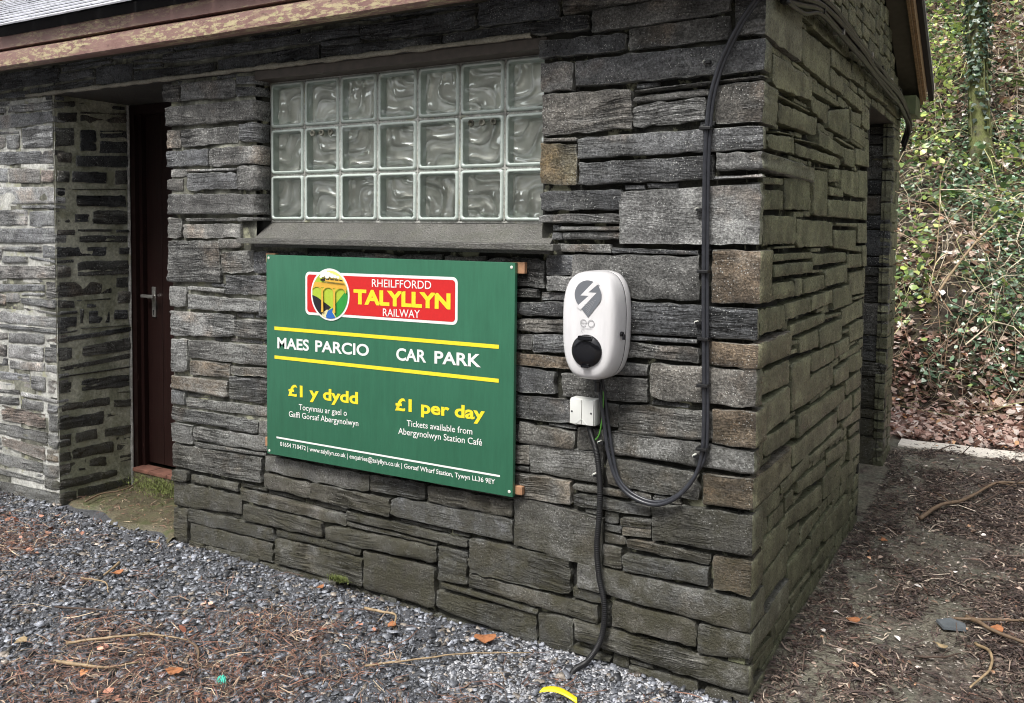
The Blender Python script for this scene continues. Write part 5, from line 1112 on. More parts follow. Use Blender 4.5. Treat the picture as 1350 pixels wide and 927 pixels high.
for cx, cz, r in ((-48, 118, 14), (-28, 128, 18), (0, 122, 17), (28, 116, 14), (52, 112, 11), (76, 108, 9), (-10, 112, 15), (-60, 106, 8)):
    em([(x-0, z-0) for x, z in [(cx*K+r*1.25*K*math.cos(t*.5236), cz*K+r*K*math.sin(t*.5236)) for t in range(12)]], M['p_white'])

# ------------------------------------------------------------------ EV charger
CO = Vector((-.502, 0, 1.175))
chg = empty("ev_charger", tuple(CO))
tag(chg, "white rounded car charging unit with black socket and grey bolt symbol", "ev charger")
def se(n, a, c_, e):
    out = []
    for k in range(n):
        t = 2*math.pi*k/n; ct, st = math.cos(t), math.sin(t)
        x = a*math.copysign(abs(ct)**(2/e), ct); z = c_*math.copysign(abs(st)**(2/e), st)
        # slightly broader above the middle than at the foot
        x *= 1+.03*(z/c_)-.035*(z/c_)**2*1.0
        out.append((x, z))
    return out
def shell(prof, mats, name, parent, close=True):
    n = 72; b = MB(); vs = []; fs = []; mi = []
    for (s, y, m_) in prof:
        for x, z in se(n, .099*s if s > .01 else .0001, .178*(1-(1-s)*.62) if s > .01 else .0001, 3.1-(.3 if s < .6 else 0)):
            vs.append((x, y, z))
    for i in range(len(prof)-1):
        for k in range(n):
            fs.append((i*n+k, (i+1)*n+k, (i+1)*n+(k+1) % n, i*n+(k+1) % n)); mi.append(prof[i][2])
    b.add(vs, fs); b.mi = mi
    return b.build(name, mats, parent, autosmooth=50)
shell([(.93, -.012, 0), (.985, -.016, 0), (1.0, -.026, 0), (1.0, -.056, 0), (.996, -.0575, 1), (.978, -.059, 1), (.978, -.061, 1), (.996, -.0625, 0),
       (1.0, -.066, 0), (.995, -.095, 0), (.978, -.118, 0), (.945, -.134, 0), (.89, -.144, 0), (.80, -.150, 0), (.6, -.1535, 0), (.35, -.155, 0), (.0, -.1555, 0)],
      [M['case'], M['seam']], "case", chg)
def cy(x, z):
    s = max(abs(x)/.104, abs(z)/.181)
    return -.1575
def cflat(name, pts, mat, y=-.1572, wrap=True):
    b = MB(); b.add([(x, y, z) for x, z in pts], [tuple(range(len(pts)))])
    o = b.build(name, mat, chg)
    bm = bmesh.new(); bm.from_mesh(o.data); bm.normal_update()
    for f in bm.faces:
        if f.normal.y > 0: f.normal_flip()
    bmesh.ops.triangulate(bm, faces=bm.faces[:]); bm.to_mesh(o.data); bm.free()
    return o
# bolt symbol: a disc with a square tail, cut by a white lightning stroke
q = 1.0/480       # zoom pixels to metres on the case
def cp(pts): return [((x-207)*q*.55*1.0, (330-z)*q*.80*.52) for x, z in pts]
R_ = .047; cx0, cz0 = .006, .103
disc = [(cx0+R_*math.cos(t), cz0+R_*math.sin(t)) for t in [math.radians(a) for a in range(-45, 226, 9)]]
disc = [(cx0+R_*math.cos(math.radians(-8)), cz0+R_*math.sin(math.radians(-8)))]+[p_ for p_ in [(cx0+R_*math.cos(math.radians(a)), cz0+R_*math.sin(math.radians(a))) for a in range(0, 226, 9)]]
tail = (cx0+.002, cz0-.073)
disc = disc+[tail]+[(cx0+R_*math.cos(math.radians(a)), cz0+R_*math.sin(math.radians(a))) for a in (-30, -20)]
cflat("bolt_symbol", disc, M['plastic_grey'], -.1573)
cflat("bolt_symbol", [(cx0+.024, cz0+.047), (cx0-.026, cz0-.003), (cx0+.003, cz0-.003), (cx0-.040, cz0-.040), (cx0-.026, cz0-.050), (cx0+.031, cz0+.008), (cx0+.002, cz0+.008), (cx0+.041, cz0+.040)], M['case'], -.1577)
# ribbed print lines on the symbol
for k in range(7):
    z = cz0-.026-.0055*k
    cflat("bolt_symbol", [(cx0-.012+.002*k, z-.006), (cx0+.029-.0036*k, z+.010), (cx0+.029-.0036*k, z+.0108), (cx0-.012+.002*k, z-.0052)], M['plastic_lightgrey'], -.1579)
def ring_arc(cx, cz, r, w, a0, a1, st=12):
    A_ = [math.radians(a) for a in range(a0, a1+1, st)]
    return [(cx+(r+w)*math.cos(t), cz+(r+w)*math.sin(t)) for t in A_]+[(cx+r*math.cos(t), cz+r*math.sin(t)) for t in A_[::-1]]
def strokes(name, cx, cz, r, w, a0, a1, st=15):
    b = MB(); A_ = [math.radians(a) for a in range(a0, a1+1, st)]
    for p_, q_ in zip(A_[:-1], A_[1:]):
        b.add([(cx+R__*math.cos(t), -.1578, cz+R__*math.sin(t)) for R__, t in ((r, p_), (r, q_), (r+w, q_), (r+w, p_))], [(0, 1, 2, 3)])
    return b.build(name, M['plastic_lightgrey'], chg)
strokes("letter_e", -.008, .012, .0095, .0026, 0, 315)
cflat("letter_e_bar", [(-.0185, .0108), (.0030, .0108), (.0030, .0133), (-.0185, .0133)], M['plastic_lightgrey'], -.1579)
strokes("letter_o", .019, .012, .0095, .0026, 0, 360)
strokes("contactless_mark", -.010, -.014, .0045, .0011, 0, 270)
cflat('small_print', [(-.018, -.0055), (.022, -.0055), (.022, -.0042), (-.018, -.0042)], M['plastic_lightgrey'], -.1579)
# socket with hinged cover
b = MB()
sx, sz = .004, -.078
b.lathe((sx, -.150, sz), (0, -1, 0), [(.053, 0), (.053, .008), (.0505, .0115), (.047, .013), (.042, .0175), (.028, .0195), (.012, .0205), (.001, .0207)], 40)
b.box(sx-.024, sx+.024, -.1745, -.156, sz+.036, sz+.050, .003)
b.box(sx-.014, sx+.014, -.171, -.156, sz-.053, sz-.044, .003)
b.build("socket_cover", M['plastic_black'], chg, autosmooth=40)
b = MB(); b.lathe((.094, -.10, -.022), (1, 0, 0), [(.008, .004), (.008, .0115), (.004, .013)], 14)
b.box(.104, .112, -.103, -.097, -.040, -.022, .001)
b.build("lock", M['plastic_black'], chg)
b = MB(); b.lathe((.004, -.07, -.178), (0, 0, -1), [(.014, -.02), (.014, .012), (.010, .014), (.010, .045)], 16)
b.build("cable_gland", M['plastic_black'], chg, autosmooth=40)

# ------------------------------------------------------------------ junction box
JO = Vector((-.561, 0, .873))
jb = empty("junction_box", tuple(JO))
tag(jb, "small white square junction box on the wall below the charger", "junction box")
b = MB(); b.box(-.047, .047, -.052, -.006, -.045, .045, .007); b.build("box_body", M['plastic_white'], jb, autosmooth=40)
b = MB(); b.box(-.044, -.0008, -.058, -.0505, -.042, .042, .003); b.box(.0008, .044, -.058, -.0505, -.042, .042, .003)
b.build("box_lid", M['plastic_white'], jb, autosmooth=40)
b = MB(); b.tube([(0, -.0585, -.022), (-.02, -.0585, -.040)], .0012, 5); b.tube([(0, -.0585, -.022), (.02, -.0585, -.040)], .0012, 5)
b.build("lid_ridge", M['plastic_white'], jb)
for x in (-.036, .036):
    b = MB(); b.lathe((x, -.058, 0), (0, -1, 0), [(.0035, -.001), (.0035, .0012), (.002, .0014)], 8); b.build("screw", M['seam'], jb)

# ------------------------------------------------------------------ cables
def cable(name, label, cat, paths, mat, clips, origin, nails=()):
    o = empty(name, origin); tag(o, label, cat); O = Vector(origin)
    for pts, r, n, ribs in paths:
        b = MB(); P = catmull(pts, 8 if not ribs else 64)
        b.tube([p_-O for p_ in P], r, n, ribs=ribs)
        b.build("sheath", mat, o, smooth=True)
    for (x, y, z, w, h) in clips:
        b = MB(); b.box(x-w/2-O.x, x+w/2-O.x, y-.014-O.y, -.004-O.y, z-h/2-O.z, z+h/2-O.z, .002); b.build("clip", M['cable_black'], o)
    for (x, z) in nails:
        b = MB(); b.box(x-.002-O.x, x+.018-O.x, -.030, -.006, z-.005-O.z, z+.003-O.z)
        b.build("clip", M['cable_black'], o)
        b = MB(); b.lathe((x-O.x, -.02-O.y, z+.0-O.z), (0, -1, 0), [(.0055, -.012), (.0055, .008), (.003, .010)], 10); b.build("nail", M['nail'], o)
    return o
A = [(.02, -.024, 2.28), (-.012, -.03, 2.2), (-.019, -.03, 2.179), (-.063, -.03, 2.116), (-.108, -.03, 2.03), (-.13, -.03, 1.974), (-.152, -.03, 1.883), (-.161, -.031, 1.732), (-.160, -.03, 1.497),
     (-.155, -.032, 1.26), (-.149, -.03, 1.021), (-.146, -.03, .877), (-.151, -.03, .78), (-.174, -.032, .703), (-.228, -.035, .633), (-.30, -.036, .596), (-.38, -.036, .608),
     (-.435, -.034, .65), (-.47, -.032, .734), (-.488, -.032, .835), (-.498, -.045, .936), (-.500, -.065, 1.0)]
A2 = [(x+.0105 if z > .75 and x > -.3 else x+.003, y+.004, z+(.0 if z > .75 else .009)) for x, y, z in A]
A2[-4:] = [(x+.012, y+.008, z) for x, y, z in A[-4:]]
cable("power_cable", "grey cable looping down the wall from the roof to the charger", "cable",
      [(A, .0068, 10, None), (A2, .0056, 10, None)], M['cable_grey'],
      [(x+.006, -.032, z, .036, .010) for x, z in ((-.164, 1.36), (-.158, 1.149), (-.157, 1.002), (-.166, 1.804), (-.155, .80))], (-.16, 0, 1.4),
      nails=((-.172, 2.01), (-.187, 1.554), (-.181, 1.198), (-.178, .772)))
Bp = [(-.545, -.035, .835), (-.533, -.032, .79), (-.514, -.03, .728), (-.501, -.03, .626), (-.502, -.03, .522), (-.509, -.03, .417), (-.499, -.03, .314), (-.477, -.03, .214), (-.486, -.032, .106),
      (-.520, -.06, .03), (-.545, -.12, .012), (-.548, -.16, -.03)]
cable("conduit", "black corrugated conduit from the junction box down into the gravel", "cable",
      [(Bp, .0105, 12, [1.0, 1.0, .88, .88])], M['cable_black'], [], (-.5, 0, .45), nails=((-.527, .657), (-.510, .771)))
Gp = [(-.492, -.06, 1.01), (-.488, -.045, .96), (-.490, -.04, .90), (-.495, -.035, .86), (-.505, -.035, .80), (-.53, -.03, .77)]
cable("earth_cable", "thin green and yellow wire running down beside the grey cable", "cable", [(Gp, .0028, 8, None)], M['earth'], [], (-.49, 0, .9))
# bundle of black cables slung along the gable
gb = empty("cable_bundle", (0.03, 1.6, 2.3)); tag(gb, "sagging bundle of black cables slung across the green gable wall", "cable")
base = [(-.02, -.20, 2.30), (.022, -.05, 2.24), (.03, .10, 2.23), (.032, .35, 2.262), (.035, .568, 2.295), (.035, .85, 2.305), (.035, 1.159, 2.300), (.035, 1.5, 2.290), (.035, 1.867, 2.278), (.035, 2.3, 2.270), (.035, 2.693, 2.262), (.035, 3.0, 2.235), (.035, 3.20, 2.20), (.03, 3.30, 2.15), (.0, 3.335, 2.06)]
for k, (dy, dz, r) in enumerate(((0, 0, .013), (.012, .022, .011), (.004, -.022, .012), (.016, -.004, .010), (.006, .038, .008), (.010, -.040, .007), (.018, .012, .006))):
    pts = [(x+dy+.006*noise.noise(Vector((y*3, k, 0))), y, z+dz*(1+.5*noise.noise(Vector((y*2, k, 3))))+.012*noise.noise(Vector((y*4, k*3, 1)))) for x, y, z in base[2:]]
    pts = base[:0]+pts
    b = MB(); P = catmull(pts, 8); b.tube([p_-Vector((.03, 1.6, 2.3)) for p_ in P], r, 8)
    b.build("sheath", M['cable_black'], gb, smooth=True)
for y in (.62, 1.0, 1.35, 1.72, 2.05, 2.4, 2.75):
    b = MB(); b.box(-.02, .026, y-1.604, y-1.596, -.030-.025*smooth(1.5, 3.2, y), .030-.025*smooth(1.5, 3.2, y), .002); b.build("tie", M['chrome'] if y in (1.0, 1.72, 2.4) else M['cable_black'], gb)

# ------------------------------------------------------------------ ground
def ground_material():
    t = NT("ground"); p = t.pos(); xyz = t.sep(p)
    nz = t.noise(p, 3.5, 5, .6)
    # grit under the chippings
    grit = t.ramp(t.noise(p, 220, 4, .7), [(.3, (.03, .031, .036)), (.6, (.13, .135, .15))])
    # soil with leaf mould
    soil = t.ramp(t.noise(p, 38, 7, .75), [(.36, (.016, .011, .010)), (.50, (.065, .047, .041)), (.66, (.25, .20, .17))])
    conc = t.ramp(t.noise(p, 50, 6, .7), [(.3, (.11, .105, .075)), (.52, (.235, .22, .17)), (.75, (.42, .39, .31))])
    conc = t.mix(t.ramp(t.noise(p, 4.5, 4), [(.52, 0), (.66, .6)]), conc, (.13, .15, .115))
    conc = t.mix(t.ramp(t.noise(p, 65, 7, .8), [(.52, 0), (.60, .75)]), conc, (.055, .040, .033))
    pm = t.ramp(t.noise(p, 2.7, 7, .68, .3), [(.47, 0), (.55, 1)])
    d = t.math('ADD', xyz[0], t.math('MULTIPLY', nz, .5))
    near = t.mrange(d, .95, .45, 0, .95)          # more bare concrete close to the wall
    pm = t.math('MAXIMUM', t.math('MULTIPLY', pm, .75), t.math('MULTIPLY', near, t.ramp(t.noise(p, 9, 7, .75), [(.42, 0), (.52, 1)])))
    right = t.mix(pm, soil, conc)
    side = t.math('GREATER_THAN', t.math('ADD', t.math('ADD', xyz[0], t.math('MULTIPLY', t.math('ADD', xyz[1], .1, clamp=True), .5)), t.math('MULTIPLY', t.math('SUBTRACT', nz, .5), .25)), .03)
    c = t.mix(side, grit, right)
    # doorstep slab in the front doorway
    return t.fin(c, t.ramp(t.noise(p, 30, 3), [(.3, .30), (.7, .7)]), t.bump(t.math('ADD', t.noise(p, 120, 6, .75), t.noise(p, 25, 5, .6)), .9, .012))
def hill_material():
    t = NT("hillside soil"); p = t.pos()
    c = t.ramp(t.noise(p, 16, 8, .72), [(.3, (.012, .009, .007)), (.5, (.055, .040, .028)), (.62, (.09, .085, .04)), (.75, (.22, .17, .13))])
    return t.fin(c, .8, t.bump(t.noise(p, 30, 7, .7), 1, .05))
def added_slope_material():
    t = NT("added wooded slope"); p = t.pos()
    c = t.ramp(t.noise(p, 2.2, 8, .7), [(.3, (.010, .012, .006)), (.6, (.040, .046, .022)), (.8, (.07, .06, .035))])
    return t.fin(c, .9, t.bump(t.noise(p, 3, 7, .7), 1, .5))
M['ground'] = ground_material(); M['hill'] = hill_material(); M['added_slope'] = added_slope_material()

def axis(pts):
    out = []
    for a, b_, s in pts:
        n = max(1, int(round((b_-a)/s))); out += [a+(b_-a)*i/n for i in range(n)]
    return out+[pts[-1][1]]
def sheet(name, xs, ys, mat, zf=ground_z):
    V = [(x, y, zf(x, y)) for x in xs for y in ys]; n = len(ys)
    F = [(i*n+j, (i+1)*n+j, (i+1)*n+j+1, i*n+j+1) for i in range(len(xs)-1) for j in range(n-1)]
    o = link(name, mesh(name, V, F, mat, True)); tag(o, kind="structure"); return o
XS = axis([(-60, -8, 4), (-8, -4.5, .25), (-4.5, 1.4, .045), (1.4, 5, .2), (5, 60, 4)])
sheet("ground", XS, axis([(-20, -4, 1.6), (-4, -2, .25), (-2, 4.35, .045)]), M['ground'])
sheet("hillside", axis([(-60, -6, 4), (-6, -2, .3), (-2, 3.5, .09), (3.5, 8, .4), (8, 60, 4)]), axis([(4.35, 12, .09), (12, 22, .4), (22, 60, 3)]), M['hill'])
sheet("added_wooded_slope", axis([(-60, 60, 2)]), axis([(-60, -20, 1.5)]), M['added_slope'],  # unseen slope added behind the camera; darkens reflections and low sky light
      lambda x, y: ground_z(x, y)+ (-20-y)*.18 + 1.6*noise.noise(Vector((x*.25, y*.25, 2)))*smooth(-20, -23, y))
for o in C.objects:
    if o.name == "added_wooded_slope": tag(o, "unseen dark wooded slope added behind the camera to shape the light")

# slab in the doorway and pale path edge
b = MB(); vs = []; fs = []
nx_, ny_ = 26, 16
for i in range(nx_+1):
    for j in range(ny_+1):
        x = XL-.01+(XD-XL+.03)*i/nx_; t_ = j/ny_
        y0_ = -.03-.10*noise.noise(Vector((x*4, 0, 5)))*1+(.04 if x < -3.2 else -.02)
        y = y0_+(.412-y0_)*t_
        vs.append((x, y, .020-.045*(1-smooth(0, .12, t_))+.004*noise.noise(Vector((x*8, y*8, 0)))))
for i in range(nx_):
    for j in range(ny_):
        a = i*(ny_+1)+j; fs.append((a, a+ny_+1, a+ny_+2, a+1))
b.add(vs, fs); tag(b.build("doorway_floor", M['step'], None, smooth=True), kind="structure")
b = MB(); vs = []; fs = []
for i in range(41):
    x = .02+i*.09
    w0 = 3.44+.03*noise.noise(Vector((x*3, 0, 0)))+.02*noise.noise(Vector((x*14, 0, 0)))-.03*(x > 1); w1 = 3.66-.02*noise.noise(Vector((x*4, 5, 0)))
    zz = ground_z(x, 3.5)
    vs += [(x, w0, zz-.03), (x, w0+.012, zz+.012), (x, w1-.01, zz+.014), (x, w1, zz-.03)]
for i in range(40):
    for k in range(3):
        a = i*4+k; fs.append((a, a+4, a+5, a+1))
b.add(vs, fs); tag(b.build("path_edge", M['ledge'], None, smooth=False), kind="structure")

# foundation slabs showing at the foot of the front wall are stones of the wall already

# ------------------------------------------------------------------ fast scatter of many small pieces into one mesh
def bulk(name, V, F, mat, cols=None, label=None):
    """V (n,k,3) vertices of n pieces, F list of index tuples for one piece"""
    n, k, _ = V.shape
    me = bpy.data.meshes.new(name)
    tot = n*len(F); sizes = np.array([len(f) for f in F])
    li = np.concatenate([np.array(f) for f in F])
    loops = (li[None, :]+(np.arange(n)*k)[:, None]).ravel()
    me.vertices.add(n*k); me.vertices.foreach_set("co", V.reshape(-1).astype(np.float32))
    me.loops.add(len(loops)); me.loops.foreach_set("vertex_index", loops.astype(np.int32))
    ls = np.concatenate([[0], np.cumsum(np.tile(sizes, n))[:-1]])
    me.polygons.add(tot); me.polygons.foreach_set("loop_start", ls.astype(np.int32))
    me.materials.append(mat)
    if cols is not None:
        ca = me.color_attributes.new("tint", 'FLOAT_COLOR', 'POINT')
        cc = np.ones((n, k, 4), np.float32); cc[:, :, :3] = cols[:, None, :]
        ca.data.foreach_set("color", cc.ravel())
    me.update(calc_edges=True); me.validate()
    o = link(name, me); tag(o, label, kind="stuff"); return o
def tinted(name, rough=.6, trans=0.0, bump=0.3, spec=.5, var=.35):
    t = NT(name); p = t.pos()
    a = t.n.new("ShaderNodeAttribute"); a.attribute_name = "tint"
    c = t.mix(1.0, a.outputs["Color"], t.ramp(t.noise(p, 130, 4, .7), [(.3, 1-var), (.7, 1+var)]), 'MULTIPLY')
    nm = t.bump(t.noise(p, 300, 3), bump, .002)
    if trans:
        t.fin(c, rough, nm, Specular_IOR_Level=spec)
        tl = t.n.new("ShaderNodeBsdfTranslucent"); t.l.new(c, tl.inputs[0])
        mx = t.n.new("ShaderNodeMixShader"); mx.inputs[0].default_value = trans
        t.l.new(t.b.outputs[0], mx.inputs[1]); t.l.new(tl.outputs[0], mx.inputs[2]); t.l.new(mx.outputs[0], t.out.inputs[0])
        return t.m
    return t.fin(c, rough, nm, Specular_IOR_Level=spec)
M['chip'] = tinted("slate chippings", .36, bump=.5, var=.5)
M['litter'] = tinted("needle and twig litter", .65)
M['leaf'] = tinted("dead leaves", .5, trans=.15)
M['green'] = tinted("green leaves", .28, trans=.3, spec=.6)
R = np.random.default_rng(8)
def frames(n, tilt):
    """random orthonormal frames, mostly lying flat"""
    a = R.uniform(0, 2*np.pi, n); nx = R.normal(0, tilt, n); ny = R.normal(0, tilt, n)
    N = np.stack([nx, ny, np.ones(n)], 1); N /= np.linalg.norm(N, axis=1)[:, None]
    U = np.stack([np.cos(a), np.sin(a), np.zeros(n)], 1); U -= N*(U*N).sum(1)[:, None]; U /= np.linalg.norm(U, axis=1)[:, None]
    return U, np.cross(N, U), N
_g = {}
gx = np.linspace(-6, 5, 221); gy = np.linspace(-4, 16, 401)
GZ = np.array([[ground_z(x, y) for y in gy] for x in gx])
def gz(x, y):
    fx = np.clip((x-gx[0])/(gx[1]-gx[0]), 0, len(gx)-1.001); fy = np.clip((y-gy[0])/(gy[1]-gy[0]), 0, len(gy)-1.001)
    i = fx.astype(int); j = fy.astype(int); a = fx-i; c_ = fy-j
    return (GZ[i, j]*(1-a)*(1-c_)+GZ[i+1, j]*a*(1-c_)+GZ[i, j+1]*(1-a)*c_+GZ[i+1, j+1]*a*c_)
def vn(x, y, s, seed=0):
    """cheap smooth value noise"""
    r = np.random.default_rng(seed).random((64, 64))
    X = x*s; Y = y*s; i = np.floor(X).astype(int); j = np.floor(Y).astype(int); a = X-i; b_ = Y-j
    a = a*a*(3-2*a); b_ = b_*b_*(3-2*b_); i %= 63; j %= 63
    return r[i, j]*(1-a)*(1-b_)+r[i+1, j]*a*(1-b_)+r[i, j+1]*(1-a)*b_+r[i+1, j+1]*a*b_

def chips(n, x0, x1, y0, y1, smin, smax, name, keep=None, thick=.17, tint=None, label=None, lift=.5):
    x = R.uniform(x0, x1, n); y = R.uniform(y0, y1, n)
    if keep is not None:
        k = keep(x, y); x = x[k]; y = y[k]
    n = len(x); s = smin+(smax-smin)*R.random(n)**2.2
    U, W_, N = frames(n, .27)
    ang = np.sort(R.uniform(0, 2*np.pi, (n, 5))*.35+(np.arange(5)*2*np.pi/5)[None, :], axis=1)
    rad = R.uniform(.6, 1.1, (n, 5))*s[:, None]/2; asp = R.uniform(.45, 1.0, n)
    px = np.cos(ang)*rad; py = np.sin(ang)*rad*asp[:, None]; th = s*thick*R.uniform(.5, 1.2, n)
    c = np.stack([x, y, gz(x, y)+s*lift*R.uniform(0, .6, n)], 1)
    top = c[:, None, :]+U[:, None, :]*px[..., None]*.86+W_[:, None, :]*py[..., None]*.86+N[:, None, :]*(th/2)[:, None, None]
    bot = c[:, None, :]+U[:, None, :]*px[..., None]+W_[:, None, :]*py[..., None]-N[:, None, :]*(th/2)[:, None, None]
    V = np.concatenate([top, bot], 1)
    F = [(0, 1, 2, 3, 4)]+[(i, 5+i, 5+(i+1) % 5, (i+1) % 5) for i in range(5)]
    g = .03+.24*R.random(n)**1.5; g = np.where(R.random(n) < .08, g+.22, g)
    wm = (R.random(n) < .16); cols = np.stack([g*np.where(wm, 1.15, .92), g*np.where(wm, 1.0, .97), g*np.where(wm, .85, 1.10)], 1) if tint is None else tint(n)
    return bulk(name, V, F, M['chip'], cols, label)
infront = lambda x, y: (y < -.002-0*x) & (x < .06+.10*(vn(x, y, 4)-.5)) | ((x > XL+.01) & (x < XD) & (y < -.03+.10*(vn(x, y, 8, 3)-.5)))
vis = lambda x, y: infront(x, y) & ((y > -1.75+.0*x) | (R.random(len(x)) < .35))
chips(60000, -4.9, .2, -1.9, -.0, .008, .036, "slate_chippings", vis, label="dark grey slate chippings covering the yard")
chips(9000, -4.9, .35, -3.4, -1.8, .014, .045, "slate_chippings", lambda x, y: x < .2)
chips(4500, -4.6, .05, -1.6, -.0, .024, .052, "slate_chippings", infront, thick=.16, lift=.7)
chips(34000, -4.5, .1, -1.7, -.0, .004, .011, "slate_grit", infront, thick=.4, label="fine dark slate grit between the chippings")
# pale crushed dust beside the foot of the conduit
chips(5000, -.95, .02, -.42, .0, .006, .024, "crushed_slate", infront,
      tint=lambda n: np.stack([g_ := R.uniform(.2, .5, n), g_*1.01, g_*1.06], 1), label="paler crushed slate along the foot of the wall")
# grit on the path at the side
def soil_tint(n):
    g = R.uniform(.05, .42, n); return np.stack([g, g*.9, g*.8], 1)
chips(18000, .01, 1.6, -1.2, 4.3, .005, .020, "path_grit", lambda x, y: (x > np.where(y > 0, .01, .05+.06*vn(x, y, 5))), tint=soil_tint, label="small stones and grit trodden into the path")

def strips(n, x0, x1, y0, y1, lmin, lmax, wmin, wmax, name, keep, tint, lift=.012, tilt=.25, label=None, mat='litter'):
    x = R.uniform(x0, x1, n); y = R.uniform(y0, y1, n); k = keep(x, y); x = x[k]; y = y[k]; n = len(x)
    L = R.uniform(lmin, lmax, n); w = R.uniform(wmin, wmax, n); U, W_, N = frames(n, tilt)
    c = np.stack([x, y, gz(x, y)+R.uniform(.004, 1, n)*lift], 1); bend = R.normal(0, .18, n)*L; arch = R.uniform(0, .12, n)*L
    P = []
    for t_, s in ((-.5, .5), (0, 1.), (.5, .6)):
        mid = c+U*(L*t_)[:, None]+W_*(bend*(1-4*t_*t_))[:, None]+N*(arch*(1-4*t_*t_))[:, None]
        P += [mid+W_*(w*s/2)[:, None], mid-W_*(w*s/2)[:, None]-N*(w*.25)[:, None]]
    V = np.stack(P, 1)
    return bulk(name, V, [(0, 1, 3, 2), (2, 3, 5, 4)], M[mat], tint(n), label)
def brown(n):
    base = np.array([[.22, .115, .08], [.14, .08, .06], [.38, .28, .20], [.06, .038, .03], [.50, .40, .28], [.18, .08, .055]])
    return base[R.choice(6, n, p=[.26, .26, .13, .2, .05, .10])]*R.uniform(.6, 1.3, (n, 1))
def patch(x, y):
    v = vn(x, y, 2.1, 5)*.6+vn(x, y, 5.3, 6)*.4
    dist = -y-.0
    want = np.clip((v-.34)*3.6, 0, 1)*np.clip((dist-.10)/.35, .06, 1)
    return infront(x, y) & (y < -.03) & (R.random(len(x)) < want)
strips(52000, -4.3, .1, -1.8, -.03, .018, .085, .0014, .0042, "needle_litter", patch, brown, .030, label="drifts of brown needles and twig bits on the chippings")
def dull(n):
    base = np.array([[.065, .043, .038], [.11, .078, .064], [.22, .165, .13], [.030, .021, .019], [.42, .35, .28], [.14, .075, .055]])
    return base[R.choice(6, n, p=[.32, .26, .14, .2, .04, .04])]*R.uniform(.6, 1.3, (n, 1))
def pathkeep(x, y):
    v = vn(x, y, 2.4, 15)*.5+vn(x, y, 6.1, 16)*.5
    return (R.random(len(x)) < np.clip((v-.34)*5, .08, 1)*np.clip((x-.12+.34*(vn(x, y, 2.6, 2)-.35))/.20, .12, 1))
strips(95000, .02, 1.7, -1.0, 4.3, .012, .060, .002, .008, "leaf_mould", pathkeep, dull, .012, tilt=.3, label="dark trodden leaf mould and bark on the side path")

strips(9000, .004, .30, -.25, 3.3, .012, .05, .0018, .006, "wall_foot_debris", lambda x, y: (x < .02+.22*vn(x, y, 5, 21)) & ((y < 2.05) | (y > 2.95) | (x > .03)), dull, .012, label="dark bark and leaf crumbs gathered along the foot of the gable wall")
strips(650, .05, 1.7, -.9, 4.2, .06, .20, .003, .006, "thin_twigs", lambda x, y: x > .1, lambda n: dull(n)*1.2, .02, tilt=.06, label="many thin dark twigs strewn over the side path")
strips(420, -4.2, .0, -1.7, -.05, .05, .16, .002, .0045, "thin_twigs", infront, brown, .035, tilt=.10, label="thin brown twigs strewn over the chippings")
strips(700, XL+.02, XD-.01, .0, .40, .008, .045, .0015, .004, "doorway_litter", lambda x, y: R.random(len(x)) < .9, lambda n: brown(n)*.9, .010, label="crumbs of leaf and needle on the doorway floor").location.z = .022

def leaves(n, x0, x1, y0, y1, smin, smax, name, keep, tint, mat='leaf', lift=.02, tilt=.5, label=None, zoff=None):
    x = R.uniform(x0, x1, n); y = R.uniform(y0, y1, n); k = keep(x, y); x = x[k]; y = y[k]; n = len(x)
    s = smin+(smax-smin)*R.random(n)**1.5; U, W_, N = frames(n, tilt)
    z = gz(x, y)+R.uniform(.1, 1, n)*lift
    if zoff is not None: z = z+zoff(x, y)
    c = np.stack([x, y, z], 1); curl = R.uniform(-.25, .35, n)*s
    prof = [(-.5, 0, 0), (-.18, .30, 1), (.18, .27, 1), (.5, 0, .4), (.18, -.27, 1), (-.18, -.30, 1)]
    P = [c+U*(a*s)[:, None]+W_*(b_*s)[:, None]+N*(curl*k_)[:, None] for a, b_, k_ in prof]
    V = np.stack(P, 1)
    return bulk(name, V, [(0, 1, 5), (1, 2, 4, 5), (2, 3, 4)], M[mat], tint(n), label)
def deadtint(n):
    base = np.array([[.42, .32, .26], [.60, .52, .47], [.28, .18, .13], [.48, .28, .17], [.82, .77, .73], [.14, .09, .07]])
    return base[R.choice(6, n, p=[.28, .22, .2, .06, .12, .12])]*R.uniform(.9, 1.6, (n, 1))
def pinktint(n):
    base = np.array([[.55, .37, .31], [.68, .52, .45], [.36, .20, .16], [.65, .38, .20], [.74, .64, .58], [.16, .09, .07]])
    return base[R.choice(6, n, p=[.3, .22, .2, .05, .11, .12])]*R.uniform(.7, 1.2, (n, 1))
def greentint(n):
    base = np.array([[.20, .28, .08], [.36, .45, .12], [.11, .18, .08], [.52, .58, .20], [.30, .38, .25], [.08, .13, .05]])
    return base[R.choice(6, n, p=[.25, .2, .2, .1, .12, .13])]*R.uniform(.8, 1.6, (n, 1))
def ivytint(n):
    base = np.array([[.10, .17, .10], [.19, .29, .19], [.50, .60, .50], [.05, .10, .05], [.25, .34, .12]])
    return base[R.choice(5, n, p=[.3, .25, .15, .18, .12])]*R.uniform(.6, 1.9, (n, 1))
hk = lambda f, s1=1.3, sd=31: (lambda x, y: R.random(len(x)) < np.clip(f(vn(x, y, s1, sd), y), 0, 1))
leaves(9000, -.6, 2.8, 3.66, 5.1, .03, .075, "fallen_leaves", hk(lambda v, y: 1), pinktint, lift=.05, label="carpet of pinkish brown fallen leaves at the foot of the bank")
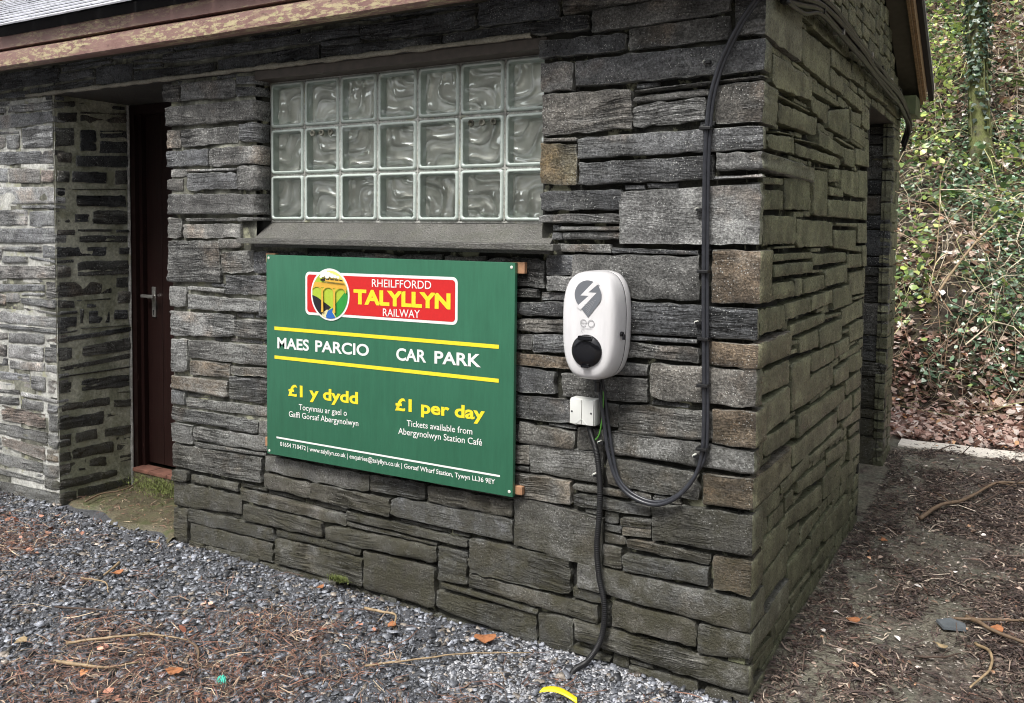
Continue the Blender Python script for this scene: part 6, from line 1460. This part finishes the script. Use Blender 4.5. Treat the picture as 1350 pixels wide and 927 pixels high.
leaves(34000, -1.5, 3.4, 4.6, 13.5, .04, .11, "bank_leaf_litter", hk(lambda v, y: np.where(y > 8.3, 1, .25+.6*(v > .45))), deadtint, lift=.07, tilt=.6, label="dead leaves lying all over the bank")
leaves(1300, .1, 1.6, -.8, 4.2, .012, .036, "path_leaves", hk(lambda v, y: .8), deadtint, lift=.012, tilt=.3, label="small dead leaves scattered on the side path")
leaves(420, -4.0, .0, -1.6, -.04, .018, .045, "yard_leaves", lambda x, y: infront(x, y) & (vn(x, y, 2.1, 5) > .4), lambda n: pinktint(n)*np.array([[1.0, .72, .6]]), lift=.03, tilt=.35, label="small russet leaves among the chippings")
leaves(30000, -1.5, 3.2, 4.9, 12.5, .035, .095, "bramble_leaves", lambda x, y: (R.random(len(x)) < np.clip((vn(x, y, 1.1, 44)*.6+vn(x, y, 3.7, 45)*.4-.46)*7, .02, 1)*np.where((y > 7.8) & (x > .12), .22, 1)), greentint, 'green', lift=.42, tilt=.8, label="tangle of bramble and fern leaves over the bank")
leaves(48000, -1.5, 3.2, 4.75, 10.5, .028, .070, "ground_ivy", lambda x, y: (R.random(len(x)) < np.clip((vn(x, y, 1.3, 77)*.6+vn(x, y, 4.1, 78)*.4-.38)*7, .05, 1)*np.where(y < 7.6, 1.0, .15)), ivytint, 'green', lift=.16, tilt=.7, label="low ivy creeping over the bank")

# stems: arching bramble canes and dead stalks on the bank
def canes(n, name, y0, y1, lmin, lmax, rmin, rmax, tint, hmax, label):
    k = 7; m_ = 3
    x = R.uniform(-1.2, 3.0, n); y = R.uniform(y0, y1, n); L = R.uniform(lmin, lmax, n); a = R.uniform(0, 2*np.pi, n)
    h = R.uniform(.05, 1, n)**1.5*hmax; r = R.uniform(rmin, rmax, n); s1 = R.normal(0, .25, n)*L; s2 = R.normal(0, .1, n)*L; z0 = R.uniform(0, .10, n)
    P = []
    for i in range(k):
        t_ = i/(k-1)
        X = x+np.cos(a)*L*t_-np.sin(a)*(s1*4*t_*(1-t_)+s2*np.sin(t_*9)); Y = y+np.sin(a)*L*t_+np.cos(a)*(s1*4*t_*(1-t_)+s2*np.sin(t_*9))
        Y = np.maximum(Y, 4.2)
        Z = gz(X, Y)+z0+h*4*t_*(1-t_)+.01
        rr_ = r*(1-.6*t_)
        for q_ in range(m_):
            b_ = q_*2*np.pi/m_
            P.append(np.stack([X+rr_*np.cos(b_), Y+.4*rr_*np.sin(b_), Z+rr_*np.sin(b_)], 1))
    V = np.stack(P, 1); F = []
    for i in range(k-1):
        for q_ in range(m_): F.append((i*m_+q_, i*m_+(q_+1) % m_, (i+1)*m_+(q_+1) % m_, (i+1)*m_+q_))
    return bulk(name, V, F, M['litter'], tint(n), label)
straw = lambda n: np.array([[.52, .42, .28], [.68, .58, .43], [.32, .21, .13], [.18, .12, .08], [.46, .46, .22]])[R.choice(5, n)]*R.uniform(.6, 1.2, (n, 1))
canes(800, "dead_stalks", 4.8, 11, .35, 1.3, .0025, .007, straw, .28, "arching dead stalks and canes over the bank")
canes(1500, "fine_stalks", 4.5, 9, .12, .45, .0015, .003, straw, .16, "fine straw coloured stalks over the bank")

# bracken: bent brown fronds under the tree
def fern(name, x, y, label, seed, col, size=.5):
    r = random.Random(seed); z = ground_z(x, y); o = empty(name, (x, y, z)); tag(o, label, "fern")
    for k in range(5):
        a = r.uniform(0, 6.28); L = size*r.uniform(.7, 1.1); b = MB(); pts = []
        for i in range(9):
            t_ = i/8; pts.append(Vector((math.cos(a)*L*t_, math.sin(a)*L*t_, .02+L*.9*t_-L*.75*t_*t_)))
        b.tube(pts, [.004*(1-.7*i/8) for i in range(9)], 4)
        for i in range(1, 9):
            t_ = i/8; w = size*.30*(1-t_*.8)
            d = (pts[i]-pts[i-1]).normalized(); s = Vector((-math.sin(a), math.cos(a), -.15))
            for sg in (-1, 1):
                p0 = pts[i]; q_ = p0+s*sg*w+d*w*.35
                b.add([p0-d*.012, p0+d*.012, p0*.4+q_*.6+d*.018, q_, p0*.4+q_*.6-d*.014], [(0, 1, 2, 3, 4)])
        b.build("frond", col, o)
    return o
M['fern_green'] = simple("fern green", (.17, .27, .07), .5, grime=.3)
for i, (x, y, s) in enumerate(((.02, 6.6, .38), (-.02, 9.6, .55), (.75, 9.9, .6), (.62, 8.0, .4), (1.15, 10.6, .65), (.30, 10.9, .6))):
    fern("fern", x, y, ["fresh green fern on the bank beside the building corner", "green fern high on the bank left of the ivy tree", "green fern right behind the ivy clad tree", "small green fern on the bank below the tree", "large green fern at the upper right of the bank", "green fern at the top of the bank left of the tree"][i], i, M['fern_green'], s)

# ------------------------------------------------------------------ trees on the bank
def bark():
    t = NT("mossy bark"); p = t.pos()
    c = t.ramp(t.noise(t.map(p, (8, 8, 3)), 3, 7, .7), [(.3, (.05, .045, .03)), (.6, (.14, .13, .08))])
    g = t.ramp(t.noise(p, 5, 6, .7), [(.38, 0), (.52, 1)])
    c = t.mix(g, c, (.15, .165, .055))
    return t.fin(c, .85, t.bump(t.noise(t.map(p, (20, 20, 6)), 3, 6, .7), 1, .02))
M['bark'] = bark()
def ivy_tree(x, y, label, r0, h, lean, ivy, seed):
    z = ground_z(x, y)-.05; o = empty("ivy_clad_tree", (x, y, z)); tag(o, label, "tree")
    r = random.Random(seed); b = MB(); pts = []; rad = []
    for i in range(15):
        t_ = i/14; pts.append(Vector((lean*t_*h+.05*math.sin(t_*7+seed), .10*math.sin(t_*4), t_*h))); rad.append(r0*(1.0+.35*max(0, .07-t_)/.07)*(1-.55*t_))
    b.tube(catmull(pts, 3), [rad[min(14, i//3)] for i in range(43)], 14)
    for k in range(6):       # root flare
        a = k*1.05+.3; b.tube([(0, 0, .22), (math.cos(a)*.10, math.sin(a)*.10, .08), (math.cos(a)*.24, math.sin(a)*.24, -.08)], [.05, .035, .012], 6)
    b.build("trunk", M['bark'], o, smooth=True)
    # climbing ivy stems and leaves
    b = MB()
    for k in range(7):
        a = r.uniform(0, 6.28); P = []
        for i in range(16):
            t_ = i/15; zz = t_*h*.8; a += r.uniform(-.25, .25); rr_ = r0*(1-.45*t_)+.012
            P.append((lean*zz+.05*math.sin(t_*.8*7+seed)+math.cos(a)*rr_, .10*math.sin(t_*.8*4)+math.sin(a)*rr_, zz))
        b.tube(P, .011, 5)
    b.build("ivy_stem", M['bark'], o, smooth=True)
    n = ivy; t_ = R.uniform(0, 1, n)**.8; hh = t_*h*.97; a = R.uniform(0, 2*np.pi, n)
    dens = np.clip(vn(a*2, hh*1.3, 1.5, seed)*2.6-1.15+np.clip(hh-.9, -1, 1.2)*.55, .02, .9); k_ = R.random(n) < dens
    hh = hh[k_]; a = a[k_]; t_ = t_[k_]; n = len(hh)
    rr_ = r0*(1-.5*t_)+R.uniform(.008, .075, n)
    cx = lean*hh+.05*np.sin(t_*7+seed)+np.cos(a)*rr_; cy_ = .10*np.sin(t_*4)+np.sin(a)*rr_
    s = R.uniform(.030, .062, n)
    U, W_, N = frames(n, .8)
    N2 = np.stack([np.cos(a), np.sin(a), R.uniform(.0, .9, n)], 1)+N*.35; N2 /= np.linalg.norm(N2, axis=1)[:, None]
    U = np.cross(N2, R.normal(0, 1, (n, 3))); U /= np.linalg.norm(U, axis=1)[:, None]; W_ = np.cross(N2, U)
    c = np.stack([cx, cy_, hh], 1)
    prof = [(-.5, 0, 0), (-.30, .42, .2), (.05, .28, .3), (.5, 0, -.1), (.05, -.28, .3), (-.30, -.42, .2)]
    V = np.stack([c+U*(p_*s)[:, None]+W_*(q_*s)[:, None]+N2*(d*s*.4)[:, None] for p_, q_, d in prof], 1)
    io = bulk("ivy_leaves", V, [(0, 1, 2), (0, 2, 3), (0, 3, 4), (0, 4, 5)], M['green'], ivytint(n)*.42); io.parent = o
    for k in range(5):
        zz = h*(.66+.07*k); a = r.uniform(0, 6.28); L = r.uniform(.8, 1.7); b = MB()
        p0 = Vector((lean*zz, 0, zz))
        b.tube(catmull([p0, p0+Vector((math.cos(a)*L*.4, math.sin(a)*L*.4, L*.3)), p0+Vector((math.cos(a)*L, math.sin(a)*L, L*.8))], 4), [.05*(1-i/10) for i in range(9)], 6)
        b.build("limb", M['bark'], o, smooth=True)
    return o
tree_xy = (.235, 8.15)
ivy_tree(.275, 7.2, "ivy covered tree trunk with mossy foot standing on the bank", .082, 5.2, -.03, 7000, 3)
ivy_tree(2.4, 10.2, "slim ivy clad tree further right on the bank", .10, 6.0, .02, 3500, 9)
ivy_tree(-1.9, 9.6, "ivy clad tree on the bank behind the building", .13, 6.0, .01, 3500, 12)

# ------------------------------------------------------------------ loose things on the ground
def twig(pts, r, label, mat, group=None, name="twig", cat="twig", side=()):
    x, y = pts[0][0], pts[0][1]; z = ground_z(x, y)
    o = empty(name, (x, y, z)) if False else None
    b = MB(); P = [Vector((px-x, py-y, ground_z(px, py)-z+pz)) for px, py, pz in pts]
    P = catmull(P, 5); n = len(P)
    b.tube([p_+Vector((0, 0, .0025*noise.noise(p_*30)))+Vector((.003*noise.noise(p_*22), .003*noise.noise(p_*22+Vector((5, 5, 5))), 0)) for p_ in P], [r*(1-.55*i/n)*(1+.18*noise.noise(P[i]*40)) for i in range(n)], 7)
    for (i0, dx, dy, dz) in side:
        q_ = P[int(i0*n)]
        b.tube([q_, q_+Vector((dx*.5, dy*.5, dz*.7)), q_+Vector((dx, dy, dz))], [r*.45, r*.35, r*.15], 5)
    ob = b.build(name, mat, None, smooth=True); ob.location = (x, y, z)
    tag(ob, label, cat, group); return ob
M['twig_pale'] = simple("peeled pale twig", (.40, .29, .17), .6, grime=.5, nscale=40, bump=.3)
M['twig_dark'] = simple("dark twig bark", (.085, .055, .04), .7, grime=.5, nscale=60, bump=.4)
M['twig_mid'] = simple("brown twig bark", (.20, .135, .085), .65, grime=.5, nscale=60, bump=.4)
M['leaf_orange'] = simple("orange brown leaf", (.46, .19, .085), .5, grime=.5, nscale=50, bump=.4)
M['leaf_tan'] = simple("tan leaf", (.44, .33, .19), .5, grime=.5, nscale=50, bump=.4)
tw = [
 ([(-2.66, -.33, .015), (-2.62, -.38, .02), (-2.585, -.455, .015)], .010, "short pale peeled stick lying on the chippings before the doorway", 'twig_pale', ()),
 ([(-3.50, .06, .035), (-3.53, .17, .04), (-3.50, .28, .04), (-3.545, .42, .05)], .007, "curved pale twig lying on the mossy doorway floor", 'twig_mid', ()),
 ([(-2.74, -.10, .02), (-2.72, -.13, .035), (-2.68, -.11, .03), (-2.66, -.14, .02)], .006, "small crooked pale twig at the foot of the door pier", 'twig_pale', ()),
 ([(-2.62, -.53, .02), (-2.48, -.52, .03), (-2.40, -.56, .02)], .005, "thin pale twig left of the short stick on the chippings", 'twig_pale', ()),
 ([(-2.14, -.90, .02), (-2.02, -.80, .03), (-1.93, -.72, .03), (-1.80, -.66, .02)], .007, "long pale twig with a fork in the left foreground", 'twig_pale', ((.5, .08, .02, .02), (.75, .05, -.06, .02))),
 ([(-1.80, -.66, .02), (-1.70, -.70, .03), (-1.62, -.76, .02), (-1.57, -.74, .02)], .006, "thin bent twig right of the forked one in the foreground", 'twig_mid', ()),
 ([(-2.06, -1.00, .02), (-1.93, -.98, .03), (-1.86, -.93, .02), (-1.80, -.86, .025)], .009, "stout broken twig at the lower left of the yard", 'twig_pale', ((.4, -.04, .05, .03),)),
 ([(-2.45, -.75, .02), (-2.25, -.68, .03), (-2.12, -.60, .03), (-2.0, -.52, .02)], .005, "long dark twig above the forked pale one", 'twig_dark', ()),
 ([(-1.15, -.47, .02), (-1.02, -.36, .03), (-.90, -.24, .03), (-.72, -.10, .02)], .005, "long thin pale stem slanting towards the conduit", 'twig_pale', ()),
 ([(-1.44, -.13, .02), (-1.36, -.14, .03), (-1.29, -.13, .03), (-1.25, -.20, .02)], .008, "bark coloured curled twig below the sign", 'twig_pale', ()),
 ([(.28, 2.20, .015), (.36, 2.40, .035), (.47, 2.55, .03), (.60, 2.86, .03), (.72, 2.88, .04), (.95, 3.05, .03)], .014, "long dark fallen branch across the side path", 'twig_mid', ((.3, -.10, .12, .02), (.6, .1, -.1, .02))),
 ([(.52, 2.5, .02), (.66, 2.75, .05), (.80, 3.1, .05), (1.0, 3.3, .03)], .006, "thin dark twig behind the long branch on the path", 'twig_dark', ((.5, .06, .08, .05),)),
 ([(.56, 1.02, .02), (.605, .96, .03), (.66, .91, .03), (.78, .86, .03), (.95, .80, .02)], .012, "thick pale brown branch at the right edge of the path", 'twig_mid', ()),
 ([(.52, .98, .02), (.62, 1.0, .03), (.76, 1.08, .03), (.9, 1.12, .03)], .008, "pale branch crossing behind the thick one at the path's right edge", 'twig_mid', ((.6, .08, -.05, .02),)),
 ([(.60, .80, .02), (.645, .74, .03), (.655, .62, .03), (.62, .52, .02), (.60, .46, .02)], .008, "curved pale stick in the lower right corner", 'twig_pale', ()),
 ([(.42, .60, .015), (.50, .63, .02), (.56, .70, .02)], .006, "short dark twig near the lower right corner", 'twig_dark', ((.5, .03, .05, .02),)),
 ([(.30, .55, .015), (.34, .50, .02), (.36, .42, .02)], .004, "small brown twig on the path near the corner of the wall", 'twig_mid', ()),
 ([(.22, 1.35, .015), (.30, 1.22, .02), (.34, 1.05, .02)], .004, "thin dark twig pointing at the gable wall", 'twig_dark', ()),
 ([(.25, 3.30, .02), (.33, 3.36, .06), (.38, 3.52, .03)], .005, "dark twig sticking up by the pale path edge", 'twig_dark', ((.5, .01, .01, .08),)),
 ([(.40, 3.34, .02), (.47, 3.40, .10), (.52, 3.44, .14)], .004, "spindly twig leaning on the pale path edge", 'twig_dark', ()),
 ([(.03, 5.3, .05), (.18, 5.5, .16), (.36, 5.8, .22), (.45, 6.0, .2)], .016, "pale broken branch lying in the ivy near the building corner", 'twig_pale', ((.5, .1, .02, .08),)),
 ([(.02, 5.6, .1), (.03, 5.75, .35), (.02, 5.9, .62), (.10, 6.0, .8)], .007, "upright pale bramble stem right beside the building corner", 'twig_pale', ()),
]
for pts, r, lb, mt, sd_ in tw: twig(pts, r*.78, lb, M[mt], None, side=sd_)

def leaf(x, y, s, rot, label, mat, cat="leaf", name="fallen_leaf"):
    b = MB(); r = random.Random(int(x*1000)); n = 14; vs = [(0, 0, .006)]
    for k in range(n):
        t_ = 2*math.pi*k/n; rr_ = s*.5*(1 if math.cos(t_) > -.9 else .9)*(1+.05*math.cos(5*t_)+r.uniform(-.06, .06))*(1 if abs(math.sin(t_)) < .5 else .74)
        vs.append((rr_*math.cos(t_), rr_*math.sin(t_), .006+s*.07*math.sin(2*t_+1)+s*.05*r.random()))
    fs = [(0, 1+k, 1+(k+1) % n) for k in range(n)]
    vs2 = [(x_, y_, z_-.0015) for x_, y_, z_ in vs]; b.add(vs, fs); b.add(vs2, [f[::-1] for f in fs])
    b.tube([(s*.45, 0, .006), (s*.75, .01, .012)], .0012, 4)
    o = b.build(name, mat, None, smooth=False); o.location = (x, y, ground_z(x, y)+.018); o.rotation_euler = (0, 0, rot)
    tag(o, label, cat); return o
for x, y, s, a, lb, mt in (
    (-.915, -.095, .085, .4, "orange brown beech leaf lying at the foot of the wall below the sign", 'leaf_orange'),
    (-2.55, -.42, .055, 1.2, "reddish leaf beside the short peeled stick", 'leaf_orange'),
    (-1.26, -.19, .045, 2.0, "curled tan leaf on the chippings under the sign", 'leaf_orange'),
    (-1.66, -.83, .06, .3, "orange leaf in the left foreground behind the teal scrap", 'leaf_orange'),
    (-1.72, -.08, .035, 1.3, "small orange leaf touching the wall left of the sign's middle", 'leaf_orange'),
    (-2.28, -.98, .05, 2.1, "cream leaf at the far lower left of the yard", 'leaf_tan'),
    (.19, .76, .055, .5, "torn orange leaf on the path beside the gable wall", 'leaf_orange'),
    (.17, 1.75, .045, 1.9, "small orange leaf at the foot of the gable wall", 'leaf_orange'),
    (.66, .95, .06, 1.0, "pinkish leaf near the right edge of the path", 'leaf_orange'),
    (.50, .72, .04, 2.7, "yellow green leaf near the curved stick", 'leaf_tan')):
    leaf(x, y, s, a, lb, M[mt])
# slate fragment, yellow plastic strip, teal scrap
b = MB(); b.add([(-.05, -.03, .0), (.03, -.045, .0), (.055, .0, .0), (.02, .045, .0), (-.045, .03, .0)]+[(-.048, -.028, .009), (.03, -.043, .009), (.052, .0, .009), (.02, .043, .009), (-.043, .03, .009)],
      [(5, 6, 7, 8, 9)]+[(i, (i+1) % 5, 5+(i+1) % 5, 5+i) for i in range(5)])
M['frag'] = simple("loose slate piece", (.12, .135, .15), .4, grime=.3, nscale=40, bump=.2)
o = b.build("slate_fragment", M['frag'], None); o.location = (.515, .93, ground_z(.5, .9)+.012); o.rotation_euler = (.05, .03, .6)
tag(o, "flat blue grey slate fragment lying on the side path", "slate piece")
M['yellow'] = simple("yellow plastic", (.85, .68, .02), .35, grime=.12, nscale=60)
b = MB(); vs = []; fs = []
for i in range(11):
    t_ = i/10; a = math.radians(-32+64*t_); x = .11*math.sin(a); y = .11*math.cos(a)-.11
    for w, h in ((-.012, .0), (-.010, .004), (.010, .004), (.012, 0)):
        vs.append((x*(1-w*4), y+w, h+.004*math.sin(t_*5)))
for i in range(10):
    for k in range(3): a = i*4+k; fs.append((a, a+4, a+5, a+1))
b.add(vs, fs); o = b.build("yellow_strip", M['yellow'], None, smooth=True); o.location = (-.508, -.288, ground_z(-.5, -.26)+.030); o.rotation_euler = (.18, .1, .25)
tag(o, "bright yellow curved plastic strip half buried in chippings below the conduit", "plastic strip")
M['teal'] = simple("teal plastic shreds", (.08, .55, .42), .4, grime=.1)
b = MB(); r = random.Random(2)
for k in range(16):
    a = r.uniform(0, 6.28); L = r.uniform(.012, .026)
    b.tube([(0, 0, .004), (math.cos(a)*L*.5, math.sin(a)*L*.5, .010+r.uniform(0, .008)), (math.cos(a)*L, math.sin(a)*L, r.uniform(.0, .008))], .0024, 4)
o = b.build("teal_scrap", M['teal'], None); o.location = (-1.475, -.785, ground_z(-1.47, -.78)+.016)
tag(o, "teal green frayed plastic scrap among the chippings in the foreground", "plastic scrap")
# snail shell on the wall, moss tuft by the plinth
M['moss'] = tinted("moss", .8)
def tuft(x, y, z, s, n, label):
    c = np.stack([x+R.normal(0, s, n), y+R.normal(0, s*.4, n), z+R.uniform(0, s*.5, n)], 1)
    L = R.uniform(.008, .020, n); a = R.uniform(0, 6.28, n)
    d = np.stack([np.cos(a)*.7, np.sin(a)*.7-.3, np.ones(n)], 1); q_ = np.stack([-np.sin(a), np.cos(a), np.zeros(n)], 1)
    V = np.stack([c-q_*.0015, c+q_*.0015, c+d*L[:, None]], 1)
    g = R.uniform(.6, 1.3, (n, 1))*np.array([[.14, .17, .045]])
    return bulk("moss_tuft", V, [(0, 1, 2)], M['moss'], g, label)
tuft(-1.66, -.035, .045, .022, 500, "bright green moss tuft at the foot of the wall")
tuft(-3.28, .375, .035, .13, 2600, "moss growing along the foot of the door step")
